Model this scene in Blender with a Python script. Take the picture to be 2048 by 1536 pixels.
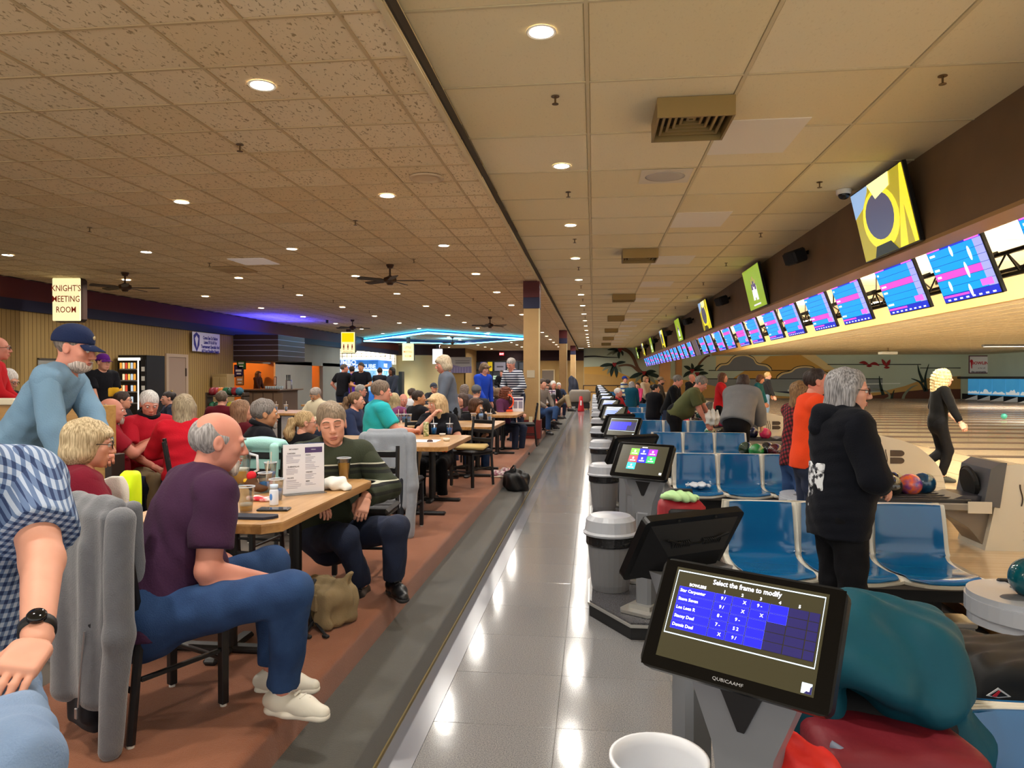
import bpy, math, random
import numpy as np
from mathutils import Vector, Matrix

random.seed(7)
for o in list(bpy.data.objects):
    bpy.data.objects.remove(o)
SC = bpy.context.scene
COL = SC.collection
PI = math.pi

# ------------------------------------------------------------------ camera
H_CAM = 1.71
F_PX = 1420.0
VPX, VPY = 1187.0, 755.0
cam_d = bpy.data.cameras.new('camera')
cam = bpy.data.objects.new('camera', cam_d)
COL.objects.link(cam)
cam_d.sensor_width = 36.0
cam_d.lens = F_PX / 2048.0 * 36.0
cam_d.clip_end = 200
YAW = math.atan((VPX - 1024) / F_PX)
PITCH = math.atan((VPY - 768) / F_PX * math.cos(YAW))
cam.location = (0, 0, H_CAM)
cam.rotation_euler = (PI / 2 + PITCH, 0, YAW)
SC.camera = cam
CAM_R = cam.rotation_euler.to_matrix()

def at(u, v, Y=None, z=None, X=None):
    """world point seen at photo pixel (u, v) at depth Y, height z or side X"""
    d = CAM_R @ Vector(((u - 1024) / F_PX, (768 - v) / F_PX, -1.0))
    if Y is not None: t = Y / d.y
    elif z is not None: t = (z - H_CAM) / d.z
    else: t = X / d.x
    return Vector((d.x * t, d.y * t, H_CAM + d.z * t))

# ------------------------------------------------------------------ world and exposure
w = bpy.data.worlds.new('world'); SC.world = w; w.use_nodes = True
bg = w.node_tree.nodes['Background']
bg.inputs[0].default_value = (1.0, 0.95, 0.87, 1); bg.inputs[1].default_value = 1.15
SC.view_settings.view_transform = 'Standard'
SC.view_settings.look = 'None'
SC.view_settings.gamma = 1.0
SC.view_settings.use_curve_mapping = False
SC.view_settings.exposure = 0.5
LAMP_W = 34.0         # each recessed downlight
LANE_W = 430.0        # each linear lamp over the approach
SC.cycles.max_bounces = 5
SC.cycles.diffuse_bounces = 4
SC.cycles.use_light_tree = False
SC.cycles.light_sampling_threshold = 0.03
SC.cycles.glossy_bounces = 3
SC.cycles.transparent_max_bounces = 12
SC.cycles.sample_clamp_indirect = 6.0
SC.cycles.use_adaptive_sampling = True
SC.cycles.adaptive_threshold = 0.03
SC.cycles.caustics_reflective = False
SC.cycles.caustics_refractive = False

# ------------------------------------------------------------------ materials
def lin(c):
    return c / 12.92 if c <= 0.04045 else ((c + 0.055) / 1.055) ** 2.4
def rgb(h):
    if isinstance(h, (tuple, list)): return tuple(h)[:3]
    h = h.lstrip('#')
    return tuple(lin(int(h[i:i + 2], 16) / 255.0) for i in (0, 2, 4))
MATS = {}
def M(name, col='#888888', rough=0.6, metal=0.0, var=None, bump=None, emis=0.0, trans=0.0, ior=1.45, spec=0.5, coat=0.0, sheen=0.0):
    """var=(scale, second colour, contrast) mottles the colour, bump=(scale, strength) adds fine relief"""
    if name in MATS: return MATS[name]
    m = bpy.data.materials.new(name); m.use_nodes = True
    nt = m.node_tree; b = nt.nodes['Principled BSDF']
    c = rgb(col)
    b.inputs['Base Color'].default_value = (*c, 1)
    b.inputs['Roughness'].default_value = rough
    b.inputs['Metallic'].default_value = metal
    b.inputs['Specular IOR Level'].default_value = spec
    b.inputs['IOR'].default_value = ior
    if coat: b.inputs['Coat Weight'].default_value = coat; b.inputs['Coat Roughness'].default_value = 0.08
    if sheen: b.inputs['Sheen Weight'].default_value = sheen
    if trans: b.inputs['Transmission Weight'].default_value = trans
    if emis:
        b.inputs['Emission Color'].default_value = (*c, 1); b.inputs['Emission Strength'].default_value = emis
    tc = None
    if var or bump:
        tc = nt.nodes.new('ShaderNodeTexCoord')
    if var:
        n = nt.nodes.new('ShaderNodeTexNoise'); n.inputs['Scale'].default_value = var[0]; n.inputs['Detail'].default_value = 4
        r = nt.nodes.new('ShaderNodeValToRGB'); k = var[2] if len(var) > 2 else 0.2
        r.color_ramp.elements[0].position = 0.5 - k; r.color_ramp.elements[1].position = 0.5 + k
        r.color_ramp.elements[0].color = (*c, 1); r.color_ramp.elements[1].color = (*rgb(var[1]), 1)
        nt.links.new(tc.outputs['Object'], n.inputs['Vector']); nt.links.new(n.outputs['Fac'], r.inputs['Fac'])
        nt.links.new(r.outputs['Color'], b.inputs['Base Color'])
        if emis: nt.links.new(r.outputs['Color'], b.inputs['Emission Color'])
    if bump:
        n = nt.nodes.new('ShaderNodeTexNoise'); n.inputs['Scale'].default_value = bump[0]; n.inputs['Detail'].default_value = 3
        u = nt.nodes.new('ShaderNodeBump'); u.inputs['Strength'].default_value = bump[1]; u.inputs['Distance'].default_value = 0.01
        nt.links.new(tc.outputs['Object'], n.inputs['Vector']); nt.links.new(n.outputs['Fac'], u.inputs['Height'])
        nt.links.new(u.outputs['Normal'], b.inputs['Normal'])
    if emis: m.cycles.emission_sampling = 'NONE'
    MATS[name] = m
    return m
def clear(name, tint, gloss):
    m = bpy.data.materials.new(name); m.use_nodes = True; nt = m.node_tree; nt.nodes.clear()
    o = nt.nodes.new('ShaderNodeOutputMaterial'); mx = nt.nodes.new('ShaderNodeMixShader'); tr = nt.nodes.new('ShaderNodeBsdfTransparent'); gl = nt.nodes.new('ShaderNodeBsdfGlossy'); fr = nt.nodes.new('ShaderNodeLayerWeight'); ma = nt.nodes.new('ShaderNodeMath'); ma.operation = 'MULTIPLY_ADD'; ma.inputs[1].default_value = .5; ma.inputs[2].default_value = gloss
    tr.inputs[0].default_value = (*rgb(tint), 1); gl.inputs['Roughness'].default_value = .06; fr.inputs[0].default_value = .35
    nt.links.new(fr.outputs['Facing'], ma.inputs[0]); nt.links.new(ma.outputs[0], mx.inputs[0]); nt.links.new(tr.outputs[0], mx.inputs[1]); nt.links.new(gl.outputs[0], mx.inputs[2]); nt.links.new(mx.outputs[0], o.inputs[0])
    MATS[name] = m; return m
def nodes_of(m):
    return m.node_tree, m.node_tree.nodes['Principled BSDF']

# ------------------------------------------------------------------ mesh building
class MB:
    def __init__(s): s.v = []; s.f = []; s.m = []; s.cur = 0
    def add(s, vs, fs):
        o = len(s.v); s.v.extend([tuple(p) for p in vs]); s.f.extend([tuple(i + o for i in f) for f in fs]); s.m.extend([s.cur] * len(fs)); return s
    def mat(s, i): s.cur = i; return s
    def box(s, a, b, M4=None):
        x0, y0, z0 = a; x1, y1, z1 = b
        vs = [(x0, y0, z0), (x1, y0, z0), (x1, y1, z0), (x0, y1, z0), (x0, y0, z1), (x1, y0, z1), (x1, y1, z1), (x0, y1, z1)]
        if M4 is not None: vs = [M4 @ Vector(p) for p in vs]
        return s.add(vs, [(0, 3, 2, 1), (4, 5, 6, 7), (0, 1, 5, 4), (1, 2, 6, 5), (2, 3, 7, 6), (3, 0, 4, 7)])
    def rbox(s, a, b, r=0.01, M4=None):
        """box with chamfered edges"""
        c = [(a[i] + b[i]) / 2 for i in range(3)]; h = [abs(b[i] - a[i]) / 2 for i in range(3)]; r = min(r, *[x * 0.95 for x in h])
        vs = []; idx = {}
        for sx in (-1, 1):
            for sy in (-1, 1):
                for sz in (-1, 1):
                    for ax in range(3):
                        p = [c[0] + sx * (h[0] - (r if ax != 0 else 0)), c[1] + sy * (h[1] - (r if ax != 1 else 0)), c[2] + sz * (h[2] - (r if ax != 2 else 0))]
                        idx[(sx, sy, sz, ax)] = len(vs); vs.append(p)
        g = lambda x, y, z, ax: idx[(x, y, z, ax)]
        fs = []
        for q in (-1, 1):
            fs.append([g(q, -1, -1, 0), g(q, 1, -1, 0), g(q, 1, 1, 0), g(q, -1, 1, 0)][::q])
            fs.append([g(-1, q, -1, 1), g(1, q, -1, 1), g(1, q, 1, 1), g(-1, q, 1, 1)][::-q])
            fs.append([g(-1, -1, q, 2), g(1, -1, q, 2), g(1, 1, q, 2), g(-1, 1, q, 2)][::q])
        for p in (-1, 1):
            for q in (-1, 1):
                fs.append([g(p, q, -1, 0), g(p, q, 1, 0), g(p, q, 1, 1), g(p, q, -1, 1)][::-p * q])
                fs.append([g(p, -1, q, 0), g(p, 1, q, 0), g(p, 1, q, 2), g(p, -1, q, 2)][::p * q])
                fs.append([g(-1, p, q, 1), g(1, p, q, 1), g(1, p, q, 2), g(-1, p, q, 2)][::-p * q])
                for t in (-1, 1):
                    fs.append([g(p, q, t, 0), g(p, q, t, 1), g(p, q, t, 2)][::p * q * t])
        if M4 is not None: vs = [M4 @ Vector(p) for p in vs]
        return s.add(vs, fs)
    def cyl(s, a, b, r, r2=None, n=16, caps=True):
        a = Vector(a); b = Vector(b); r2 = r if r2 is None else r2
        d = (b - a).normalized(); t = d.orthogonal().normalized(); u = d.cross(t)
        vs = []
        for k in range(n):
            e = t * math.cos(2 * PI * k / n) + u * math.sin(2 * PI * k / n)
            vs.append(a + e * r); vs.append(b + e * r2)
        fs = [(2 * k, 2 * ((k + 1) % n), 2 * ((k + 1) % n) + 1, 2 * k + 1) for k in range(n)]
        if caps: fs += [tuple(2 * k for k in range(n))[::-1], tuple(2 * k + 1 for k in range(n))]
        return s.add(vs, fs)
    def tube(s, pts, r, n=8, closed=False):
        pts = [Vector(p) for p in pts]; N = len(pts); vs = []; fs = []
        up = None
        for i, p in enumerate(pts):
            q = pts[(i + 1) % N] if (closed or i < N - 1) else p; pr = pts[i - 1] if (closed or i > 0) else p
            d = (q - pr).normalized()
            if up is None: up = d.orthogonal().normalized()
            up = (up - d * up.dot(d)); up = up.normalized() if up.length > 1e-6 else d.orthogonal().normalized()
            u2 = d.cross(up); rr = r[i] if isinstance(r, (list, tuple)) else r
            for k in range(n): vs.append(p + (up * math.cos(2 * PI * k / n) + u2 * math.sin(2 * PI * k / n)) * rr)
        for i in range(N if closed else N - 1):
            j = (i + 1) % N
            for k in range(n): fs.append((i * n + k, i * n + (k + 1) % n, j * n + (k + 1) % n, j * n + k))
        if not closed: fs += [tuple(range(n))[::-1], tuple((N - 1) * n + k for k in range(n))]
        return s.add(vs, fs)
    def lathe(s, prof, c=(0, 0, 0), n=24, M4=None):
        """prof: list of (radius, z) bottom to top"""
        vs = []; fs = []; P = len(prof)
        for k in range(n):
            ca, sa = math.cos(2 * PI * k / n), math.sin(2 * PI * k / n)
            for r, z in prof: vs.append((c[0] + r * ca, c[1] + r * sa, c[2] + z))
        for k in range(n):
            j = (k + 1) % n
            for i in range(P - 1): fs.append((k * P + i, j * P + i, j * P + i + 1, k * P + i + 1))
        if M4 is not None: vs = [M4 @ Vector(p) for p in vs]
        return s.add(vs, fs)
    def sphere(s, c, r, nu=16, nv=10, M4=None):
        if not isinstance(r, (tuple, list)): r = (r, r, r)
        vs = [(c[0], c[1], c[2] - r[2])]; fs = []
        for i in range(1, nv):
            a = -PI / 2 + PI * i / nv
            for k in range(nu):
                b = 2 * PI * k / nu; vs.append((c[0] + r[0] * math.cos(a) * math.cos(b), c[1] + r[1] * math.cos(a) * math.sin(b), c[2] + r[2] * math.sin(a)))
        vs.append((c[0], c[1], c[2] + r[2])); t = len(vs) - 1
        for k in range(nu): fs.append((0, 1 + (k + 1) % nu, 1 + k))
        for i in range(nv - 2):
            for k in range(nu): fs.append((1 + i * nu + k, 1 + i * nu + (k + 1) % nu, 1 + (i + 1) * nu + (k + 1) % nu, 1 + (i + 1) * nu + k))
        for k in range(nu): fs.append((t, 1 + (nv - 2) * nu + k, 1 + (nv - 2) * nu + (k + 1) % nu))
        if M4 is not None: vs = [M4 @ Vector(p) for p in vs]
        return s.add(vs, fs)
    def prism(s, poly, d0, d1, ax='z', M4=None):
        """extrude a 2-D outline along an axis; outline order (u,v) = (x,y) for z, (x,z) for y, (y,z) for x"""
        n = len(poly)
        f = {'z': lambda u, v, w: (u, v, w), 'y': lambda u, v, w: (u, w, v), 'x': lambda u, v, w: (w, u, v)}[ax]
        vs = [f(u, v, d0) for u, v in poly] + [f(u, v, d1) for u, v in poly]
        area = sum(poly[i][0] * poly[(i + 1) % n][1] - poly[(i + 1) % n][0] * poly[i][1] for i in range(n))
        fl = (area > 0) ^ (ax == 'y') ^ (d1 < d0)
        fs = [tuple(range(n))[::-1], tuple(range(n, 2 * n))] + [(i, (i + 1) % n, n + (i + 1) % n, n + i) for i in range(n)]
        if not fl: fs = [q[::-1] for q in fs]
        if M4 is not None: vs = [M4 @ Vector(p) for p in vs]
        return s.add(vs, fs)
    def mesh(s, name):
        me = bpy.data.meshes.new(name); me.from_pydata(s.v, [], s.f)
        return me
    def build(s, name, mat, parent=None, smooth=False, loc=None, auto=None):
        me = s.mesh(name); mats = mat if isinstance(mat, (list, tuple)) else [mat]
        for m in mats: me.materials.append(m)
        if len(mats) > 1: me.polygons.foreach_set('material_index', s.m)
        if smooth or auto:
            me.polygons.foreach_set('use_smooth', [True] * len(me.polygons))
            if auto:
                me.update()
                try: me.set_sharp_from_angle(angle=math.radians(auto))
                except Exception: pass
        return put(name, me, parent, loc)
def put(name, me, parent=None, loc=None, M4=None):
    o = bpy.data.objects.new(name, me); COL.objects.link(o)
    if parent is not None: o.parent = parent
    if loc is not None: o.location = loc
    if M4 is not None: o.matrix_local = M4
    return o
def tag(o, label, cat, group=None):
    o['label'] = label; o['category'] = cat
    if group: o['group'] = group
    return o
def thing(name, label, cat, loc=(0, 0, 0), rz=0.0, group=None, rx=0.0):
    o = bpy.data.objects.new(name, None); COL.objects.link(o); o.empty_display_size = 0.1
    o.location = loc; o.rotation_euler = (rx, 0, rz)
    return tag(o, label, cat, group)
def struct(o): o['kind'] = 'structure'; return o
def dup(root, loc=None, rz=None, label=None, group=None, kids=True):
    """a copy of a thing with copies of its parts and sub-parts"""
    r = root.copy(); COL.objects.link(r)
    if loc is not None: r.location = loc
    if rz is not None: r.rotation_euler = (0, 0, rz)
    if label: r['label'] = label
    if group: r['group'] = group
    if kids:
        for ch in list(root.children):
            c = ch.copy(); COL.objects.link(c); c.parent = r
            for g in list(ch.children):
                d = g.copy(); COL.objects.link(d); d.parent = c
    return r
def text(body, size, mat, parent=None, M4=None, align='CENTER', name='lettering', ext=0.0008, xs=1.0, bold=0.0, gap=1.0):
    cu = bpy.data.curves.new(name, 'FONT'); cu.body = body; cu.size = size; cu.align_x = align; cu.align_y = 'CENTER'
    cu.extrude = ext; cu.resolution_u = 2; cu.offset = bold; cu.space_line = gap
    cu.materials.append(mat)
    tmp = bpy.data.objects.new(name, cu); me = bpy.data.meshes.new_from_object(tmp); me.name = name
    bpy.data.objects.remove(tmp); bpy.data.curves.remove(cu)
    S = Matrix.Diagonal((xs, 1, 1, 1))
    return put(name, me, parent, M4=(M4 @ S) if M4 is not None else S)
def frame(origin, xaxis, up):
    """matrix whose x runs along xaxis, y along up, z = out of the surface"""
    x = Vector(xaxis).normalized(); y = Vector(up); y = (y - x * y.dot(x)).normalized(); z = x.cross(y)
    m = Matrix((x, y, z)).transposed().to_4x4(); m.translation = Vector(origin); return m
ORD = ['first', 'second', 'third', 'fourth', 'fifth', 'sixth', 'seventh', 'eighth', 'ninth', 'tenth', 'eleventh', 'twelfth', 'thirteenth', 'fourteenth', 'fifteenth', 'sixteenth', 'seventeenth', 'eighteenth', 'nineteenth', 'twentieth']
# ------------------------------------------------------------------ the setting
ZR, ZL, ZP, ZS, ZA = 4.06, 3.90, 0.325, 0.172, 0.10     # ceilings, platform, step, approach
Y0, YF = -0.6, 57.5                                      # room ends
XW = -12.7                                               # side wall behind the tables
XE = -1.26                                               # platform edge
XB = 3.44                                                # header beam
PITCHL = 1.62                                            # lane pitch

# floor of the aisle: vinyl tiles
def tile_floor_mat():
    m = M('vinyl_floor', '#8f8f90', rough=0.12, spec=0.5)
    nt, b = nodes_of(m)
    tc = nt.nodes.new('ShaderNodeTexCoord'); oi = nt.nodes.new('ShaderNodeObjectInfo')
    n = nt.nodes.new('ShaderNodeTexNoise'); n.inputs['Scale'].default_value = 170; n.inputs['Detail'].default_value = 2
    r = nt.nodes.new('ShaderNodeValToRGB'); r.color_ramp.elements[0].color = (*rgb('#68686c'), 1); r.color_ramp.elements[1].color = (*rgb('#8f8f8f'), 1)
    r.color_ramp.elements[0].position = .35; r.color_ramp.elements[1].position = .65
    mx = nt.nodes.new('ShaderNodeMixRGB'); mx.blend_type = 'MULTIPLY'; mx.inputs[0].default_value = 0.10
    nt.links.new(tc.outputs['Object'], n.inputs['Vector']); nt.links.new(n.outputs['Fac'], r.inputs['Fac'])
    nt.links.new(r.outputs['Color'], mx.inputs[1]); nt.links.new(oi.outputs['Random'], mx.inputs[2]); nt.links.new(mx.outputs[0], b.inputs['Base Color'])
    n2 = nt.nodes.new('ShaderNodeTexNoise'); n2.inputs['Scale'].default_value = 9; n2.inputs['Detail'].default_value = 3
    u = nt.nodes.new('ShaderNodeBump'); u.inputs['Strength'].default_value = 0.12; u.inputs['Distance'].default_value = 0.004
    nt.links.new(tc.outputs['Object'], n2.inputs['Vector']); nt.links.new(n2.outputs['Fac'], u.inputs['Height']); nt.links.new(u.outputs['Normal'], b.inputs['Normal'])
    return m
VT = tile_floor_mat()
fl = struct(MB().box((-12.9, Y0, -0.08), (2.62, YF, -0.003)).build('floor', M('floor_joint', '#6c6b69', rough=0.5)))
T = 0.61
tb = MB().rbox((0.001, 0.001, -0.004), (T - 0.001, T - 0.001, 0.0), 0.0012).mesh('vinyl_tile'); tb.materials.append(VT)
cells = []
for i in range(6):
    for j in range(int((YF - 0.4) / T)):
        x = -0.79 + i * T; y = 0.4 + j * T
        cells.append((x, y))
near = cells and sorted(cells, key=lambda c: c[1] + 0.2 * abs(c[0]))
rest = MB()
for k, (x, y) in enumerate(near):
    if k < 300: put('floor_tile', tb, fl, (x, y, 0))
    else: rest.rbox((x + 0.001, y + 0.001, -0.004), (x + T - 0.001, y + T - 0.001, 0), 0.0012)
for j in range(6):
    for i in range(6): rest.rbox((-0.79 + i * T + .001, 0.4 - (j + 1) * T + .001, -0.004), (-0.79 + (i + 1) * T - .001, 0.4 - j * T - .001, 0), 0.0012)
o = rest.build('floor_tiles_beyond', VT, fl); o['kind'] = 'stuff'
MB().box((-0.95, Y0, -0.003), (-0.79, YF, 0.0005)).build('floor_border', M('floor_border', '#777880', rough=0.2), fl)

# platform with two carpeted steps
CARPET = M('rust_carpet', '#7c4527', rough=0.95, var=(3.0, '#8a5233', 0.25), bump=(260, 0.5), sheen=0.2)
CARPET3 = M('taupe_carpet', '#5d5650', rough=0.95, var=(3.0, '#685f57', 0.25), bump=(260, 0.5))
CARPET2 = M('grey_carpet', '#43423f', rough=0.95, var=(2.0, '#4d4c47', 0.25), bump=(260, 0.5), sheen=0.2)
def nose(x, z, r, n=5):
    return [(x - r + r * math.sin(a), z - r + r * math.cos(a)) for a in [PI / 2 * k / n for k in range(n + 1)]]
pl = struct(MB().prism([(XE, ZS - 0.02)] + nose(XE, ZP, 0.035)[::-1] + [(-2.45, ZP), (-2.45, ZS - 0.02)], Y0, YF, 'y').build('floor_platform', CARPET, auto=40))
MB().box((-19, Y0, ZS - 0.02), (-2.45, YF, ZP)).build('inner_carpet', CARPET3, pl)
st = struct(MB().prism([(-0.95, -0.002)] + nose(-0.95, ZS, 0.03)[::-1] + [(XE - 0.3, ZS), (XE - 0.3, -0.002)], Y0, YF, 'y').build('floor_step', CARPET2, auto=40))
struct(MB().box((-0.95, Y0, 0), (-0.942, YF, 0.02)).build('trim_5', M('step_trim', '#7c6d45', rough=0.6)))

# approach and lanes
def wood_floor(name, c1, c2, c3, sc, rough):
    m = M(name, c1, rough=rough, coat=0.3); nt, b = nodes_of(m)
    tc = nt.nodes.new('ShaderNodeTexCoord'); mp = nt.nodes.new('ShaderNodeMapping'); mp.inputs['Scale'].default_value = (0.35, sc, 1)
    br = nt.nodes.new('ShaderNodeTexBrick'); br.inputs['Scale'].default_value = 1.0
    br.inputs['Color1'].default_value = (*rgb(c1), 1); br.inputs['Color2'].default_value = (*rgb(c2), 1); br.inputs['Mortar'].default_value = (*rgb(c3), 1)
    br.inputs['Mortar Size'].default_value = 0.012; br.inputs['Brick Width'].default_value = 0.7; br.inputs['Row Height'].default_value = 1.0
    nt.links.new(tc.outputs['Object'], mp.inputs['Vector']); nt.links.new(mp.outputs[0], br.inputs['Vector']); nt.links.new(br.outputs['Color'], b.inputs['Base Color'])
    return m
APP = wood_floor('approach_maple', '#d9bf98', '#e2caa6', '#b8966a', 38, 0.16)
LANE = wood_floor('lane_maple', '#d6bf9c', '#dfc9a8', '#b39670', 38, 0.12)
XF, XP = 7.66, 27.4
ap = struct(MB().box((2.62, Y0, 0.0), (XF, YF, ZA)).build('floor_approach', APP))
MB().box((2.60, Y0, 0.0), (2.622, YF, ZA - 0.004)).build('approach_edge', M('approach_edge', '#9a6a33', rough=0.5), ap)
MB().box((2.44, Y0, 0.0), (2.60, YF, 0.02)).build('approach_skirt', M('rubber_black', '#1c1b1b', rough=0.7), ap)
MB().box((XF - 0.02, Y0, ZA), (XF + 0.015, YF, ZA + 0.0015)).build('foul_line', M('foul_line', '#3c2a1e', rough=0.4), ap)
ln = struct(MB().box((XF, Y0, -0.1), (XP + 2.4, YF, 0.0)).build('floor_lanes', M('lane_base', '#2b2521', rough=0.7)))
GUT = M('gutter_grey', '#4a403a', rough=0.35); CAP = M('capping_grey', '#6b5d50', rough=0.35)
lane_me = MB().box((XF, -0.53, 0.0), (XP + 1.2, 0.53, ZA)).mesh('lane'); lane_me.materials.append(LANE)
g = [(-.125, ZA - .01), (-.115, ZA - .01), (-.08, .04), (0, .02), (.08, .04), (.115, ZA - .01), (.125, ZA - .01), (.125, .0), (-.125, .0)]
gut_me = MB().prism(g, XF + 0.05, XP + 1.2, 'x').mesh('gutter'); gut_me.materials.append(GUT)
div_me = MB().rbox((XF - 0.05, -.035, 0.0), (XP + 1.2, .035, ZA + .025), 0.012).mesh('lane_divider'); div_me.materials.append(CAP)
arrow_me = MB()
for q in (-3, -2, -1, 0, 1, 2, 3):
    xx = XF + 4.6 - abs(q) * 0.5
    arrow_me.prism([(xx, q * .13 - .012), (xx + .15, q * .13), (xx, q * .13 + .012)], ZA, ZA + .0012, 'z')
arrow_me = arrow_me.mesh('lane_arrows'); arrow_me.materials.append(M('arrow_orange', '#e0552a', rough=0.4))
YD = 13.9
for k in range(-6, 28):
    yd = YD + PITCHL * k; yc = yd + PITCHL / 2
    if yc > YF - 0.5: break
    put('lane', lane_me, ln, (0, yc, 0)); put('gutter', gut_me, ln, (0, yc - .66, 0)); put('gutter', gut_me, ln, (0, yc + .66, 0))
    put('lane_divider', div_me, ln, (0, yd, 0)); put('lane_arrows', arrow_me, ln, (0, yc, 0))

# ---- walls
PANEL = M('wall_panelling', '#ad8f55', rough=0.6, var=(0.6, '#9c7d49', 0.3))
nt, b = nodes_of(PANEL)
_tc = nt.nodes.new('ShaderNodeTexCoord'); _mp = nt.nodes.new('ShaderNodeMapping'); _mp.inputs['Scale'].default_value = (30, 30, 0.7)
_n = nt.nodes.new('ShaderNodeTexNoise'); _n.inputs['Scale'].default_value = 1.0; _n.inputs['Detail'].default_value = 2
_u = nt.nodes.new('ShaderNodeBump'); _u.inputs['Strength'].default_value = 0.3; _u.inputs['Distance'].default_value = 0.01
nt.links.new(_tc.outputs['Object'], _mp.inputs[0]); nt.links.new(_mp.outputs[0], _n.inputs['Vector']); nt.links.new(_n.outputs['Fac'], _u.inputs['Height']); nt.links.new(_u.outputs['Normal'], b.inputs['Normal'])
GREYW = M('wall_grey', '#8f8a80', rough=0.8, var=(0.8, '#837e75', 0.3), bump=(60, 0.15))
MAROON = M('band_maroon', '#5e1f1c', rough=0.6); NAVY = M('band_navy', '#1b1c3a', rough=0.6); TAN = M('wall_tan', '#b3925a', rough=0.75, var=(1.2, '#a5844e', 0.3))
DARKM = M('band_dark', '#2c1216', rough=0.7)
wl = struct(MB().box((XW - 0.15, Y0, ZP), (XW, 23.9, ZL)).build('wall_side', PANEL))
groove = MB()
for k in range(140):
    y = 8 + k * 0.122
    if y < 23.9: groove.box((XW - 0.004, y, ZP), (XW + 0.004, y + 0.010, 3.2))
groove.build('panel_batten', M('panel_groove', '#7c6238', rough=0.7), wl)
MB().box((XW, Y0, 3.45), (XW + 0.05, 45.2, ZL)).build('maroon_band', MAROON, wl)
MB().box((XW, Y0, 3.20), (XW + 0.06, 45.2, 3.45)).build('navy_band', NAVY, wl)
struct(MB().box((XW - 0.15, 23.9, 2.25), (XW, 34.6, ZL)).box((XW - 0.15, 34.6, 3.18), (XW, 45.2, ZL)).build('wall_side_upper', GREYW))
struct(MB().box((XW - 0.15, 27.0, ZP), (XW, 31.0, 2.4)).box((XW - 0.15, 32.3, ZP), (XW, 34.6, 2.4)).build('wall_side_bar', GREYW))
struct(MB().box((XW - 3.4, 23.8, ZP), (XW - 0.15, 23.9, 3.2)).build('wall_bar_end', M('bar_orange', '#c97a33', rough=0.7)))
struct(MB().box((XW - 3.5, 23.9, ZP), (XW - 3.4, 34.6, 3.2)).build('wall_bar_back', M('bar_back', '#9c968c', rough=0.8)))
struct(MB().box((XW - 3.4, 27.0, ZP), (XW - 0.15, 27.1, 3.2)).box((XW - 3.4, 31.0, ZP), (XW - 0.15, 31.1, 3.2)).box((XW - 3.4, 32.2, ZP), (XW - 0.15, 32.3, 3.2)).build('wall_bar_divider', M('bar_orange2', '#d98b3c', rough=0.7)))
struct(MB().box((XW - 3.5, 23.8, 3.2), (XW - 0.1, 34.6, 3.3)).build('ceiling_bar', M('bar_ceiling', '#b9b2a4', rough=0.8)))
# arcade recess and the far side wall
ARC = M('arcade_wall', '#e6dcb8', rough=0.8)
struct(MB().box((-19, 34.5, ZP), (XW - 0.15, 34.6, ZL)).box((-19.1, 34.6, ZP), (-19, 47.2, ZL)).box((-19, 47.2, ZP), (-12.0, 47.3, ZL)).build('wall_arcade', ARC))
struct(MB().box((-19.1, 34.5, ZL - 0.02), (XW - 0.05, 47.3, ZL + 0.1)).build('ceiling_arcade', M('arcade_ceiling', '#cfc6ae', rough=0.8)))
grid = MB()
for k in range(8): grid.box((-18.9, 44.9, 2.6 + k * 0.17), (-12.8, 44.95, 2.615 + k * 0.17))
for k in range(20): grid.box((-18.9 + k * 0.32, 44.9, 2.6), (-18.885 + k * 0.32, 44.95, 3.85))
wg = struct(MB().box((-18.9, 44.96, 2.55), (-12.75, 45.0, 3.88)).build('window_1', M('paper_panel', '#f3ead0', rough=0.7, emis=0.35)))
grid.build('window_muntin', M('muntin', '#41352a', rough=0.6), wg)
cyl = [( -11.9 + 1.5 * math.cos(a), 47.6 + 1.5 * math.sin(a)) for a in [PI + PI * 1.1 * k / 24 for k in range(25)]]
struct(MB().prism(cyl + [(-10.6, 48.6), (-12.5, 48.6)], ZP, ZL, 'z').build('wall_curved', M('curved_cream', '#cdbb8a', rough=0.7), auto=50))
bandc = [(-11.9 + 1.53 * math.cos(a), 47.6 + 1.53 * math.sin(a)) for a in [PI * 1.02 + PI * 1.06 * k / 24 for k in range(25)]]
struct(MB().prism(bandc + [(-10.6, 48.5), (-12.5, 48.5)], 3.2, ZL - 0.01, 'z').build('trim_6', DARKM, auto=50))
wf = struct(MB().box((-14, 52.4, ZP), (-9.55, 52.5, ZL)).build('wall_far_end', TAN))
MB().box((-14, 52.3, 3.1), (-9.55, 52.4, ZL)).build('dark_band', DARKM, wf)
wf2 = struct(MB().box((-9.6, YF, ZP), (-4.9, YF + 0.1, ZL + 0.2)).box((-4.95, YF, -.05), (-0.78, YF + 0.1, ZR)).build('wall_far', TAN))
MB().box((-9.5, YF - 0.12, 3.08), (-0.78, YF, ZL)).build('dark_band', DARKM, wf2)
MB().box((-9.62, 52.4, ZP), (-9.5, YF, ZL)).build('return_wall', TAN, wf2)

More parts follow.
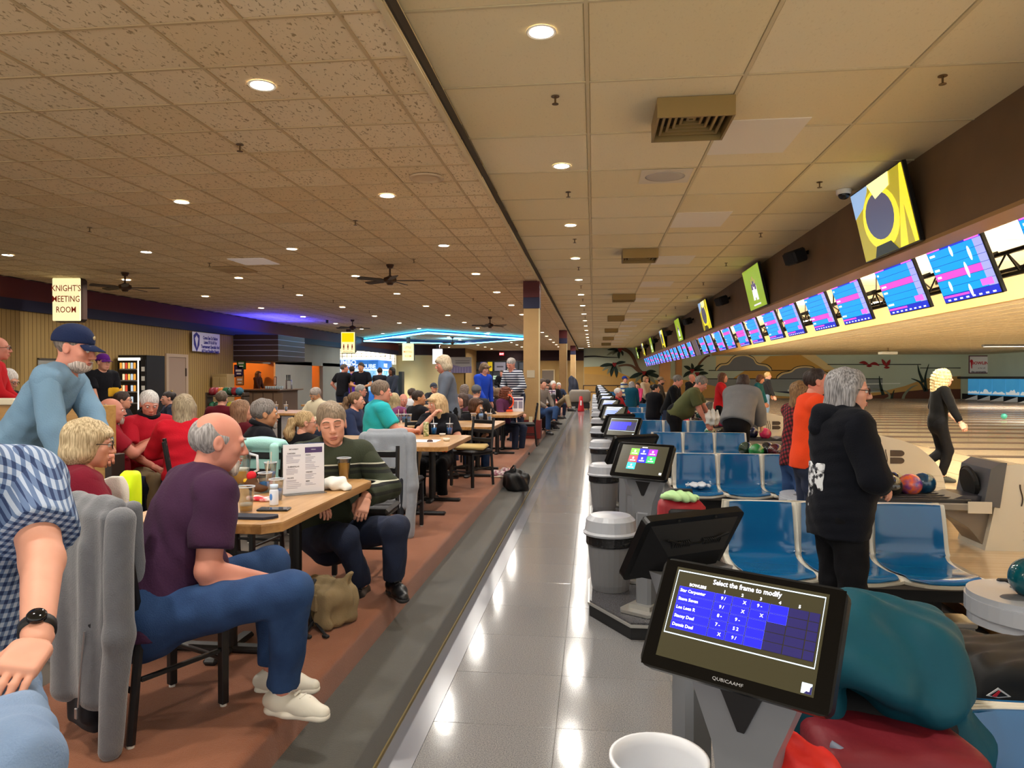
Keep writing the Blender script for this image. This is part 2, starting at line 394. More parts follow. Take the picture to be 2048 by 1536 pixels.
# ---- ceilings
def ceiling_tile_mat(name, c1, c2, fleck, famt, fscale):
    m = M(name, c1, rough=0.9); nt, b = nodes_of(m)
    tc = nt.nodes.new('ShaderNodeTexCoord'); oi = nt.nodes.new('ShaderNodeObjectInfo')
    add = nt.nodes.new('ShaderNodeVectorMath'); add.operation = 'ADD'
    nt.links.new(tc.outputs['Object'], add.inputs[0]); nt.links.new(oi.outputs['Location'], add.inputs[1])
    mix = nt.nodes.new('ShaderNodeMixRGB'); mix.inputs[1].default_value = (*rgb(c1), 1); mix.inputs[2].default_value = (*rgb(c2), 1)
    st = nt.nodes.new('ShaderNodeTexNoise'); st.inputs['Scale'].default_value = 0.5; st.inputs['Detail'].default_value = 1
    ma = nt.nodes.new('ShaderNodeMath'); ma.operation = 'MULTIPLY_ADD'; ma.inputs[1].default_value = 0.5; ma.use_clamp = True
    ma2 = nt.nodes.new('ShaderNodeMath'); ma2.operation = 'MULTIPLY'; ma2.inputs[1].default_value = 0.5
    nt.links.new(add.outputs[0], st.inputs['Vector']); nt.links.new(st.outputs['Fac'], ma2.inputs[0])
    nt.links.new(oi.outputs['Random'], ma.inputs[0]); nt.links.new(ma2.outputs[0], ma.inputs[2])
    nt.links.new(ma.outputs[0], mix.inputs[0])
    out = mix.outputs[0]
    if famt:
        mp = nt.nodes.new('ShaderNodeMapping'); mp.inputs['Scale'].default_value = (fscale, fscale * 0.45, fscale)
        n = nt.nodes.new('ShaderNodeTexNoise'); n.inputs['Scale'].default_value = 1; n.inputs['Detail'].default_value = 2; n.inputs['Distortion'].default_value = 0.6
        r = nt.nodes.new('ShaderNodeValToRGB'); r.color_ramp.elements[0].position = 0.60; r.color_ramp.elements[1].position = 0.67
        r.color_ramp.elements[0].color = (0, 0, 0, 1); r.color_ramp.elements[1].color = (famt, famt, famt, 1)
        m2 = nt.nodes.new('ShaderNodeMixRGB'); m2.inputs[2].default_value = (*rgb(fleck), 1)
        nt.links.new(add.outputs[0], mp.inputs[0]); nt.links.new(mp.outputs[0], n.inputs['Vector']); nt.links.new(n.outputs['Fac'], r.inputs['Fac'])
        nt.links.new(r.outputs['Color'], m2.inputs[0]); nt.links.new(out, m2.inputs[1]); out = m2.outputs[0]
    nt.links.new(out, b.inputs['Base Color'])
    return m
CT_L = ceiling_tile_mat('fissured_tile', '#eddcba', '#dcc397', '#86683e', 0.75, 46)
CT_R = ceiling_tile_mat('smooth_tile', '#f1e6c6', '#e9d8a8', '#c9b98c', 0.2, 60)
GRIDM = M('ceiling_grid', '#c4ab82', rough=0.6); GRIDR = M('ceiling_grid_pale', '#d3c49c', rough=0.6)
cl = struct(MB().box((-13.0, Y0, ZL + 0.02), (-1.2, YF, ZL + 0.12)).build('ceiling', M('plenum', '#3a3228', rough=0.9)))
cr = struct(MB().box((-1.3, Y0, ZR + 0.02), (9.4, YF, ZR + 0.12)).build('ceiling_aisle', MATS['plenum']))
# T-bars
gb = MB(); gr = MB(); T2 = 0.61
xl = [-1.53 - T2 * k for k in range(19)]
yl = [4.15 + 0.614 * k for k in range(-11, 88)]
for x in xl: gb.box((x - 0.012, Y0, ZL - 0.003), (x + 0.012, YF, ZL + 0.012))
for y in yl: gb.box((-13, y - 0.012, ZL - 0.0025), (-1.25, y + 0.012, ZL + 0.011))
gb.build('ceiling_grid', GRIDM, cl)
T4 = 1.22
xr = [-1.24, -0.05, 1.17, 2.39, XB]
yr = [4.485 + T4 * k for k in range(-6, 44)]
for x in xr[1:4]: gr.box((x - 0.014, Y0, ZR - 0.004), (x + 0.014, YF, ZR + 0.012))
for y in yr: gr.box((-1.24, y - 0.012, ZR - 0.003), (9.3, y + 0.012, ZR + 0.011))
gr.build('ceiling_grid', GRIDR, cr)
tl_me = MB().rbox((-0.295, -0.295, 0.002), (0.295, 0.295, 0.02), 0.006).mesh('ceiling_tile'); tl_me.materials.append(CT_L)
th_me = MB().rbox((-0.14, -0.295, 0.002), (0.14, 0.295, 0.02), 0.006).mesh('ceiling_tile'); th_me.materials.append(CT_L)
lt = []
rnd = random.Random(3)
for y in yl:
    yc = y + 0.307
    if yc > YF - 0.3: continue
    for k in range(18): lt.append((xl[k] - T2 / 2, yc, 0))
    lt.append((-1.385, yc, 1))
def seen(x, y, z):
    d = CAM_R.transposed() @ Vector((x, y, z - H_CAM))
    if d.z > -0.3: return 0
    u = 1024 + F_PX * d.x / -d.z; v = 768 - F_PX * d.y / -d.z
    return 1 if -90 < u < 2140 and -90 < v < 1620 else 0
lt.sort(key=lambda c: (not seen(c[0], c[1], ZL), c[0] ** 2 + c[1] ** 2))
rest = MB(); rest2 = MB()
for k, (x, y, h) in enumerate(lt):
    sag = rnd.uniform(0, 0.004)
    if k < 300: put('ceiling_tile', th_me if h else tl_me, cl, (x, y, ZL + sag))
    else: rest.rbox((x - (0.14 if h else .295), y - 0.295, ZL + 0.002 + sag), (x + (.14 if h else .295), y + 0.295, ZL + 0.02), 0.005)
o = rest.build('ceiling_tiles_beyond', CT_L, cl); o['kind'] = 'stuff'
CT_N = M('new_tile', '#f1eadb', rough=0.9)
n = 0; rest = MB(); far = []
cols = [(-1.22, -0.065), (-0.035, 1.155), (1.185, 2.375), (2.405, XB + 0.02)]
mcol = []
for a, b_ in cols:
    me = MB().rbox((a, -0.596, ZR + 0.002), (b_, 0.596, ZR + 0.02), 0.006).mesh('ceiling_panel'); me.materials.append(CT_R); mcol.append(me)
for y in yr:
    if y > YF - 1: continue
    for me in mcol: put('ceiling_panel', me, cr, (0, y + T4 / 2, rnd.uniform(0, 0.003)))
    rest.rbox((XB + 0.3, y + 0.014, ZR + 0.002), (6.3, y + T4 - .014, ZR + 0.02), 0.005); rest.rbox((6.33, y + 0.014, ZR + 0.002), (9.3, y + T4 - .014, ZR + 0.02), 0.005)
o = rest.build('ceiling_panels_over_approach', CT_R, cr); o['kind'] = 'stuff'
# newer white panels set into the third column
npan = MB().rbox((-0.39, -0.5, -0.004), (0.39, 0.5, 0.006), 0.003).mesh('white_panel'); npan.materials.append(CT_N)
for k in range(13): put('white_panel', npan, cr, (1.57, 7.2 + 3.66 * k, ZR))
# soffit between the two ceilings
sf = struct(MB().box((-1.25, Y0, ZL - 0.004), (-1.235, YF, ZR + 0.02)).build('trim_1', M('soffit_cream', '#cdb98c', rough=0.7)))
seg = MB().rbox((-0.006, -0.6, 0.0), (0.006, 0.6, 0.145), 0.003).mesh('soffit_panel'); seg.materials.append(M('soffit_panel', '#d9c596', rough=0.7))
for k in range(int(YF / 1.22)):
    o = put('soffit_panel', seg, sf, (-1.225, 1.0 + 1.22 * k, ZL + 0.004)); o.rotation_euler = (0, rnd.uniform(0.03, 0.10), rnd.uniform(-.006, .006))
MB().box((-1.262, Y0, ZL - 0.014), (-1.222, YF, ZL - 0.002)).build('soffit_angle', M('soffit_angle', '#d8c79e', rough=0.5), sf)
# header beam above the seats, fascia and ceiling over the lanes
BEAM = M('beam_brown', '#7a6044', rough=0.7, var=(1.5, '#6c543b', 0.3))
hb = struct(MB().box((XB, Y0, 3.14), (XB + 0.28, YF, ZR + 0.02)).build('trim_2', BEAM))
MB().box((XB - 0.004, Y0, 3.11), (XB + 0.29, YF, 3.15)).build('beam_cap', M('beam_cap', '#a88253', rough=0.6), hb)
LC = M('lane_ceiling', '#f2e4c2', rough=0.8)
cf = struct(MB().box((9.3, Y0, 3.47), (30.5, YF, 3.55)).build('ceiling_lanes', LC))
struct(MB().box((9.28, Y0, 3.44), (9.36, YF, ZR + 0.02)).build('trim_3', M('fascia_tan', '#d9aa66', rough=0.7)))
lg = MB()
for k in range(30): lg.box((9.4 + k * 0.61, Y0, 3.464), (9.42 + k * 0.61, YF, 3.471))
for k in range(46): lg.box((9.4, 1 + k * 1.22, 3.465), (30, 1.015 + k * 1.22, 3.471))
lg.build('ceiling_seam', M('lane_seam', '#cdb27c', rough=0.8), cf)
# pin end: masking units and kickbacks
wp = struct(MB().box((29.6, Y0, 0.0), (29.7, YF, 3.5)).build('wall_pin_end', M('mural_sky', '#c3cdb8', rough=0.8, var=(0.7, '#b6c2ae', 0.3))))
# ------------------------------------------------------------------ lamps of the room
WHITE_T = M('lamp_trim', '#efe9dc', rough=0.4)
GLOW = M('lamp_glow', '#fff4e2', emis=14.0)
def downlight_mesh():
    ring = MB().lathe([(0.083, -0.004), (0.098, -0.008), (0.103, 0.0), (0.083, 0.0)], n=28).mesh('trim_ring'); ring.materials.append(WHITE_T)
    disc = MB().lathe([(0.0, -0.006), (0.06, -0.006), (0.083, -0.004)][::-1], n=28).mesh('lens'); disc.materials.append(GLOW)
    return ring, disc
RING, DISC = downlight_mesh()
LD = bpy.data.lights.new('downlight_lamp', 'AREA'); LD.shape = 'DISK'; LD.size = 0.16; LD.energy = LAMP_W; LD.color = (1.0, 0.945, 0.86)
LD.spread = math.radians(165)
LD2 = LD.copy(); LD2.energy = LAMP_W * 2
def downlight(x, y, z, label, group):
    t = thing('downlight', label, 'ceiling light', (x, y, z), 0, group)
    put('trim_ring', RING, t); put('lens', DISC, t)
    if y < 24: put('lamp', LD, t, (0, 0, -0.02))
    elif int(round((y - 5) / 3.2)) % 2: put('lamp', LD2, t, (0, 0, -0.02))
    return t
for k in range(17):
    nm = ORD[k] if k < len(ORD) else 'far'
    downlight(-0.355, 4.84 + 3.08 * k, ZR, f'{nm} recessed downlight along the smooth ceiling above the aisle', 'downlights above the aisle')
downlight(-0.355, 1.76, ZR, 'recessed downlight in the smooth ceiling just behind the camera', 'downlights above the aisle')
rows = [(-2.47, 'speckled ceiling row beside the soffit'), (-5.1, 'second row of the speckled ceiling'), (-7.75, 'third row of the speckled ceiling'), (-10.4, 'speckled ceiling row beside the panelled wall')]
for ri, (x, nm) in enumerate(rows):
    for k in range(-1, 16):
        y = 5.09 + 3.25 * k
        if k < 0 and ri > 2: continue
        p = 'behind the camera' if k < 0 else (ORD[k - (0, 1, 2, 2)[ri]] if k >= (0, 1, 2, 2)[ri] else 'unseen')
        if p == 'unseen': continue
        downlight(x, y, ZL - 0.001, (f'{p} recessed downlight in the {nm}' if k >= 0 else f'recessed downlight {p} in the {nm}'), 'downlights above the tables')
# linear lamps behind the header beam, over the approach
TUBE = M('tube_glow', '#fff1d6', emis=9.0)
tube_me = MB().cyl((0, -0.55, 0), (0, 0.55, 0), 0.045, n=12).mesh('tube'); tube_me.materials.append(TUBE)
hous_me = MB().rbox((-0.08, -0.6, 0.03), (0.08, 0.6, 0.10), 0.01).mesh('housing'); hous_me.materials.append(M('lamp_housing', '#c8c2b4', rough=0.5))
rod_me = MB().cyl((0, 0, .1), (0, 0, 1.11), .008, n=6).mesh('hanger'); rod_me.materials.append(M('lamp_rod', '#3b352c', rough=.5))
LT = bpy.data.lights.new('approach_lamp', 'AREA'); LT.shape = 'RECTANGLE'; LT.size = 0.12; LT.size_y = 1.1; LT.energy = LANE_W; LT.color = (1.0, 0.90, 0.74)
LT.spread = PI
for k in range(17):
    y = 3.3 + 3.25 * k
    if k < 14 and k > 0:
        lab = f'{ORD[k - 1]} linear lamp behind the hanging score screens'
    else: lab = f'linear lamp over the approach, {"behind the camera" if k == 0 else ORD[k - 1] + " along the beam"}'
    t = thing('linear_lamp', lab, 'ceiling light', (4.75, y, 2.95), 0, 'linear lamps over the approach')
    put('tube', tube_me, t); put('housing', hous_me, t)
    put('hanger', rod_me, t, (0, -.4, 0)); put('hanger', rod_me, t, (0, .4, 0))
    l = put('lamp', LT, t, (0.07, 0, 0)) if (k % 2 == 0 or k < 4) and k < 14 else None
    if l is None: continue
    l.rotation_euler = (0, math.radians(-84), 0)
# ------------------------------------------------------------------ mural on the far side wall
YM = YF - 0.02
def wp2(u, v, off=0.0):
    p = at(u, v, Y=YM - off); return (p.x, p.z)
wm = struct(MB().box((-0.78, YF, -0.05), (30.5, YF + 0.1, ZR + 0.05)).build('wall_mural', M('mural_green', '#bfc9b4', rough=0.8, var=(0.5, '#b2bea9', 0.3))))
MC = dict(sand=M('mural_sand', '#c39a58', rough=0.8, var=(0.8, '#b78d4c', .3)), sand2=M('mural_ochre', '#c99a4a', rough=0.8), cream=M('mural_cream', '#e0c68c', rough=.8), black=M('mural_black', '#17191a', rough=.8),
          leaf=M('mural_leaf', '#1f2f27', rough=.8), leaf2=M('mural_leaf_grey', '#80856f', rough=.8), trunk=M('mural_trunk', '#6b4a33', rough=.8), coco=M('mural_red', '#8d1f22', rough=.7),
          cloud=M('mural_cloud', '#7b7d80', rough=.8, var=(.6, '#717376', .3)), sea=M('mural_sea', '#8b9190', rough=.8, var=(.6, '#7f8686', .3)), navy=M('mural_navy', '#20263f', rough=.8), brown=M('mural_brown', '#5a3425', rough=.8), white=M('mural_white', '#dfe3da', rough=.8))
def patch(name, pts, mat, d=0.02, th=0.015):
    poly = [wp2(u, v) for u, v in pts]
    return MB().prism(poly, YF - d, YF - d - th, 'y').build(name, MC[mat], wm)
def smoothline(pts, n=6):
    out = []
    P = [pts[0]] + list(pts) + [pts[-1]]
    for i in range(1, len(P) - 2):
        for k in range(n):
            t = k / n; a, b, c, d = P[i - 1], P[i], P[i + 1], P[i + 2]
            out.append(tuple(0.5 * (2 * b[j] + (c[j] - a[j]) * t + (2 * a[j] - 5 * b[j] + 4 * c[j] - d[j]) * t * t + (3 * b[j] - a[j] - 3 * c[j] + d[j]) * t ** 3) for j in (0, 1)))
    out.append(pts[-1]); return out
def ribbon(name, pts, w0, w1, mat, d=0.03):
    L = smoothline(pts); n = len(L); a = []; b = []
    for i, (x, y) in enumerate(L):
        x2, y2 = L[min(i + 1, n - 1)]; x1, y1 = L[max(i - 1, 0)]
        dx, dy = x2 - x1, y2 - y1; l = math.hypot(dx, dy) or 1; w_ = (w0 + (w1 - w0) * i / (n - 1)) / 2
        a.append((x - dy / l * w_, y + dx / l * w_)); b.append((x + dy / l * w_, y - dx / l * w_))
    return patch(name, a + b[::-1], mat, d)
def leaf(c, tip, wd, mat, bend=0.0, d=0.045):
    (x0, y0), (x1, y1) = c, tip; dx, dy = x1 - x0, y1 - y0; l = math.hypot(dx, dy); nx, ny = -dy / l, dx / l
    a = []; b = []
    for k in range(9):
        t = k / 8; w_ = wd * math.sin(PI * t) ** 0.8 / 2; bb = bend * math.sin(PI * t)
        x, y = x0 + dx * t + nx * bb, y0 + dy * t + ny * bb
        a.append((x + nx * w_, y + ny * w_)); b.append((x - nx * w_, y - ny * w_))
    return patch('palm_leaf', a + b[::-1][1:-1], mat, d)
patch('sand_dune', [(1168, 734), (1200, 733), (1232, 742), (1268, 757), (1330, 762), (1330, 801), (1168, 806)], 'sand2')
patch('sand_dune', [(1168, 747), (1205, 750), (1245, 757), (1290, 770), (1330, 790), (1330, 802), (1168, 806)], 'sand', 0.03)
patch('sand_dune', [(1335, 758), (1372, 760), (1420, 770), (1480, 783), (1560, 792), (1700, 799), (1700, 806), (1335, 806)], 'sand', 0.03)
patch('sea', [(1405, 757.5), (1765, 757.5), (1765, 783), (1405, 783)], 'sea')
patch('wave', [(1545, 783), (1690, 783), (1690, 797), (1620, 792)], 'navy', 0.04)
patch('wave', [(1575, 779), (1690, 779), (1690, 783), (1575, 783)], 'white', 0.045)
patch('sunbeam', [(1466, 757), (1490, 741), (1500, 741), (1540, 712), (1625, 709), (1668, 738), (1660, 741), (1640, 757)], 'sand2')
patch('sunbeam', [(1600, 709), (1628, 708), (1672, 740), (1650, 740)], 'cream', 0.028)
patch('sunbeam', [(1432, 712), (1540, 712), (1500, 741), (1432, 741)], 'cream', 0.018)
def cloud(pts, base):
    L = smoothline(pts, 5); lo = min(p[0] for p in pts); hi = max(p[0] for p in pts); cx = (lo + hi) / 2
    def grow(k): return [(cx + (x - cx) * (1 + k / (hi - lo) * 2), y - k * (1 if y < base - 1 else 0)) for x, y in L]
    patch('cloud_outline', grow(4.2), 'black', 0.04); patch('cloud_border', grow(2.8), 'cream', 0.055); patch('cloud', L, 'cloud', 0.07)
cloud([(1434, 741), (1443, 732), (1457, 729), (1469, 716), (1488, 712), (1505, 718), (1513, 729), (1531, 733), (1540, 741)], 741)
cloud([(1556, 757), (1566, 749), (1582, 745), (1592, 738), (1608, 735), (1624, 737), (1634, 745), (1650, 748), (1660, 757)], 757)
for a, b_, y in ((1417, 1640, 741), (1405, 1765, 757.5), (1655, 1842, 729), (1840, 1921, 736)):
    patch('horizon_line', [(a, y - .8), (b_, y - .8), (b_, y + .8), (a, y + .8)], 'black', 0.035)
patch('white_line', [(1730, 767), (1800, 766), (1800, 768), (1730, 769)], 'white', .04)
patch('hill', [(1690, 790), (1760, 784), (1810, 772), (1850, 757), (1921, 752), (1921, 806), (1690, 806)], 'sand')
patch('hill', [(1690, 800), (1740, 792), (1800, 784), (1860, 778), (1921, 778), (1921, 806), (1690, 806)], 'brown', 0.035)
for p in ([(1757, 804), (1778, 795), (1772, 783), (1745, 777)], [(1766, 790), (1760, 770), (1758, 752)], [(1805, 804), (1808, 790), (1822, 775), (1835, 770)], [(1850, 782), (1840, 765), (1822, 757)], [(1852, 783), (1850, 755), (1857, 728)], [(1846, 765), (1838, 745), (1835, 730)], [(1782, 804), (1784, 792), (1788, 780)]):
    ribbon('grass_blade', p, 7, 1, 'leaf' if p[0][0] not in (1757, 1805) else 'leaf2', 0.06)
for bx, by, s in ((1737, 730, 1.0), (1772, 733, 1.0)):
    if s: leaf((bx, by), (bx - (20 if bx < 1750 else 9), by - (4 if bx < 1750 else 15)), 6, 'coco', 3 if bx < 1750 else 0, .06); leaf((bx, by), (bx + (22 if bx < 1750 else 8), by + (2 if bx < 1750 else -14)), 6, 'coco', -4 if bx < 1750 else 0, .06); leaf((bx - 5, by + 2), (bx + 7, by + 2), 5, 'coco', 0, .065)
ribbon('wavy_line', [(1168, 713.5), (1190, 712.5), (1215, 714.5), (1240, 715)], 3.2, 1.2, 'black')
ribbon('palm_trunk', [(1244, 696), (1258, 704), (1267, 716), (1275, 735), (1284, 745)], 8, 5, 'trunk')
ribbon('palm_trunk', [(1233, 733), (1250, 730), (1264, 732), (1274, 740), (1284, 748)], 3, 6, 'trunk', 0.034)
ribbon('palm_trunk', [(1392, 742), (1400, 726), (1412, 714), (1420, 711)], 5, 3, 'trunk')
for c, tips in (((1240, 700), [((1214, 700), 5, 'leaf'), ((1213, 711), 5, 'leaf2'), ((1224, 710), 5, 'leaf2'), ((1238, 718), 6, 'leaf'), ((1246, 712), 5, 'leaf')]),
                ((1229, 729), [((1199, 733), 7, 'leaf'), ((1252, 724), 6, 'leaf'), ((1204, 742), 6, 'leaf2'), ((1214, 749), 6, 'leaf2'), ((1222, 754), 7, 'leaf'), ((1233, 756), 7, 'leaf'), ((1243, 746), 6, 'leaf2')]),
                ((1288, 746), [((1258, 757), 8, 'leaf'), ((1313, 743), 7, 'leaf'), ((1326, 757), 8, 'leaf'), ((1270, 766), 7, 'leaf2'), ((1287, 770), 8, 'leaf'), ((1312, 768), 8, 'leaf2'), ((1300, 768), 7, 'leaf')]),
                ((1384, 742), [((1367, 732), 7, 'leaf'), ((1383, 726), 6, 'leaf'), ((1408, 730), 7, 'leaf'), ((1409, 740), 6, 'leaf'), ((1366, 755), 7, 'leaf'), ((1380, 759), 7, 'leaf2')]),
                ((1394, 748), [((1417, 747), 7, 'leaf'), ((1411, 769), 7, 'leaf'), ((1417, 762), 7, 'leaf2'), ((1397, 765), 6, 'leaf2')])):
    for tp, wd, mt in tips: leaf(c, tp, wd, mt, 1.5 if tp[0] < c[0] else -1.5)
    for q in ((-2, -1.5), (2, -1.5), (0, 2)):
        p = wp2(c[0] + q[0], c[1] + q[1]); MB().sphere((p[0], YF - 0.09, p[1]), (0.1, 0.03, 0.1), 10, 6).build('coconut', MC['coco'], wm, True)
# tan square columns in front of the mural
for u0, u1, Yc in ((1319, 1341, 50.0), (1352, 1364, 54.0)):
    a = at(u0, 800, Y=Yc); b_ = at(u1, 800, Y=Yc)
    struct(MB().rbox((a.x, Yc, ZA), (b_.x, Yc + 0.6, 3.14), 0.02).build('trim_7', M('column_tan', '#a57c52', rough=.8, var=(2, '#98714a', .3))))
# poster on the mural wall
p0 = at(1937, 747, Y=YM); p1 = at(1977, 711, Y=YM)
t = thing('poster', 'white bowling poster with dark border on the pale green wall', 'poster', ((p0.x + p1.x) / 2, YF - 0.03, (p0.z + p1.z) / 2))
hw, hh = (p1.x - p0.x) / 2, (p1.z - p0.z) / 2
MB().box((-hw, -.02, -hh), (hw, 0, hh)).build('frame', M('poster_border', '#5b2b3a', rough=.6), t)
MB().box((-hw + .07, -.03, -hh + .07), (hw - .07, -.02, hh - .07)).build('sheet', M('poster_white', '#e9e7ea', rough=.6), t)
text('BOWLING', 0.30, M('poster_red', '#c02030', rough=.6), t, frame((0.2, -.035, .1), (1, 0, 0), (0, 0, 1)), bold=.01)
text('is for all', 0.16, M('poster_ink', '#3a3350', rough=.6), t, frame((0.2, -.035, -.27), (1, 0, 0), (0, 0, 1)))
text('the community', 0.17, M('poster_ink'), t, frame((0, -.035, -.55), (1, 0, 0), (0, 0, 1)), bold=.006)
MB().sphere((-.52, -.032, .25), (.11, .004, .13), 10, 6).cyl((-.52, -.035, .13), (-.5, -.035, -.3), .06, .03, 8).build('figure_mark', M('poster_red'), t)

# ------------------------------------------------------------------ masking units, kickbacks
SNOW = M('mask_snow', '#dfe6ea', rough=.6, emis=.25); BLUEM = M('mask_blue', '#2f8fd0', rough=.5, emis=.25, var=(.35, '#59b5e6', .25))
mk = thing('masking_unit', 'long blue masking wall with snowy mountains above the pin decks', 'masking unit', (27.5, 0, 0))
pan = MB().rbox((0, -0.79, 0.46), (0.06, 0.79, 1.62), .01).mesh('masking_panel'); pan.materials.append(BLUEM)
rnd = random.Random(9)
for k in range(14, 28):
    yc = YD + PITCHL * k + .8
    if yc > YF - .8: break
    put('masking_panel', pan, mk, (0, yc, 0))
    poly = [(-.75, .55)]
    for q in range(9): poly.append((-.75 + 1.5 * q / 8, .62 + rnd.uniform(0, .16) + (.2 if q in (3, 4, 5) and k % 2 == 0 else 0)))
    poly.append((.75, .55))
    MB().prism(poly, -.012, -.001, 'x').build('mountain', SNOW, mk, loc=(0, yc, 0))
    MB().prism([(0, .0), (.9, .0), (.9, .34)], -.03, .03, 'y').build('kickback', M('kick_white', '#d9d8d6', rough=.5), mk, loc=(-1.05, yc - .8, ZA))
MB().box((-.05, 30, 1.62), (.3, YF - .05, 1.78)).build('top_rail', M('mask_top', '#3a3a3e', rough=.6), mk)
MB().box((.3, 30, 0.0), (.4, YF - .05, .5)).build('pin_curtain', M('curtain_black', '#121214', rough=.9), mk)

# ------------------------------------------------------------------ hanging score screens and truss
BZ = M('bezel_black', '#0c0c0f', rough=.35)
S_ = lambda n, c, e=1.0: M('screen_' + n, c, rough=.25, emis=e)
sb = S_('blue', '#1a9af0', .85); sm_ = S_('magenta', '#d34fc4', .9); sl = S_('lilac', '#9aa0ee', .9); sn = S_('navy', '#2a3ad0', .7); sp = S_('pink', '#f06adf', .9); sw = S_('white', '#e9f0ff', .9); sd = S_('line', '#16406e', .4)
def screen_face(w, h, bands, extras, seed):
    """bands and marks of a score screen, drawn bottom to top, facing -y"""
    mb = MB(); mats = [sb, sm_, sl, sn, sp, sw, sd]
    q = lambda i, x0, x1, z0, z1, y: mb.mat(i).add([(x0, y, z0), (x1, y, z0), (x1, y, z1), (x0, y, z1)], [(0, 1, 2, 3)])
    n = 6; top = h / 2 - .055; bot = -h / 2 + .085
    q(3, -w / 2, w / 2, top, h / 2, 0); q(3, -w / 2, w / 2, -h / 2, bot, 0)
    for k in range(n):
        z0 = bot + (top - bot) * k / n; z1 = bot + (top - bot) * (k + 1) / n
        mi = 1 if k in bands else 0
        q(mi, -w / 2, w / 2 * .72, z0, z1, 0); q(2, w / 2 * .72, w / 2, z0, z1, 0)
        q(6, -w / 2, w / 2, z0 - .002, z0 + .002, -.0012)
    q(4, -w / 2 + .01, -w / 2 + .3, h / 2 - .05, h / 2 - .01, -.001); q(4, w / 2 - .3, w / 2 - .02, h / 2 - .05, h / 2 - .01, -.001)
    q(1, -w / 2 + .02, 0.0, -h / 2 + .05, -h / 2 + .075, -.001); q(4, w / 2 - .28, w / 2 - .06, -h / 2 + .1, -h / 2 + .17, -.002)
    r = random.Random(seed)
    for k in range(8): x = -w / 2 + .08 + k * .13; q(5, x, x + .06, -h / 2 + .012, -h / 2 + .03, -.001)
    for k in range(6):
        if r.random() < .6: q(5, -w / 2 + .04, -w / 2 + .04 + r.uniform(.05, .2), bot + (top - bot) * (k + .35) / n, bot + (top - bot) * (k + .65) / n, -.0015)
    me = mb.mesh('screen_picture')
    for m_ in mats: me.materials.append(m_)
    me.polygons.foreach_set('material_index', mb.m)
    return me
TVW, TVH = 1.13, 0.65
tv_back = MB().rbox((-TVW / 2 - .014, 0.0, -TVH / 2 - .014), (TVW / 2 + .014, .045, TVH / 2 + .014), .006).mesh('bezel'); tv_back.materials.append(BZ)
brk = MB().box((-.03, .045, .0), (.03, .395, .05)).mesh('bracket'); brk.materials.append(BZ)
faces = [screen_face(TVW, TVH, b_, None, i) for i, b_ in enumerate(((2,), (3,), (2, ), (1,), (4,), (2, 3)))]
pins_fx = MB()
for x, z, l in ((.28, .14, .16), (.12, -.02, .18), (.05, -.24, .14), (-.32, -.15, .12), (-.05, .22, .12)):
    pins_fx.sphere((x, -.004, z), (.03, .003, l / 2), 8, 6)
pins_fx = pins_fx.mesh('pin_graphic'); pins_fx.materials.append(sw)
for k in range(30):
    y = 8.13 + 3.3 * ((k - 1) // 2) + 1.52 * ((k - 1) % 2)
    if y > YF - 1: break
    t = thing('score_screen', f'{ORD[k] if k < 20 else "far " + ORD[k - 20]} hanging score screen along the truss, {("showing flying pins" if k == 1 else "blue rows with a magenta band")}', 'screen', (3.915, y, 2.87), 0, 'hanging score screens')
    t.rotation_euler = (math.radians(20.5), 0, -PI / 2)
    put('bezel', tv_back, t); put('screen_picture', faces[(k * 5 + 1) % 6] if k not in (1, 2, 3) else faces[(2, 1, 1)[k - 1] if k != 1 else 0], t, (0, -.002, 0)); put('bracket', brk, t)
    if k == 1: put('pin_graphic', pins_fx, t)
    if k == 13:
        MB().box((-TVW / 2, -.01, -TVH / 2), (TVW / 2, -.006, TVH / 2)).build('advert_picture', S_('ad', '#5a5560', .5), t)
trs = thing('truss', 'black lattice truss carrying the hanging score screens', 'truss')
TBK = M('truss_black', '#141414', rough=.5)
for x, z in ((4.30, 3.02), (4.30, 2.78), (4.58, 2.90)):
    MB().cyl((x, Y0, z), (x, YF - .1, z), .025, n=8).build('chord', TBK, trs)
web = MB()
for k in range(110):
    y = 2.5 + k * .5; web.cyl((4.30, y, 3.02), (4.30, y + .25, 2.78), .011, n=5, caps=False); web.cyl((4.30, y + .25, 2.78), (4.30, y + .5, 3.02), .011, n=5, caps=False); web.cyl((4.30, y, 3.02), (4.58, y + .25, 2.90), .011, n=5, caps=False)
o = web.build('lattice_web', TBK, trs); o['kind'] = 'stuff'
hg = MB().cyl((4.30, 0, 3.02), (4.30, 0, ZR), .012, n=6).mesh('hanger_rod'); hg.materials.append(TBK)
for k in range(13): put('hanger_rod', hg, trs, (0, 5 + 4.2 * k, 0))
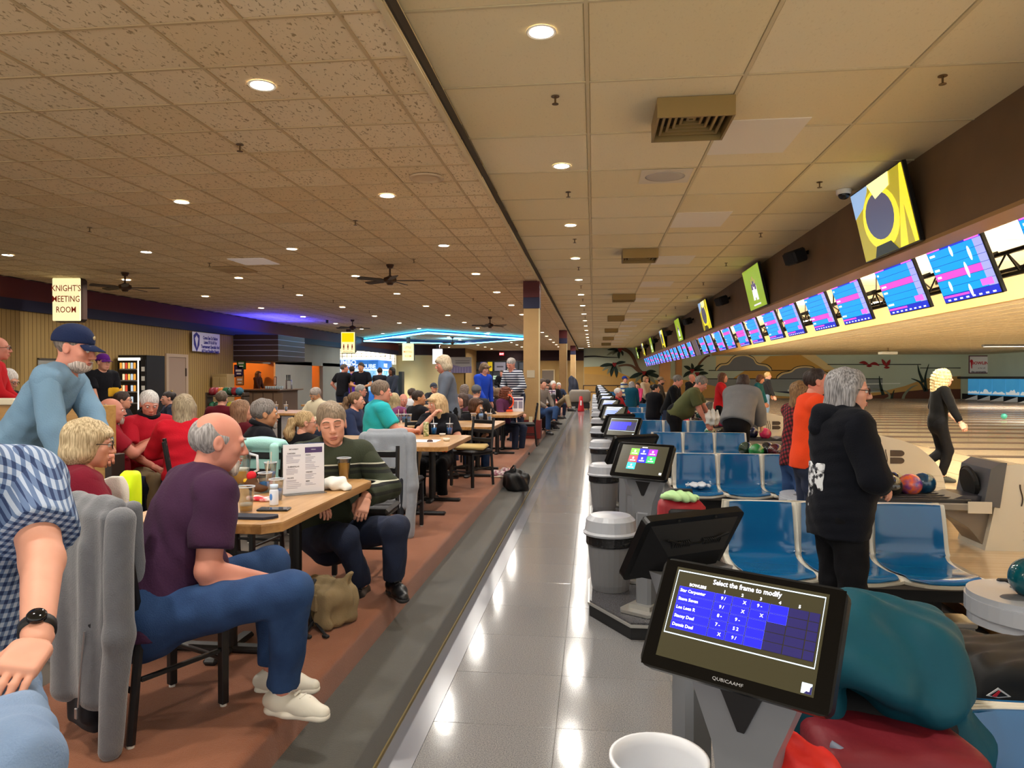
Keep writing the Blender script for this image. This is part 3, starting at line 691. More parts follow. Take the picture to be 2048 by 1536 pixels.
# bigger screens leaning out from the header beam, and box speakers between them
def big_face(kind):
    w, h = 1.46, .84; mb = MB()
    q = lambda i, x0, x1, z0, z1, y: mb.mat(i).add([(x0, y, z0), (x1, y, z0), (x1, y, z1), (x0, y, z1)], [(0, 1, 2, 3)])
    if kind == 0:
        mats = [S_('gold', '#b8a82c', .55), S_('slate', '#5b5a75', .5), S_('yellow', '#e6d72f', .8), S_('cream', '#f1e9a8', .8), S_('bluegrey', '#8fb0d8', .7), S_('dark', '#33301f', .35)]
        q(0, -w / 2, w / 2, -h / 2, h / 2, 0)
        mb.mat(4).prism([(-.73, .42), (-.73, .12), (-.45, .2), (-.25, .35), (-.2, .42)], -.001, -.003, 'y')
        el = [(-.05 + .38 * math.cos(a), .02 + .27 * math.sin(a)) for a in [2 * PI * k / 24 for k in range(24)]]
        mb.mat(2).prism([(x * 1.28 + .02, z * 1.3 - .04) for x, z in el], -.002, -.004, 'y'); mb.mat(1).prism(el, -.005, -.007, 'y')
        mb.mat(3).prism([(-.2, .42), (-.05, .22), (.35, .28), (.4, .42)], -.005, -.008, 'y'); mb.mat(5).prism([(-.4, -.42), (-.3, -.3), (.1, -.3), (.25, -.42)], -.005, -.008, 'y'); mb.mat(2).prism([(.3, -.42), (.55, .1), (.68, .42), (.73, .42), (.73, -.42)], -.005, -.008, 'y'); mb.mat(0).prism([(.5, -.42), (.6, .0), (.66, -.42)], -.009, -.011, 'y')
    else:
        mats = [S_('field', '#8fae2a', .65), S_('jersey', '#e9e6ee', .7), S_('maroon', '#6a4a7a', .5), S_('skin', '#c79a70', .5)]
        q(0, -w / 2, w / 2, -h / 2, h / 2, 0)
        for x, z, s in ((-.12, -.05, 1), (.02, .0, 1.1), (.14, -.06, 1)):
            mb.mat(1).prism([(x - .08 * s, z - .2), (x + .08 * s, z - .2), (x + .06 * s, z + .1), (x - .06 * s, z + .1)], -.001, -.004, 'y'); mb.mat(2).prism([(x - .06 * s, z + .02), (x + .06 * s, z + .02), (x + .05, z + .14), (x - .05, z + .14)], -.005, -.006, 'y')
            mb.mat(3).sphere((x, -.004, z + .19), (.04, .003, .05), 8, 6)
        mb.mat(1).prism([(-.3, -.33), (.3, -.33), (.3, -.36), (-.3, -.36)], -.001, -.003, 'y')
    me = mb.mesh('screen_picture')
    for m_ in mats: me.materials.append(m_)
    me.polygons.foreach_set('material_index', mb.m); return me
bf = [big_face(0), big_face(1)]
bb = MB().rbox((-.745, 0, -.435), (.745, .05, .435), .006).mesh('bezel'); bb.materials.append(BZ)
bm = MB().box((-.2, .05, -.1), (.2, .24, .1)).mesh('wall_mount'); bm.materials.append(BZ)
for k in range(8):
    y = 8.6 + 6.55 * k
    t = thing('television', f'{ORD[k]} large television leaning out from the brown beam, {"yellow picture" if k % 2 == 0 else "players on a green field"}', 'television', (3.29, y, 3.56), 0, 'televisions on the beam')
    t.rotation_euler = (math.radians(13), 0, -PI / 2)
    put('bezel', bb, t); put('screen_picture', bf[k % 2], t, (0, -.002, 0)); put('wall_mount', bm, t)
spk = MB().rbox((-.17, -.13, -.11), (.17, .1, .11), .03).mesh('cabinet'); spk.materials.append(M('speaker_black', '#141416', rough=.6))
spg = MB().rbox((-.15, -.14, -.09), (.15, -.128, .09), .008).mesh('grille'); spg.materials.append(M('speaker_grille', '#202024', rough=.8, bump=(400, .5)))
spb = MB().box((-.03, .09, -.03), (.03, .22, .03)).mesh('arm'); spb.materials.append(BZ)
for k in range(7):
    t = thing('speaker', f'{ORD[k]} small black loudspeaker along the brown beam between televisions', 'speaker', (3.24, 11.9 + 6.6 * k, 3.66), 0, 'loudspeakers on the beam'); t.rotation_euler = (math.radians(20), 0, -PI / 2 + .25)
    put('cabinet', spk, t); put('grille', spg, t); put('arm', spb, t)

# ------------------------------------------------------------------ ceiling fittings
VENT = M('vent_brass', '#9a8250', rough=.45, metal=.3); VENTD = M('vent_dark', '#3a2e1a', rough=.7)
def vent(x, y, label):
    t = thing('air_vent', label, 'air vent', (x, y, ZR), 0, 'boxed air vents hung below the ceiling')
    s, d = .32, .17
    for a, b_ in (((-s, -s), (s, -s + .02)), ((-s, s - .02), (s, s)), ((-s, -s + .02), (-s + .02, s - .02)), ((s - .02, -s + .02), (s, s - .02))):
        MB().box((a[0], a[1], -d), (b_[0], b_[1], -.002)).build('side_panel', VENT, t)
    MB().box((-s + .02, -s + .02, -.03), (s - .02, s - .02, -.004)).build('throat', VENTD, t)
    for k in range(5):
        q = s - .06 - k * .055
        MB().prism([(-q, -q), (q, -q), (q, q), (-q, q)], -.10, -.09, 'z')
        fr = MB()
        for a, b_ in (((-q, -q), (q, -q + .022)), ((-q, q - .022), (q, q)), ((-q, -q + .022), (-q + .022, q - .022)), ((q - .022, -q + .022), (q, q - .022))): fr.box((a[0], a[1], -.13 + k * .012), (b_[0], b_[1], -.10 + k * .012))
        fr.build('louvre', VENT, t)
for k in range(7): vent(.85, 6.4 + 7.05 * k, f'{ORD[k]} boxed brass air vent hanging below the smooth ceiling')
SPR = M('sprinkler_metal', '#6d5637', rough=.4, metal=.7)
spm = MB().lathe([(0, -.003), (.035, -.004), (.035, 0)], n=14).cyl((0, 0, -.06), (0, 0, 0), .008, n=8).lathe([(0.0, -.068), (.028, -.066), (.028, -.062), (0, -.060)], n=12).mesh('sprinkler_head'); spm.materials.append(SPR)
def sprk(x, y, z, lab): tag(put('sprinkler', spm, None, (x, y, z)), lab, 'sprinkler', 'ceiling sprinklers')
for k in range(9): sprk(-.32, 5.96 + 3.08 * k, ZR, f'{ORD[k]} sprinkler head between the downlights above the aisle')
for k in range(9): sprk(2.7, 5.9 + 3.03 * k, ZR, f'{ORD[k]} sprinkler head in the row beside the brown beam')
for k in range(7): sprk(-3.3, 6.35 + 3.25 * k, ZL - .003, f'{ORD[k]} sprinkler head in the speckled ceiling row beside the soffit')
for k in range(5): sprk(-7.3, 9.6 + 3.25 * k, ZL - .003, f'{ORD[k]} sprinkler head in the middle of the speckled ceiling')
p = at(853, 355, z=ZL); t = MB().lathe([(0, -.006), (.09, -.008), (.15, -.004), (.155, -.016), (.185, -.012), (.19, 0)], n=32).build('ceiling_speaker', M('speaker_cream', '#cdb795', rough=.7), None, True, (p.x, p.y, ZL - .003)); tag(t, 'round cream ceiling speaker ring in the speckled tiles', 'speaker')
p = at(1330, 352, z=ZR); t = thing('ceiling_speaker', 'pale grey oval speaker panel set in the smooth ceiling', 'speaker', (p.x, p.y, ZR - .004)); MB().rbox((-.29, -.28, -.006), (.29, .28, .004), .004).build('plate', M('speaker_plate', '#ddd3bd', rough=.7), t); MB().sphere((0, 0, -.006), (.23, .2, .006), 24, 6).build('grille', M('speaker_grey', '#bfb7ab', rough=.8), t, True)
p = at(1688, 380, z=ZR); t = thing('security_camera', 'white dome security camera beside the big yellow television', 'camera', (p.x, p.y, ZR)); MB().lathe([(0, -.06), (.09, -.055), (.095, -.0)], n=24).build('mount', WHITE_T, t, True); MB().sphere((0, 0, -.06), (.07, .07, .06), 18, 10).build('dome', M('dome_black', '#16161a', rough=.1), t, True)
p = at(508, 522, z=ZL); t = MB().rbox((-.35, -.35, -.012), (.35, .35, 0), .004).build('ceiling_light_panel', M('panel_pale', '#ddd2cc', rough=.7, emis=.12), None, False, (p.x, p.y, ZL - .005)); tag(t, 'pale square ceiling panel between fan and speckled tiles', 'ceiling panel')
p = at(470, 538, z=ZL); t = thing('air_vent', 'square return air grille in the speckled ceiling by the pale panel', 'air vent', (p.x, p.y, ZL - .004)); MB().rbox((-.32, -.32, -.03), (.32, .32, 0), .004).build('frame', M('vent_cream', '#b79c72', rough=.6), t)
for k in range(6): MB().box((-.27, -.26 + k * .09, -.045), (.27, -.235 + k * .09, -.03)).build('slat', M('vent_cream'), t)
t = thing('projector', 'white ceiling projector hanging above the far lanes', 'projector', at(1776, 697, Y=44)); t.location.z = 3.18
MB().rbox((-.45, -.3, -.12), (.45, .3, .05), .03).build('body', M('proj_white', '#e8e3d2', rough=.4), t); MB().cyl((0, 0, .05), (0, 0, .27), .03, n=8).build('pole', SPR, t)
p = at(2010, 694, Y=40)
LF = bpy.data.lights.new('lane_lamp', 'AREA'); LF.shape = 'RECTANGLE'; LF.size = 4.0; LF.size_y = .25; LF.energy = 520; LF.color = (1, .9, .74); LF.spread = math.radians(150)
for k, yy in enumerate((40, 27, 15)):  # nearer fixtures stand out of view, added to brighten lanes and lane ceiling
    t = thing('lane_light', ('long dark grey lane light under the ceiling above the far lanes', 'added lane light outside the frame, brightening the middle lanes and ceiling', 'added lane light outside the frame, brightening the first lanes and ceiling')[k], 'light fixture', (p.x + .5 - 4 * (k > 0), yy, 3.36), 0, 'lane lights')
    MB().rbox((-1.6, -.15, -.02), (2.6, .15, .09), .03).build('housing', M('fixture_grey', '#77726a', rough=.6), t); MB().box((-1.5, -.12, -.035), (2.5, .12, -.02)).build('diffuser', M('lane_diffuser', '#fff2d8', emis=2.5), t)
    put('lamp', LF, t, (.5, 0, -.05))

# ------------------------------------------------------------------ ceiling fans
FANB = M('fan_bronze', '#4a3426', rough=.35, metal=.6); BLADE = M('fan_blade', '#33261d', rough=.5)
blade_me = MB().prism([(.12, -.03), (.22, -.065), (.62, -.075), (.66, -.05), (.66, .05), (.62, .075), (.22, .065), (.12, .03)], -.006, .006, 'z').mesh('blade'); blade_me.materials.append(BLADE)
body_me = MB().lathe([(0, -.40), (.05, -.395), (.07, -.36), (.12, -.34), (.13, -.30), (.12, -.26), (.06, -.235), (.018, -.21), (.018, -.08), (.05, -.07), (.075, -.02), (.075, 0)], n=24).mesh('motor'); body_me.materials.append(FANB)
def fan(u, v, Y, rot, lab):
    p = at(u, v, Y=Y); t = thing('ceiling_fan', lab, 'ceiling fan', (p.x, Y, ZL - .004), rot, 'bronze ceiling fans')
    put('motor', body_me, t)
    for k in range(5):
        b_ = put('blade', blade_me, t, (0, 0, -.31)); b_.rotation_euler = (math.radians(12), 0, 2 * PI * k / 5)
for k, a in enumerate(((250, 560, 13.8, .3, 'bronze ceiling fan beside the lit meeting room sign'), (780, 545, 13.4, .1, 'bronze ceiling fan above the middle tables'), (705, 655, 26, .5, 'bronze ceiling fan above the lit restroom sign'), (980, 650, 25.4, .9, 'bronze ceiling fan in front of the blue neon'), (905, 700, 38, .2, 'bronze ceiling fan beyond the blue neon'))): fan(*a)

# ------------------------------------------------------------------ lit hanging signs
SIGN = M('sign_glow', '#f0e6b0', emis=.72); SBOX = M('sign_box', '#3a261c', rough=.5); REDT = M('sign_red', '#a02a18', rough=.6, emis=.12)
def sign(u, v, Y, label, lines, size, glow=SIGN, hgt=.94, tmat=None):
    p = at(u, v, Y=Y); t = thing('hanging_sign', label, 'sign', (p.x, Y, p.z))
    t.rotation_euler = (0, 0, YAW * .9 if False else 0.12)
    wd = .62
    MB().rbox((-wd / 2 - .02, 0, -hgt / 2 - .02), (wd / 2 + .02, .27, hgt / 2 + .02), .06).build('case', SBOX, t)
    MB().rbox((-wd / 2, -.012, -hgt / 2), (wd / 2, .02, hgt / 2), .05).build('lit_face', glow, t)
    MB().rbox((-.1, .08, hgt / 2 + .02), (.1, .18, ZL - p.z), .005).build('ceiling_mount', SBOX, t)
    n = len(lines)
    for i, l in enumerate(lines):
        text(l, size, tmat or REDT, t, frame((0, -.018, (n - 1) * .12 - i * .235 - .0), (1, 0, 0), (0, 0, 1)), xs=.78, bold=.0012)
    return t
sign(133, 599, 14.4, "lit cream sign in red letters beside the panelled wall", ["KNIGHT'S", 'MEETING', 'ROOM'], .19)
t = sign(696, 685, 31, 'lit restroom sign with yellow bowling pins on its upper half', [], .1)
YEL = M('sign_yellow', '#ffd400', emis=.7)
MB().rbox((-.27, -.02, .02), (.27, -.013, .43), .01).build('yellow_panel', YEL, t)
for x in (-.19, -.02): MB().lathe([(.0, 0), (.055, .02), (.075, .1), (.04, .2), (.025, .25), (.04, .31), (.0, .36)], (x, 0, 0.045), 14).build('pin_picture', M('pin_amber', '#f0a000', emis=.9), t).scale = (1, .08, 1); t.children[-1].location = (0, -.024, 0)
MB().box((.08, -.024, .05), (.25, -.02, .2)).box((.08, -.024, .23), (.25, -.02, .4)).build('icon_tile', M('pin_amber'), t)
for i, x in enumerate((-.19, 0, .19)):
    MB().sphere((x, -.018, -.1), (.025, .004, .028), 10, 6).box((x - .03, -.02, -.24), (x + .03, -.014, -.13)).box((x - .028, -.02, -.33), (x - .008, -.014, -.24)).box((x + .008, -.02, -.33), (x + .028, -.014, -.24)).build('pictogram', REDT, t)
text('RESTROOMS', .075, REDT, t, frame((0, -.016, -.41), (1, 0, 0), (0, 0, 1)))
sign(816, 704, 37.6, 'lit cream meeting room sign under the blue neon', ["LITTLE", 'MEETING', 'ROOM'], .15, tmat=M('sign_tan', '#c9803c', emis=.6))
sign(875, 713, 44, 'white lit sign behind the grey-topped woman', ['RENTAL', 'DESK'], .13, M('sign_white', '#eef2ff', emis=1.1), tmat=M('sign_grey', '#8a8a96', rough=.6))
# exit sign
p = at(1003, 707, Y=57.2); t = thing('exit_sign', 'small red lit exit sign on the dark far band', 'exit sign', (p.x, 57.3, p.z)); MB().rbox((-.2, 0, -.16), (.2, .08, .2), .01).build('case', M('exit_case', '#7a1f20', rough=.5), t); MB().box((-.18, -.01, -.14), (.18, 0, .06)).build('lit_face', M('exit_red', '#ff2a35', emis=1.6), t); text('EXIT', .17, M('exit_white', '#ffd9d9', emis=1.5), t, frame((0, -.014, -.04), (1, 0, 0), (0, 0, 1)), bold=.006)

# ------------------------------------------------------------------ neon on the ceiling
NEON = M('neon_blue', '#5fd0ff', emis=7.0); NEONB = M('neon_core', '#3f9fe8', emis=2.2)
t = thing('neon_ring', 'large blue neon diamond hung under the ceiling', 'neon light', (-8.4, 38, 0))
def ring(pts, r, mat, nm, dz): MB().tube([Vector(q) + Vector((8.4, -38, dz)) for q in pts], r, 6, True).build(nm, mat, t, True)
dia = [at(728, 682, z=3.72), at(855, 665.5, z=3.72), at(1052, 678, z=3.72), at(925, 687.5, z=3.72)]
ring(dia, .035, NEON, 'neon_tube', 0); ring([(p.x * 1.0, p.y, p.z) for p in dia], .03, NEONB, 'neon_tube', .13)
c = sum(dia, Vector()) / 4
skirt = MB()
for i in range(4):
    a, b_ = dia[i], dia[(i + 1) % 4]; off = Vector((8.4, -38, 0))
    ai, bi = a + (c - a) * .03 + off, b_ + (c - b_) * .03 + off
    skirt.add([ai, bi, bi + Vector((0, 0, .17)), ai + Vector((0, 0, .17))], [(0, 1, 2, 3)])
o = skirt.build('backing_band', M('neon_band', '#3b4f78', rough=.5), t); sk = o.modifiers.new('thickness', 'SOLIDIFY'); sk.thickness = .02
NL = bpy.data.lights.new('neon_light', 'AREA'); NL.shape = 'SQUARE'; NL.size = 1.2; NL.energy = 45; NL.color = (.15, .5, 1.0); NL.spread = PI
for q in ((dia[0] * .6 + c * .4), (dia[2] * .6 + c * .4), (dia[1] * .5 + c * .5), (dia[3] * .5 + c * .5)):
    l = put('neon_glow', NL, t, Vector((q.x + 8.4, q.y - 38, 3.55))); l.rotation_euler = (PI, 0, 0)

# ------------------------------------------------------------------ square pillars along the platform
for i, yp in enumerate((16.2, 33.0, 49.0)):
    t = thing('pillar', ('tan square pillar with red base beside the black chair', 'second tan square pillar along the platform edge', 'tan square pillar at the far end of the platform')[i], 'pillar', (-1.40, yp, ZP), 0, 'pillars along the platform')
    MB().rbox((-.18, -.18, .42), (.18, .18, 2.95), .008).build('shaft', M('pillar_tan', '#a8875a', rough=.75, var=(4, '#9c7c50', .3), bump=(40, .3)), t)
    MB().rbox((-.185, -.185, 2.95), (.185, .185, 3.2), .004).build('navy_band', NAVY, t); MB().rbox((-.186, -.186, 3.2), (.186, .186, ZL - ZP - .004), .004).build('maroon_band', M('pillar_maroon', '#541a1c', rough=.6), t)
    MB().rbox((-.215, -.215, 0), (.215, .215, .42), .006).build('base', M('pillar_base', '#6e1f1a', rough=.45), t)
    MB().box((.17, -.192, .42), (.192, -.17, 2.95)).build('corner_guard', M('corner_guard', '#cfc09a', rough=.4), t)
    if i == 0:
        MB().rbox((-.10, -.19, 1.38), (.08, -.18, 1.55), .004).build('wall_vent', M('vent_grey', '#b3a58c', rough=.6, bump=(300, .6)), t)
        MB().rbox((-.05, -.225, .33), (.035, -.215, .5), .004).build('outlet_plate', M('outlet_cream', '#d9cba6', rough=.5), t)
# ------------------------------------------------------------------ smooth-blended solids (bodies, cloth, bags)
class Solid:
    """union of tapered capsules, ellipsoids and boxes blended smoothly; meshed on a grid"""
    def __init__(s, res): s.res = res; s.ops = []; s.cuts = []; s.nz = []
    def cone(s, a, b, ra, rb=None, k=0.02, flat=None, sub=False):
        s.ops.append(('c', np.array(a, float), np.array(b, float), ra, ra if rb is None else rb, k, flat, sub)); return s
    def ell(s, c, r, R=None, k=0.02, sub=False):
        if not isinstance(r, (tuple, list)): r = (r, r, r)
        s.ops.append(('e', np.array(c, float), np.array(r, float), None if R is None else np.array(R, float), k, None, None, sub)); return s
    def box(s, c, h, R=None, rd=0.02, k=0.02, sub=False):
        s.ops.append(('b', np.array(c, float), np.array(h, float), None if R is None else np.array(R, float), rd, k, None, sub)); return s
    def cut(s, n, p):
        n = np.array(n, float); n /= np.linalg.norm(n); s.cuts.append((n, float(n @ np.array(p, float)))); return s
    def noise(s, amp, freq, seed=0): s.nz.append((amp, freq, seed)); return s
    def bounds(s, op):
        t = op[0]
        if t == 'c':
            r = max(op[3], op[4]); lo = np.minimum(op[1], op[2]) - r; hi = np.maximum(op[1], op[2]) + r
        elif t == 'e':
            e = op[2] if op[3] is None else np.abs(op[3].T) @ op[2]; lo, hi = op[1] - e, op[1] + e
        else:
            e = (op[2] if op[3] is None else np.abs(op[3].T) @ op[2]) + op[4]; lo, hi = op[1] - e, op[1] + e
        return lo, hi
    def mesh(s):
        res = s.res
        bl = [s.bounds(o) for o in s.ops if not o[-1]]
        lo = np.min([b[0] for b in bl], 0) - 3 * res; hi = np.max([b[1] for b in bl], 0) + 3 * res
        n = np.ceil((hi - lo) / res).astype(int) + 1
        D = np.full(n, 0.5, np.float32)
        ax = [(lo[i] + res * np.arange(n[i])).astype(np.float32) for i in range(3)]
        for op in s.ops:
            b0, b1 = s.bounds(op); k = op[5] if op[0] != 'e' else op[4]; m = k + 2.5 * res
            i0 = np.maximum(np.floor((b0 - m - lo) / res).astype(int), 0); i1 = np.minimum(np.ceil((b1 + m - lo) / res).astype(int) + 1, n)
            if (i1 <= i0).any(): continue
            sl = tuple(slice(i0[q], i1[q]) for q in range(3))
            X = ax[0][sl[0]][:, None, None]; Y = ax[1][sl[1]][None, :, None]; Z = ax[2][sl[2]][None, None, :]
            if op[0] == 'c':
                a, b, ra, rb, fl = op[1], op[2], op[3], op[4], op[6]
                ba = b - a; L = float(ba @ ba) + 1e-9
                px, py, pz = X - a[0], Y - a[1], Z - a[2]
                h = np.clip((px * ba[0] + py * ba[1] + pz * ba[2]) / L, 0, 1)
                qx, qy, qz = px - ba[0] * h, py - ba[1] * h, pz - ba[2] * h
                d2 = qx * qx + qy * qy + qz * qz
                if fl is not None:
                    nn = np.array(fl[0], float); nn /= np.linalg.norm(nn); dn = qx * nn[0] + qy * nn[1] + qz * nn[2]
                    d2 = d2 + (fl[1] ** 2 - 1) * dn * dn
                d = np.sqrt(d2) - (ra + (rb - ra) * h)
            else:
                c, R = op[1], op[3]; px, py, pz = X - c[0], Y - c[1], Z - c[2]
                if R is not None:
                    px, py, pz = R[0, 0] * px + R[0, 1] * py + R[0, 2] * pz, R[1, 0] * px + R[1, 1] * py + R[1, 2] * pz, R[2, 0] * px + R[2, 1] * py + R[2, 2] * pz
                if op[0] == 'e':
                    r = op[2]; k0 = np.sqrt((px / r[0]) ** 2 + (py / r[1]) ** 2 + (pz / r[2]) ** 2); k1 = np.sqrt((px / r[0] ** 2) ** 2 + (py / r[1] ** 2) ** 2 + (pz / r[2] ** 2) ** 2) + 1e-6
                    d = k0 * (k0 - 1) / k1
                else:
                    q0, q1, q2 = np.abs(px) - op[2][0], np.abs(py) - op[2][1], np.abs(pz) - op[2][2]
                    d = np.sqrt(np.maximum(q0, 0) ** 2 + np.maximum(q1, 0) ** 2 + np.maximum(q2, 0) ** 2) + np.minimum(np.maximum(q0, np.maximum(q1, q2)), 0) - op[4]
            S = D[sl]
            if op[-1]:
                h = np.clip(0.5 - 0.5 * (S + d) / max(k, 1e-4), 0, 1); D[sl] = S * (1 - h) + (-d) * h + k * h * (1 - h)
            else:
                h = np.clip(0.5 + 0.5 * (d - S) / max(k, 1e-4), 0, 1); D[sl] = d * (1 - h) + S * h - k * h * (1 - h)
        X, Y, Z = ax[0][:, None, None], ax[1][None, :, None], ax[2][None, None, :]
        for amp, f, sd in s.nz:
            r = np.random.default_rng(sd)
            for q in range(3):
                v = r.normal(size=3) * np.array(f, float); ph = r.uniform(0, 6.28)
                D += (amp * np.sin(v[0] * X + v[1] * Y + v[2] * Z + ph)).astype(np.float32)
        for nn, c in s.cuts: D = np.maximum(D, (nn[0] * X + nn[1] * Y + nn[2] * Z - c).astype(np.float32))
        D[0] = D[-1] = .5; D[:, 0] = D[:, -1] = .5; D[:, :, 0] = D[:, :, -1] = .5
        return nets(D, lo, res)
def nets(D, lo, res):
    S = D < 0
    c = S[:-1, :-1, :-1].astype(np.int8)
    tot = np.zeros_like(c)
    for i in (0, 1):
        for j in (0, 1):
            for k in (0, 1): tot += S[i:S.shape[0] - 1 + i, j:S.shape[1] - 1 + j, k:S.shape[2] - 1 + k]
    act = (tot > 0) & (tot < 8)
    ci = np.argwhere(act); nv = len(ci)
    if nv == 0: return np.zeros((0, 3), np.float32), np.zeros((0, 4), np.int32)
    idx = np.full(act.shape, -1, np.int32); idx[act] = np.arange(nv)
    acc = np.zeros((nv, 3)); cnt = np.zeros(nv)
    cor = [(i, j, k) for i in (0, 1) for j in (0, 1) for k in (0, 1)]
    val = {q: D[ci[:, 0] + q[0], ci[:, 1] + q[1], ci[:, 2] + q[2]] for q in cor}
    for q in cor:
        for a in range(3):
            if q[a]: continue
            r = list(q); r[a] = 1; r = tuple(r); d0, d1 = val[q], val[r]; m = (d0 < 0) != (d1 < 0)
            t = np.where(m, d0 / np.where(m, d0 - d1, 1), 0)
            p = np.zeros((nv, 3)); p[:] = q; p[:, a] += t
            acc += p * m[:, None]; cnt += m
    V = (ci + acc / cnt[:, None]) * res + lo
    F = []
    for a in range(3):
        b, c_ = (a + 1) % 3, (a + 2) % 3
        s0 = [slice(None)] * 3; s1 = [slice(None)] * 3; s0[a] = slice(0, -1); s1[a] = slice(1, None)
        e0, e1 = S[tuple(s0)], S[tuple(s1)]
        e = np.argwhere(e0 != e1)
        e = e[(e[:, b] > 0) & (e[:, c_] > 0) & (e[:, b] < D.shape[b] - 1) & (e[:, c_] < D.shape[c_] - 1)]
        inside = e0[e[:, 0], e[:, 1], e[:, 2]]
        def cell(db, dc):
            q = e.copy(); q[:, b] += db; q[:, c_] += dc; return idx[q[:, 0], q[:, 1], q[:, 2]]
        f = np.stack([cell(-1, -1), cell(0, -1), cell(0, 0), cell(-1, 0)], 1)
        f[~inside] = f[~inside][:, ::-1]
        F.append(f)
    return V.astype(np.float32), np.concatenate(F).astype(np.int32)
def np_mesh(name, parts, mats, mi=None, smooth=True):
    """one mesh object data from [(verts, quads)] lists"""
    off = 0; Vs = []; Fs = []; Ms = []
    for i, (v, f) in enumerate(parts):
        Vs.append(v); Fs.append(f + off); off += len(v); Ms.append(np.full(len(f), (mi[i] if mi else 0), np.int32))
    V = np.concatenate(Vs); Fq = np.concatenate(Fs); Mi = np.concatenate(Ms)
    me = bpy.data.meshes.new(name)
    me.vertices.add(len(V)); me.vertices.foreach_set('co', V.ravel())
    me.loops.add(Fq.size); me.loops.foreach_set('vertex_index', Fq.ravel())
    me.polygons.add(len(Fq)); me.polygons.foreach_set('loop_start', np.arange(0, Fq.size, 4, dtype=np.int32))
    for m_ in (mats if isinstance(mats, (list, tuple)) else [mats]): me.materials.append(m_)
    me.polygons.foreach_set('material_index', Mi)
    me.polygons.foreach_set('use_smooth', np.ones(len(Fq), bool))
    me.update(calc_edges=True); me.validate()
    return me
def blob(name, solid, mat, parent=None):
    v, f = solid.mesh(); return put(name, np_mesh(name, [(v, f)], mat), parent)
# ------------------------------------------------------------------ scoring consoles on their islands
PP = 3.25
GREYP = M('console_grey', '#7d8086', rough=.35, metal=.25); DKGREY = M('console_dark', '#4a4c50', rough=.45); SILVER = M('silver_edge', '#b9b8b4', rough=.3, metal=.7)
BLKP = M('console_black', '#0b0b0c', rough=.35, spec=.3); SCR_BG = M('screen_dark', '#1b1a22', rough=.2, emis=.6, spec=.0)
CW, CH = .43, .265
def e_(n, c, e=1.0): return M('ui_' + n, c, rough=.3, emis=e)
UI_BLUE = e_('blue', '#1616f2', 1.2); UI_DIM = e_('dim', '#1c1850', .6); UI_LINE = e_('line', '#cfe4f2', .9); UI_TXT = e_('text', '#f2f4ff', 1.1)
def R3(w, h, r, n=4):
    o = []
    for sx, sy, a0 in ((1, 1, 0), (-1, 1, 1), (-1, -1, 2), (1, -1, 3)):
        for k in range(n + 1):
            a = (a0 + k / n) * PI / 2; o.append((sx * (w / 2 - r) + r * math.cos(a), sy * (h / 2 - r) + r * math.sin(a)))
    return o
shell_me = MB().prism(R3(CW, CH, .022), .0, .028, 'y').mesh('tablet'); shell_me.materials.append(BLKP)
bk = MB()
bk.add([(-.19, .028, -.11), (.19, .028, -.11), (.19, .028, .11), (-.19, .028, .11), (-.12, .085, -.09), (.12, .085, -.09), (.12, .085, .02), (-.12, .085, .02)], [(0, 1, 5, 4), (1, 2, 6, 5), (2, 3, 7, 6), (3, 0, 4, 7), (4, 5, 6, 7)])
bk_me = bk.mesh('back_cover'); bk_me.materials.append(M('console_back', '#0e0e10', rough=.5, spec=.25))
slots = MB()
for s_ in (-1, 1):
    for k in range(9):
        x = s_ * (.03 + k * .009); slots.box((x - .002, .0605 + .0, .035), (x + .002, .072, .062))
for s_ in (-1, 1): slots.sphere((s_ * .08, .029, .122), .006, 8, 6)
sl_me = slots.mesh('vent_slots'); sl_me.materials.append(M('slot_black', '#050505', rough=.9))
smile = MB().tube([(x, .062 + .006, .078 - .03 * (1 - (x / .13) ** 2)) for x in [(-.13 + .26 * k / 12) for k in range(13)]], .004, 6).mesh('back_ridge'); smile.materials.append(M('console_back'))
face_me = MB().add([(-.178, 0, -.108), (.178, 0, -.108), (.178, 0, .108), (-.178, 0, .108)], [(0, 1, 2, 3)]).mesh('glass'); face_me.materials.append(SCR_BG)
gloss = MB().add([(-.21, 0, -.128), (.21, 0, -.128), (.21, 0, .128), (-.21, 0, .128)], [(0, 1, 2, 3)]).mesh('bezel_glass'); gloss.materials.append(M('bezel_gloss', '#060607', rough=.12, spec=.2))
neck = MB()
vp = [(-.15, 1.06), (-.10, .93), (-.072, .86), (-.06, .78), (.06, .78), (.072, .86), (.10, .93), (.15, 1.06)]
neck.prism(vp, .02, .10, 'y')
neck_me = neck.mesh('neck'); neck_me.materials.append(M('neck_grey', '#85888e', rough=.3, metal=.3))
tri_me = MB().prism([(-.055, 1.0), (.055, 1.0), (.045, .985), (.008, .905), (-.008, .905), (-.045, .985)], .012, .022, 'y').mesh('neck_inset'); tri_me.materials.append(M('inset_black', '#141417', rough=.4))
post_me = MB().rbox((-.058, .01, .10), (.058, .115, .80), .02).mesh('post'); post_me.materials.append(GREYP)
foot_me = MB().prism([(-.13, -.06), (-.1, -.1), (.1, -.1), (.13, -.06), (.13, .18), (.1, .21), (-.1, .21), (-.13, .18)], .115, .135, 'z').prism([(-.08, -.03), (.08, -.03), (.08, .15), (-.08, .15)], .135, .165, 'z').mesh('foot_plate'); foot_me.materials.append(SILVER)
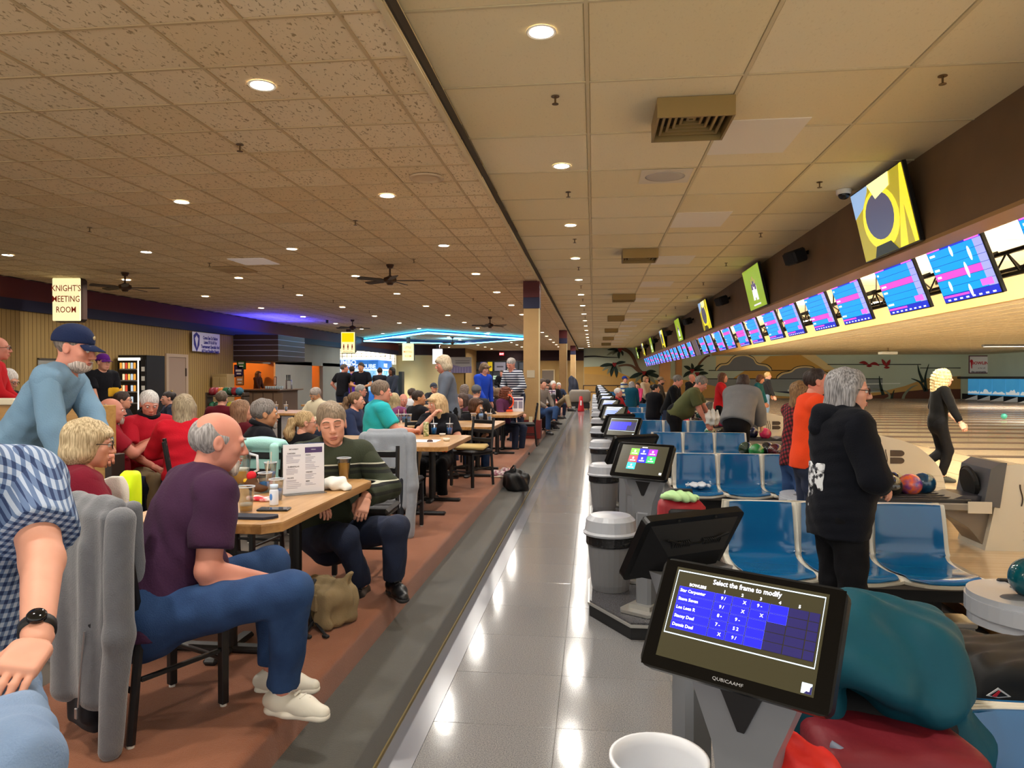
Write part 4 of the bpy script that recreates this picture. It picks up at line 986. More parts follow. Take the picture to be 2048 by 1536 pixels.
def ui_cells(kind):
    mb = MB(); g = []
    q = lambda i, x0, x1, z0, z1, y: mb.mat(i).add([(x0, y, z0), (x1, y, z0), (x1, y, z1), (x0, y, z1)], [(0, 1, 2, 3)])
    if kind == 'frames':
        mats = [UI_BLUE, UI_DIM, UI_LINE, UI_TXT, e_('cell_line', '#4a50ff', .9)]
        for x0, x1, z0, z1 in ((-.172, .172, .098, .1005), (-.172, .172, -.0525, -.05), (-.172, -.1705, -.05, .1), (.1705, .172, -.05, .1)): q(2, x0, x1, z0, z1, -.0008)
        for r in range(5):
            zt = .062 - r * .0205
            q(4, -.160, -.070, zt - .0188, zt + .0003, -.0006); q(0, -.1595, -.0705, zt - .0183, zt - .0002, -.0009)
            for c in range(6):
                x = -.068 + c * .0425; x1 = min(x + .0405, .168); on = c < 3 or (c == 3 and r < 2)
                if c == 5: x1 = .166; x = .1445 + .0
                q(4 if on else 1, x, x1, zt - .0188, zt + .0003, -.0006); q(0 if on else 1, x + .0006, x1 - .0006, zt - .0183, zt - .0002, -.0009)
        mb.mat(2).add([(.152, -.0008, -.104), (.173, -.0008, -.104), (.173, -.0008, -.083), (.152, -.0008, -.083)], [(0, 1, 2, 3)])
        mb.mat(1).add([(.158, -.0011, -.104), (.173, -.0011, -.104), (.173, -.0011, -.087)], [(0, 1, 2)])
        mb.mat(3).prism([(.163, -.0935), (.170, -.0935), (.1665, -.089)], -.0012, -.0016, 'y'); mb.mat(3).add([(.164, -.0013, -.099), (.169, -.0013, -.099), (.169, -.0013, -.0937), (.164, -.0013, -.0937)], [(0, 1, 2, 3)])
    elif kind == 'menu':
        mats = [e_('green', '#6cc63a', .9), UI_BLUE, e_('purple', '#8a1fd0', 1.0), e_('red', '#f2434f', .9), e_('green2', '#22c957', .9), e_('cyan', '#27cfd0', .9), UI_TXT, UI_DIM]
        for i, (r, c) in enumerate(((0, 0), (0, 1), (0, 2), (1, 0), (1, 1), (1, 2), (2, 0))):
            x = -.1 + c * .068; z = .082 - r * .053; q((0, 1, 2, 3, 1, 4, 5)[i], x, x + .065, z - .05, z, -.0008)
            q(6, x + .027, x + .038, z - .026, z - .012, -.0012); q(6, x + .012, x + .053, z - .04, z - .034, -.0012)
        q(6, .155, .172, -.1, -.085, -.0008); q(6, -.02, .02, .09, .096, -.0008)
    else:
        mats = [e_('list', '#6f86e8', .9), UI_TXT, e_('grey', '#9aa6c4', .7)]
        for r in range(6): q(0 if r > 1 else 2, -.16, .10 - r * .02, .07 - r * .024, .088 - r * .024, -.0008)
        q(1, -.16, .12, .094, .102, -.001); q(1, .05, .09, -.06, -.02, -.001)
    me = mb.mesh('screen_layout')
    for m_ in mats: me.materials.append(m_)
    me.polygons.foreach_set('material_index', mb.m); return me
UIM = {k: ui_cells(k) for k in ('frames', 'menu', 'list')}
def console(x, y, ang, label, ui, zb=0.0):
    t = thing('scoring_console', label, 'touchscreen', (x, y, zb), -math.radians(ang), 'touchscreen consoles along the aisle')
    tl = Matrix.Translation((0, 0, 1.145)) @ Matrix.Rotation(math.radians(-31.6), 4, 'X')
    sc = put('tablet', shell_me, t, M4=tl); put('bezel_glass', gloss, sc, (0, -.0006, 0)); put('glass', face_me, sc, (0, -.0012, .006)); put('screen_layout', UIM[ui], sc, (0, -.0016, .006))
    put('back_cover', bk_me, t, M4=tl); put('vent_slots', sl_me, sc); put('back_ridge', smile, sc)
    put('neck', neck_me, t); put('neck_inset', tri_me, t); put('post', post_me, t); put('foot_plate', foot_me, t)
    return t, sc
for k in range(14):
    nm = ORD[k]
    ui = 'frames' if k in (0, 2) else ('menu' if k == 1 else 'list')
    t, sc = console(.325, 1.64 + PP * k, 33, f'{nm} touchscreen console along the aisle facing the camera' if k != 1 else 'touchscreen console showing a menu of coloured tiles', ui)
    if k == 0:
        t['label'] = 'touchscreen console showing a grid of blue frames and bowler names'
        F_ = lambda x, z: frame((x, -.0034, z + .006), (1, 0, 0), (0, 0, 1))
        text('Select the frame to modify', .0165, UI_TXT, sc, F_(.0, .086), ext=.0001, bold=.0003, xs=.9)
        text('BOWLERS', .0095, UI_TXT, sc, F_(-.115, .069), ext=.0001, bold=.0003)
        for i, s_ in enumerate('12345'): text(s_, .0095, UI_TXT, sc, F_(-.048 + i * .0425, .0685), ext=.0001, bold=.0003)
        for r, (nm_, fr_) in enumerate((('Star Carpenter', ('9 /', 'X', '9 -')), ('Steve Seven', ('9 /', 'X', 'X')), ('Lee Leen R', ('8 -', '9 -', '')), ('Stacey Deel', ('7 -', '5 2', '')), ('Dennis Deel', ('X', '9 /', '')))):
            z = .0528 - r * .0205
            text(nm_, .0105, UI_TXT, sc, F_(-.156, z), align='LEFT', ext=.0001, bold=.0002)
            for c, v in enumerate(fr_):
                if v: text(v, .0105, UI_TXT, sc, F_(-.048 + c * .0425 + (.008 if v == 'X' else 0), z), ext=.0001, bold=.0002)
        text('QUBICAAMF', .010, M('logo_silver', '#b9bcc4', rough=.3, metal=.5), sc, frame((0, -.0012, -.1175), (1, 0, 0), (0, 0, 1)), ext=.0001, xs=1.25)
    if k < 12: console(.30, 2.52 + PP * k, 146.4, f'{nm} console turned with its black back to the camera', 'list')
# black islands with silver edging that carry the consoles
isl = [(.24, -.62), (.72, -.62), (.80, -.50), (.80, .78), (.72, .9), (.12, .9), (-.04, .42), (-.04, -.16)]
isl_in = [(x + (.35 - x) * .035, y + (.14 - y) * .03) for x, y in isl]
ib_me = MB().prism(isl_in, .0, .085, 'z').mesh('plinth'); ib_me.materials.append(M('plinth_black', '#18181a', rough=.5))
it_me = MB().prism(isl, .085, .1, 'z').mesh('edging'); it_me.materials.append(SILVER)
is_me = MB().prism(isl_in, .1, .112, 'z').mesh('speckled_top'); is_me.materials.append(M('plinth_top', '#2d2d30', rough=.25, var=(180, '#55555a', .08)))
# grey waste bins with domed lids
bin_b = MB().lathe([(0, .113), (.135, .113), (.145, .16), (.178, .52)], n=26).mesh('body'); bin_b.materials.append(M('bin_grey', '#75767a', rough=.45))
bin_l = MB().lathe([(.18, .45), (.186, .46), (.186, .535), (.176, .54)], n=26).mesh('liner'); bin_l.materials.append(M('bin_liner', '#1c1c1e', rough=.25, bump=(30, .8)))
bin_d = MB().lathe([(.205, .53), (.21, .545), (.195, .56), (.185, .64), (.15, .67), (0, .678)], n=26).mesh('lid'); bin_d.materials.append(M('lid_grey', '#a9adb5', rough=.3))
for k in range(14):
    yb = 2.02 + PP * k
    t = thing('console_island', f'{ORD[k]} black console island with silver edge along the aisle', 'plinth', (0, yb, 0), 0, 'console islands along the aisle')
    put('plinth', ib_me, t); put('edging', it_me, t); put('speckled_top', is_me, t)
    if 0 < k:
        t = thing('waste_bin', f'{ORD[k - 1]} grey lidded waste bin along the aisle', 'bin', (.13, 5.42 + PP * (k - 1), 0), 0, 'lidded waste bins')
        put('body', bin_b, t, ); put('liner', bin_l, t); put('lid', bin_d, t)
p = at(1318, 1512, Y=2.12)
t = thing('waste_bin', 'open white waste bin without a lid below the frame grid screen', 'bin', (p.x, 2.12, 0))
MB().lathe([(0, .113), (.11, .113), (.12, .2), (.138, .575), (.146, .58), (.146, .592), (.136, .592), (.128, .56), (.112, .2), (0, .15)], n=36).build('bucket', M('bin_white', '#dfe2e8', rough=.35), t, True)

# ------------------------------------------------------------------ moulded seats, three and three back to back
def seat_sheet(wid, off, rim):
    prof = [(.10, .815), (.092, .81), (.08, .74), (.062, .62), (.05, .52), (.022, .445), (-.03, .418), (-.14, .41), (-.28, .415), (-.42, .432), (-.49, .425), (-.51, .412)]
    P = smoothline(prof, 3); n = len(P); NU = 14; vs = []; fs = []
    for i, (y, z) in enumerate(P):
        t = i / (n - 1); w_ = wid / 2
        w_ *= (1 - .22 * max(0, 1 - t / .06) ** 2) * (1 - .30 * max(0, (t - .92) / .08) ** 2) * (1 + .06 * math.sin(PI * min(1, max(0, (t - .1) / .9))))
        for j in range(NU + 1):
            u = -1 + 2 * j / NU; curl = .028 * abs(u) ** 3
            dy = -curl * (1 if t < .45 else .2); dz = curl * (0 if t < .4 else .6)
            vs.append((u * w_, y + dy - off * (1 if t < .5 else .1), z + dz + off * (0 if t < .45 else 1)))
    for i in range(n - 1):
        for j in range(NU): a = i * (NU + 1) + j; fs.append((a, a + 1, a + NU + 2, a + NU + 1))
    return vs, fs, n, NU
def sheet_mesh(nm, wid, off, th, mat):
    vs, fs, n, NU = seat_sheet(wid, off, 0); N = len(vs)
    v2 = [(x, y + th * (1 if i // (NU + 1) < n * .5 else .2), z - th * (0 if i // (NU + 1) < n * .45 else 1)) for i, (x, y, z) in enumerate(vs)]
    mb = MB(); mb.add(vs + v2, [f[::-1] for f in fs] + [tuple(k + N for k in f) for f in fs])
    ed = [j for j in range(NU + 1)] + [i * (NU + 1) + NU for i in range(1, n)] + [(n - 1) * (NU + 1) + j for j in range(NU - 1, -1, -1)] + [i * (NU + 1) for i in range(n - 2, 0, -1)]
    mb.f += [(ed[i], ed[(i + 1) % len(ed)], ed[(i + 1) % len(ed)] + N, ed[i] + N) for i in range(len(ed))]; mb.m += [0] * len(ed)
    me = mb.mesh(nm); me.materials.append(mat); me.polygons.foreach_set('use_smooth', [True] * len(me.polygons))
    me.update(); me.set_sharp_from_angle(angle=math.radians(50)); return me
WSH = M('shell_white', '#ddd9cc', rough=.35); BPD = M('seat_blue', '#0b5488', rough=.14, var=(2.5, '#105e93', .3), coat=.3)
shell = sheet_mesh('shell', .497, -.006, .02, WSH); padm = sheet_mesh('seat_face', .432, .006, .006, BPD)
under = MB().box((-.17, -.44, .391), (.17, .03, .404)).mesh('seat_rail'); under.materials.append(M('rail_black', '#161617', rough=.5))
def mseat(x, y, rz, label, g): 
    t = thing('moulded_seat', label, 'chair', (x, y, 0), rz, g)
    put('shell', shell, t); put('seat_face', padm, t); put('seat_rail', under, t)
XS = (1.19, 1.69, 2.19)
for k in range(-1, 13):
    yr_ = 5.2 + PP * k; rn = ('row around the teal jacket' if k == -1 else f'{ORD[k]} seat row')
    t = thing('seat_bench', f'grey bench slab carrying the moulded seats of the {rn}', 'bench', (0, yr_ + .12, 0), 0, 'bench slabs under the moulded seats')
    MB().rbox((.93, -.55, .355), (2.56, .75, .39), .006).build('slab', M('slab_grey', '#6e655c', rough=.4), t)
    MB().box((1.0, -.4, .24), (2.46, .6, .355)).build('apron', M('apron_black', '#151516', rough=.6), t)
    MB().box((1.2, -.32, .0), (2.3, .5, .24)).build('pedestal', M('pedestal_black', '#0f0f10', rough=.7), t)
    MB().rbox((2.02, -.52, .11), (2.43, -.33, .15), .008).box((2.02, -.5, 0), (2.42, -.34, .11)).build('kick_step', SILVER, t)
    for i, x in enumerate(XS):
        nm = ('console end', 'middle', 'lane end')[i]
        mseat(x, yr_, 0, f'blue moulded seat, {nm} of the {rn}, facing the camera', 'blue moulded seats')
        mseat(x, yr_ + .24, PI, f'blue moulded seat, {nm} of the {rn}, facing away', 'blue moulded seats')

# ------------------------------------------------------------------ ball returns
PODW = M('pod_cream', '#d2cdbf', rough=.35); PODG = M('pod_grey', '#4f5054', rough=.4); RACKD = M('rack_dark', '#232326', rough=.4); RACKS = M('rack_steel', '#84807a', rough=.35, metal=.4); PODL = M('pod_logo', '#3b3028', rough=.5)
hp = smoothline([(3.62, ZA), (3.70, .5), (3.74, .84), (3.84, .90), (4.05, .885), (4.38, .78), (4.62, .58), (4.74, .38), (4.80, ZA)], 5)
pod_side = MB().prism(hp, -.25, .25, 'y').mesh('hood'); pod_side.materials.append(PODW)
pod_side.polygons.foreach_set('use_smooth', [True] * len(pod_side.polygons)); pod_side.update(); pod_side.set_sharp_from_angle(angle=math.radians(40))
fr_me = MB().prism([(3.60, .52), (3.66, .86), (3.745, .92), (3.80, .92), (3.74, .5)], -.265, .265, 'y').mesh('front_frame'); fr_me.materials.append(PODG)
Mx = Matrix.Translation((3.612, 0, .70)) @ Matrix.Rotation(math.radians(80), 4, 'Y')
hole = MB().lathe([(0, -.03), (.135, -.03), (.15, -.015), (.16, -.02), (.165, .0), (.12, .01), (0, .012)], n=28, M4=Mx).mesh('ball_port'); hole.materials.append(M('port_black', '#0a0a0a', rough=.6))
ped = MB().prism(smoothline([(3.66, ZA), (3.60, .18), (3.5, .30), (3.34, .40), (3.25, .50), (3.62, .52), (3.76, .3), (3.8, ZA)], 4), -.19, .19, 'y').mesh('pedestal'); ped.materials.append(M('pod_taupe', '#7a7065', rough=.4))
ridge = MB()
for sg in (-1, 1):
    for z, x1 in ((.36, 4.72), (.28, 4.76), (.20, 4.78)): ridge.box((3.95, sg * .25 - .004, z), (x1, sg * .25 + .004, z + .012))
ridge_me = ridge.mesh('side_ridge'); ridge_me.materials.append(M('pod_ridge', '#c2bcae', rough=.4))
logo = MB()
for sg in (-1, 1):
    y = sg * .2535
    for i, x in enumerate((3.93, 3.97, 4.01)): logo.tube([(x + .012 * math.sin(t_ * 5), y, .52 + .2 * t_) for t_ in [q / 6 for q in range(7)]], .006, 5)
    half = lambda z0, s: [(4.06, z0), (4.06, z0 + s)] + [(4.19 + .055 * math.cos(a), z0 + s / 2 + s / 2 * math.sin(a)) for a in [PI / 2 - PI * q / 8 for q in range(9)]]
    logo.prism(half(.625, .085), y - .003, y + .003, 'y'); logo.prism(half(.525, .085), y - .003, y + .003, 'y')
logo_me = logo.mesh('emblem'); logo_me.materials.append(PODL)
rk = MB().prism([(2.12, .505), (2.12, .53), (3.66, .53), (3.66, .505)], -.26, .26, 'y').mesh('rack_tray'); rk.materials.append(RACKD)
rails = []
for yy in (-.245, -.115, 0, .115, .245):
    m_ = MB().rbox((2.1, yy - .014, .53), (3.5, yy + .014, .575), .008).mesh('rack_rail'); m_.materials.append(RACKD); rails.append(m_)
side = MB().rbox((2.1, -.285, .47), (3.62, -.262, .54), .01).rbox((2.1, .262, .47), (3.62, .285, .54), .01).mesh('side_beam'); side.materials.append(RACKS)
lift = MB().prism([(3.3, .545), (3.45, .60), (3.64, .60), (3.64, .53), (3.3, .53)], -.2, .2, 'y').mesh('lift_plate'); lift.materials.append(M('lift_dark', '#3c3c44', rough=.3))
plate = MB().rbox((3.45, -.292, .45), (3.66, -.284, .56), .003).mesh('label_plate'); plate.materials.append(M('plate_white', '#cfc9bb', rough=.4))
endp = [(2.14 + .30 * math.cos(a), .32 * math.sin(a)) for a in [PI / 2 + PI * q / 16 for q in range(17)]]
endc = MB().prism(endp, .45, .53, 'z').prism([(x * .97 + .06, y * .9) for x, y in endp], .53, .56, 'z').prism([(x * .95 + .1, y * .85) for x, y in endp], .40, .45, 'z').mesh('rounded_end'); endc.materials.append(M('end_pale', '#b7bcc6', rough=.25))
dry = MB().sphere((2.03, -.08, .556), (.09, .06, .02), 16, 6).mesh('dryer_vent'); dry.materials.append(M('vent_dark2', '#5a5c60', rough=.5))
BALLM = {}
def ballmat(c):
    if c not in BALLM:
        a, b_ = c if isinstance(c, tuple) else (c, c)
        BALLM[c] = M('ball_' + str(a).strip('#') + str(b_).strip('#'), a, rough=.08, var=(9, b_, .12), coat=.6)
    return BALLM[c]
ball_mesh = {}
def bball(x, y, z, c, label):
    if c not in ball_mesh:
        me = MB().sphere((0, 0, 0), .108, 28, 18).mesh('ball_body'); me.materials.append(ballmat(c)); me.polygons.foreach_set('use_smooth', [True] * len(me.polygons)); ball_mesh[c] = me
    return tag(put('bowling_ball', ball_mesh[c], None, (x, y, z)), label, 'bowling ball', 'bowling balls on the returns')
ZB = .575 + .085
RET = ('return beside the hooded woman', 'return with the green ball', 'return behind the grey hoodie', 'return at the olive shirted man', 'fifth return along the lanes', 'sixth return along the lanes')
for k in range(-1, 13):
    yb = 7.3 + PP * k
    t = thing('ball_return', f'{ORD[k + 1]} cream hooded ball return along the lanes', 'ball return', (0 if k >= 0 else .17, yb, 0), 0, 'ball returns')
    if k >= 0:
        put('hood', pod_side, t); put('front_frame', fr_me, t); put('ball_port', hole, t); put('pedestal', ped, t); put('side_ridge', ridge_me, t); put('emblem', logo_me, t)
    else: put('hood', pod_side, t); put('pedestal', ped, t)
    put('rack_tray', rk, t); put('side_beam', side, t); put('lift_plate', lift, t); put('label_plate', plate, t); put('rounded_end', endc, t); put('dryer_vent', dry, t)
    for m_ in rails: put('rack_rail', m_, t)
bl = {-1: [(2.28, -.06, ('#0d5a66', '#0a4a58'), 'teal ball alone')],
      0: [(2.86, -.06, ('#191919', '#2e2c2a'), 'black ball'), (3.09, .06, ('#f07038', '#4b3b9c'), 'orange and purple patterned ball'), (2.98, .18, ('#1c1416', '#2a2022'), 'dark ball behind the patterned one'), (3.26, .16, ('#173a58', '#1f5578'), 'marbled blue ball')],
      1: [(2.22, .17, ('#14301e', '#0f2417'), 'dark green ball'), (2.32, -.05, ('#1f7a3a', '#176030'), 'bright green ball'), (2.52, .17, ('#191418', '#241c22'), 'black ball'), (2.58, -.05, ('#4a1420', '#2e0d14'), 'maroon ball'), (2.78, .16, ('#131316', '#1f1f26'), 'glossy black ball'), (2.86, -.05, ('#24201f', '#3c2f26'), 'smoky black ball'), (3.1, .15, ('#5a1a2a', '#3b1220'), 'wine red ball'), (3.14, -.05, ('#1a1a1e', '#2b2b31'), 'charcoal ball')],
      2: [(3.20, -.05, ('#d83a68', '#b52a55'), 'pink ball'), (3.0, .12, ('#1f2236', '#2c3050'), 'navy ball'), (2.2, .05, ('#2b6b58', '#1f4f3f'), 'teal green ball'), (2.45, .05, ('#17171b', '#25252c'), 'black ball'), (2.7, .05, ('#5a1f3a', '#3f1528'), 'plum ball')],
      3: [(2.15, -.05, ('#e03050', '#b82040'), 'pink red ball'), (2.42, -.05, ('#1b1416', '#2a2022'), 'black ball'), (2.68, -.05, ('#4a1622', '#32101a'), 'maroon ball'), (2.98, -.05, ('#b83a58', '#902a44'), 'rose ball'), (3.2, .1, ('#a82a58', '#7a1f40'), 'magenta ball')],
      4: [(2.7, -.05, ('#2a1a20', '#401f2a'), 'dark maroon ball'), (2.95, -.05, ('#27403c', '#34564f'), 'smoky green ball')],
      5: [(2.5, 0, ('#b02a30', '#801f24'), 'red ball'), (2.8, 0, ('#1d1d20', '#303036'), 'black ball')]}
for k, L in bl.items():
    for x, dy, c, nm in L: bball(x, 7.3 + PP * k + dy, ZB, c, f'{nm} on the {("return at the frame edge" if k < 0 else RET[k])}')
p = at(2008, 833, z=ZA + .1); bball(p.x, p.y, ZA + .11, ('#3fae9c', '#2f9486'), 'mint green ball rolling down a lane')

# ------------------------------------------------------------------ coat, bags and jacket piled by the first seats
TEAL = M('teal_shell', '#07404f', rough=.6, var=(3, '#094a5a', .3), spec=.25, bump=(35, .12))
t = thing('draped_jacket', 'teal rain jacket draped over an upright bag by the first seats', 'jacket', at(1750, 1500, Y=2.15)); t.location = (0, 0, 0)
A_ = lambda u, v, Y: tuple(at(u, v, Y=Y))
s = Solid(.011)
s.ell(A_(1745, 1300, 2.12), (.23, .15, .155), k=.05)
s.cone(A_(1660, 1275, 2.05), A_(1860, 1350, 2.0), .10, .115, k=.06)
s.cone(A_(1700, 1245, 2.1), A_(1845, 1265, 2.2), .075, .07, k=.05)
s.cone(A_(1650, 1310, 1.98), A_(1640, 1480, 1.95), .065, .045, k=.05, flat=((0, 1, 0), 1.3))
s.cone(A_(1630, 1400, 1.98), A_(1600, 1600, 1.98), .08, .07, k=.05, flat=((0, 1, 0), 1.5))
s.cone(A_(1850, 1340, 2.05), A_(1905, 1480, 2.0), .075, .06, k=.05)
s.cone(A_(1895, 1440, 2.05), A_(1935, 1640, 2.0), .075, .07, k=.05)
s.cone(A_(1700, 1330, 1.92), A_(1860, 1420, 1.9), .05, .045, k=.06)
for a, b_, Y_ in (((1660, 1280), (1800, 1400), 1.955), ((1715, 1235), (1840, 1262), 2.03), ((1862, 1290), (1858, 1400), 1.96), ((1680, 1330), (1850, 1430), 1.94), ((1770, 1300), (1800, 1400), 1.96)): s.cone(A_(*a, Y_), A_(*b_, Y_), .03, .022, k=.05)
s.noise(.009, (10, 10, 16), 11).noise(.005, 22, 4).noise(.003, 40, 5)
blob('shell', s, TEAL, t)
s = Solid(.012); s.cone(A_(1680, 1440, 2.02), A_(1850, 1440, 2.02), .085, .085, k=.03); s.cone(A_(1850, 1440, 2.0), A_(1870, 1500, 1.98), .06, .05, k=.03); blob('dark_lining', s, M('lining_black', '#0b0c0f', rough=.8), t)
t = thing('bowling_bag', 'crimson bowling bag with black trim under the teal jacket', 'bag', (0, 0, 0))
s = Solid(.012); c = at(1775, 1545, Y=1.86); s.box(tuple(c), (.155, .10, .07), rd=.035); s.noise(.003, 25, 2); blob('body', s, M('bag_crimson', '#6a0c1c', rough=.6, bump=(60, .15)), t)
a, b_ = at(1700, 1515, Y=1.80), at(1880, 1520, Y=1.80); MB().tube([a + (b_ - a) * q + Vector((0, -.02 - .03 * math.sin(PI * q), .02 * math.sin(PI * q))) for q in [i / 8 for i in range(9)]], .012, 8).build('handle', M('strap_black', '#15151a', rough=.7), t, True)
a, b_ = at(1660, 1490, Y=1.78), at(1720, 1560, Y=1.76); MB().tube([a, (a + b_) / 2 + Vector((.02, -.01, .01)), b_], .013, 8).build('grey_piping', M('piping_grey', '#6a7488', rough=.5), t, True)
t = thing('puffer_jacket', 'bright red puffer jacket bundled at the bottom edge', 'jacket', (0, 0, 0))
s = Solid(.010); s.cone(A_(1575, 1490, 1.72), A_(1600, 1600, 1.7), .028, .06, k=.03); s.cone(A_(1575, 1490, 1.72), A_(1640, 1540, 1.70), .026, .045, k=.02); s.cone(A_(1620, 1560, 1.7), A_(1640, 1640, 1.7), .07, .07, k=.03); s.noise(.003, 60, 8); blob('shell', s, M('puffer_red', '#d62a24', rough=.5, bump=(30, .2)), t)
t = thing('duffel_bag', 'black duffel bag with a red and white diamond badge on a seat', 'bag', (0, 0, 0))
s = Solid(.014); s.box(A_(2048, 1372, 2.75), (.20, .14, .08), rd=.06); s.cone(A_(2000, 1350, 2.7), A_(2090, 1315, 2.75), .05, .06, k=.05); s.noise(.005, 22, 3); blob('body', s, M('duffel_black', '#0e0f12', rough=.65), t)
pb = at(1996, 1392, Y=2.50)
MB().prism([(-.037, 0), (0, .028), (.040, 0), (0, -.006)], -.002, .0, 'y').build('badge', M('badge_white', '#d8d8dc', rough=.5), t, loc=pb); MB().prism([(-.027, .002), (0, .021), (.029, .002), (0, -.002)], -.003, -.001, 'y').build('badge_field', M('badge_black', '#18181c', rough=.5), t, loc=pb); MB().prism([(-.02, .0), (.0, .019), (.006, .017), (-.008, -.002)], -.005, -.003, 'y').build('badge_mark', M('badge_red', '#c42a38', rough=.5), t, loc=pb)
# red wheeled bag with towel beside the second island
t = thing('wheeled_bag', 'red wheeled ball bag with a pale green towel beside the menu console', 'bag', (0, 0, 0))
c = at(1362, 1010, Y=6.15); 
MB().rbox((c.x - .19, 6.0, 0.02), (c.x + .19, 6.3, .68), .05).build('body', M('bag_red', '#9c1826', rough=.55, bump=(50, .15)), t, auto=60)
MB().rbox((c.x - .12, 5.97, .28), (c.x + .15, 6.01, .62), .03).build('pocket', M('bag_black', '#19191c', rough=.6), t, auto=60); MB().rbox((c.x - .07, 5.95, .33), (c.x + .11, 5.98, .56), .02).build('pocket_panel', M('bag_red'), t)
MB().tube([(c.x - .1, 6.12, .66), (c.x - .08, 6.12, .76), (c.x + .08, 6.12, .76), (c.x + .1, 6.12, .66)], .014, 8).build('handle', M('bag_black'), t, True)
for sx in (-.15, .15): MB().cyl((c.x + sx - .015, 6.28, .045), (c.x + sx + .015, 6.28, .045), .045, n=14).build('wheel', M('bag_black'), t)
t = thing('towel', 'pale green towel lying on the red wheeled bag', 'towel', (0, 0, 0))
s = Solid(.010); s.ell((c.x - .05, 6.1, .705), (.12, .1, .045), k=.04); s.ell((c.x + .05, 6.1, .70), (.09, .08, .035), k=.04); s.noise(.006, 45, 2); blob('cloth', s, M('towel_green', '#b9e3a4', rough=.9, bump=(150, .3)), t)
t = thing('crumpled_paper', 'white crumpled wrapper lying on a blue seat of the second row', 'wrapper', (0, 0, 0))
s = Solid(.012); s.ell((1.2, 8.35, .475), (.12, .1, .018)); s.noise(.008, 55, 6); blob('sheet', s, M('wrapper_white', '#cfd4dc', rough=.4), t)
# ------------------------------------------------------------------ tables on the platform
def wood_mat(name, c1, c2, axis=1, rough=.3):
    m = M(name, c1, rough=rough, coat=.15); nt, b = nodes_of(m)
    tc = nt.nodes.new('ShaderNodeTexCoord'); mp = nt.nodes.new('ShaderNodeMapping'); mp.inputs['Scale'].default_value = (26, 2.2, 26) if axis == 1 else (2.2, 26, 26)
    n = nt.nodes.new('ShaderNodeTexNoise'); n.inputs['Scale'].default_value = 1; n.inputs['Detail'].default_value = 5; n.inputs['Distortion'].default_value = .8
    r = nt.nodes.new('ShaderNodeValToRGB'); r.color_ramp.elements[0].position = .35; r.color_ramp.elements[1].position = .68
    r.color_ramp.elements[0].color = (*rgb(c2), 1); r.color_ramp.elements[1].color = (*rgb(c1), 1)
    nt.links.new(tc.outputs['Object'], mp.inputs[0]); nt.links.new(mp.outputs[0], n.inputs['Vector']); nt.links.new(n.outputs['Fac'], r.inputs['Fac']); nt.links.new(r.outputs['Color'], b.inputs['Base Color'])
    return m
TOPW = wood_mat('table_oak', '#c79d6a', '#b0834f'); EDGEW = wood_mat('table_edge', '#b98a52', '#96693a')
IRON = M('table_iron', '#1b191a', rough=.45)
def table(x, y, w_, l_, label, rz=0.0, chamf=.07):
    t = thing('dining_table', label, 'table', (x, y, ZP), rz, 'oak topped tables on the platform')
    a, b_ = w_ / 2, l_ / 2; c = chamf
    o = [(-a + c, -b_), (a - c, -b_), (a, -b_ + c), (a, b_ - c), (a - c, b_), (-a + c, b_), (-a, b_ - c), (-a, -b_ + c)]
    MB().prism(o, .672, .708, 'z').build('table_edge', EDGEW, t); MB().prism([(p * .998, q * .998) for p, q in o], .708, .716, 'z').build('table_top', TOPW, t)
    MB().rbox((-a * .6, -b_ * .7, .648), (a * .6, b_ * .7, .672), .006).build('under_frame', IRON, t)
    for s_ in (-1, 1):
        yy = s_ * b_ * .55
        MB().cyl((0, yy, .03), (0, yy, .65), .038, n=14).build('column', IRON, t)
        MB().rbox((-.32, yy - .035, 0), (.32, yy + .035, .035), .012).build('foot_bar', IRON, t); MB().rbox((-.035, yy - .2, 0.001), (.035, yy + .2, .034), .012).build('foot_bar', IRON, t)
    return t
ZT = ZP + .716
table(-1.83, 3.80, .80, 1.46, 'oak table with the standing menu card and beer glasses')
table(-1.80, 7.42, .80, 1.45, 'oak table behind the chair with the grey sweatshirt')
table(-2.66, 7.30, .74, 1.3, 'oak table holding sunglasses behind the green sweater man')
table(-1.74, 10.2, .78, 1.45, 'oak table with a water bottle and two blue cups')
table(-2.75, 10.1, .76, 1.3, 'oak table with blue cups before the teal shirt man')
table(-1.74, 13.2, .78, 1.45, 'oak table holding the small orange fan')
table(-5.6, 8.2, 1.4, 1.1, 'oak table among the red shirts')
table(-6.0, 13.4, 1.1, 1.3, 'oak table with cups before the cream hoodie man')
table(-1.58, 19.0, .80, 1.5, 'oak table just beyond the red based pillar')
table(-1.58, 22.0, .80, 1.5, 'oak table beside the khaki trousers')
table(-4.2, 16.5, .80, 1.4, 'oak table under the standing striped shirt man')
table(-6.8, 17.5, .80, 1.4, 'oak table in the crowd below the prize cube')

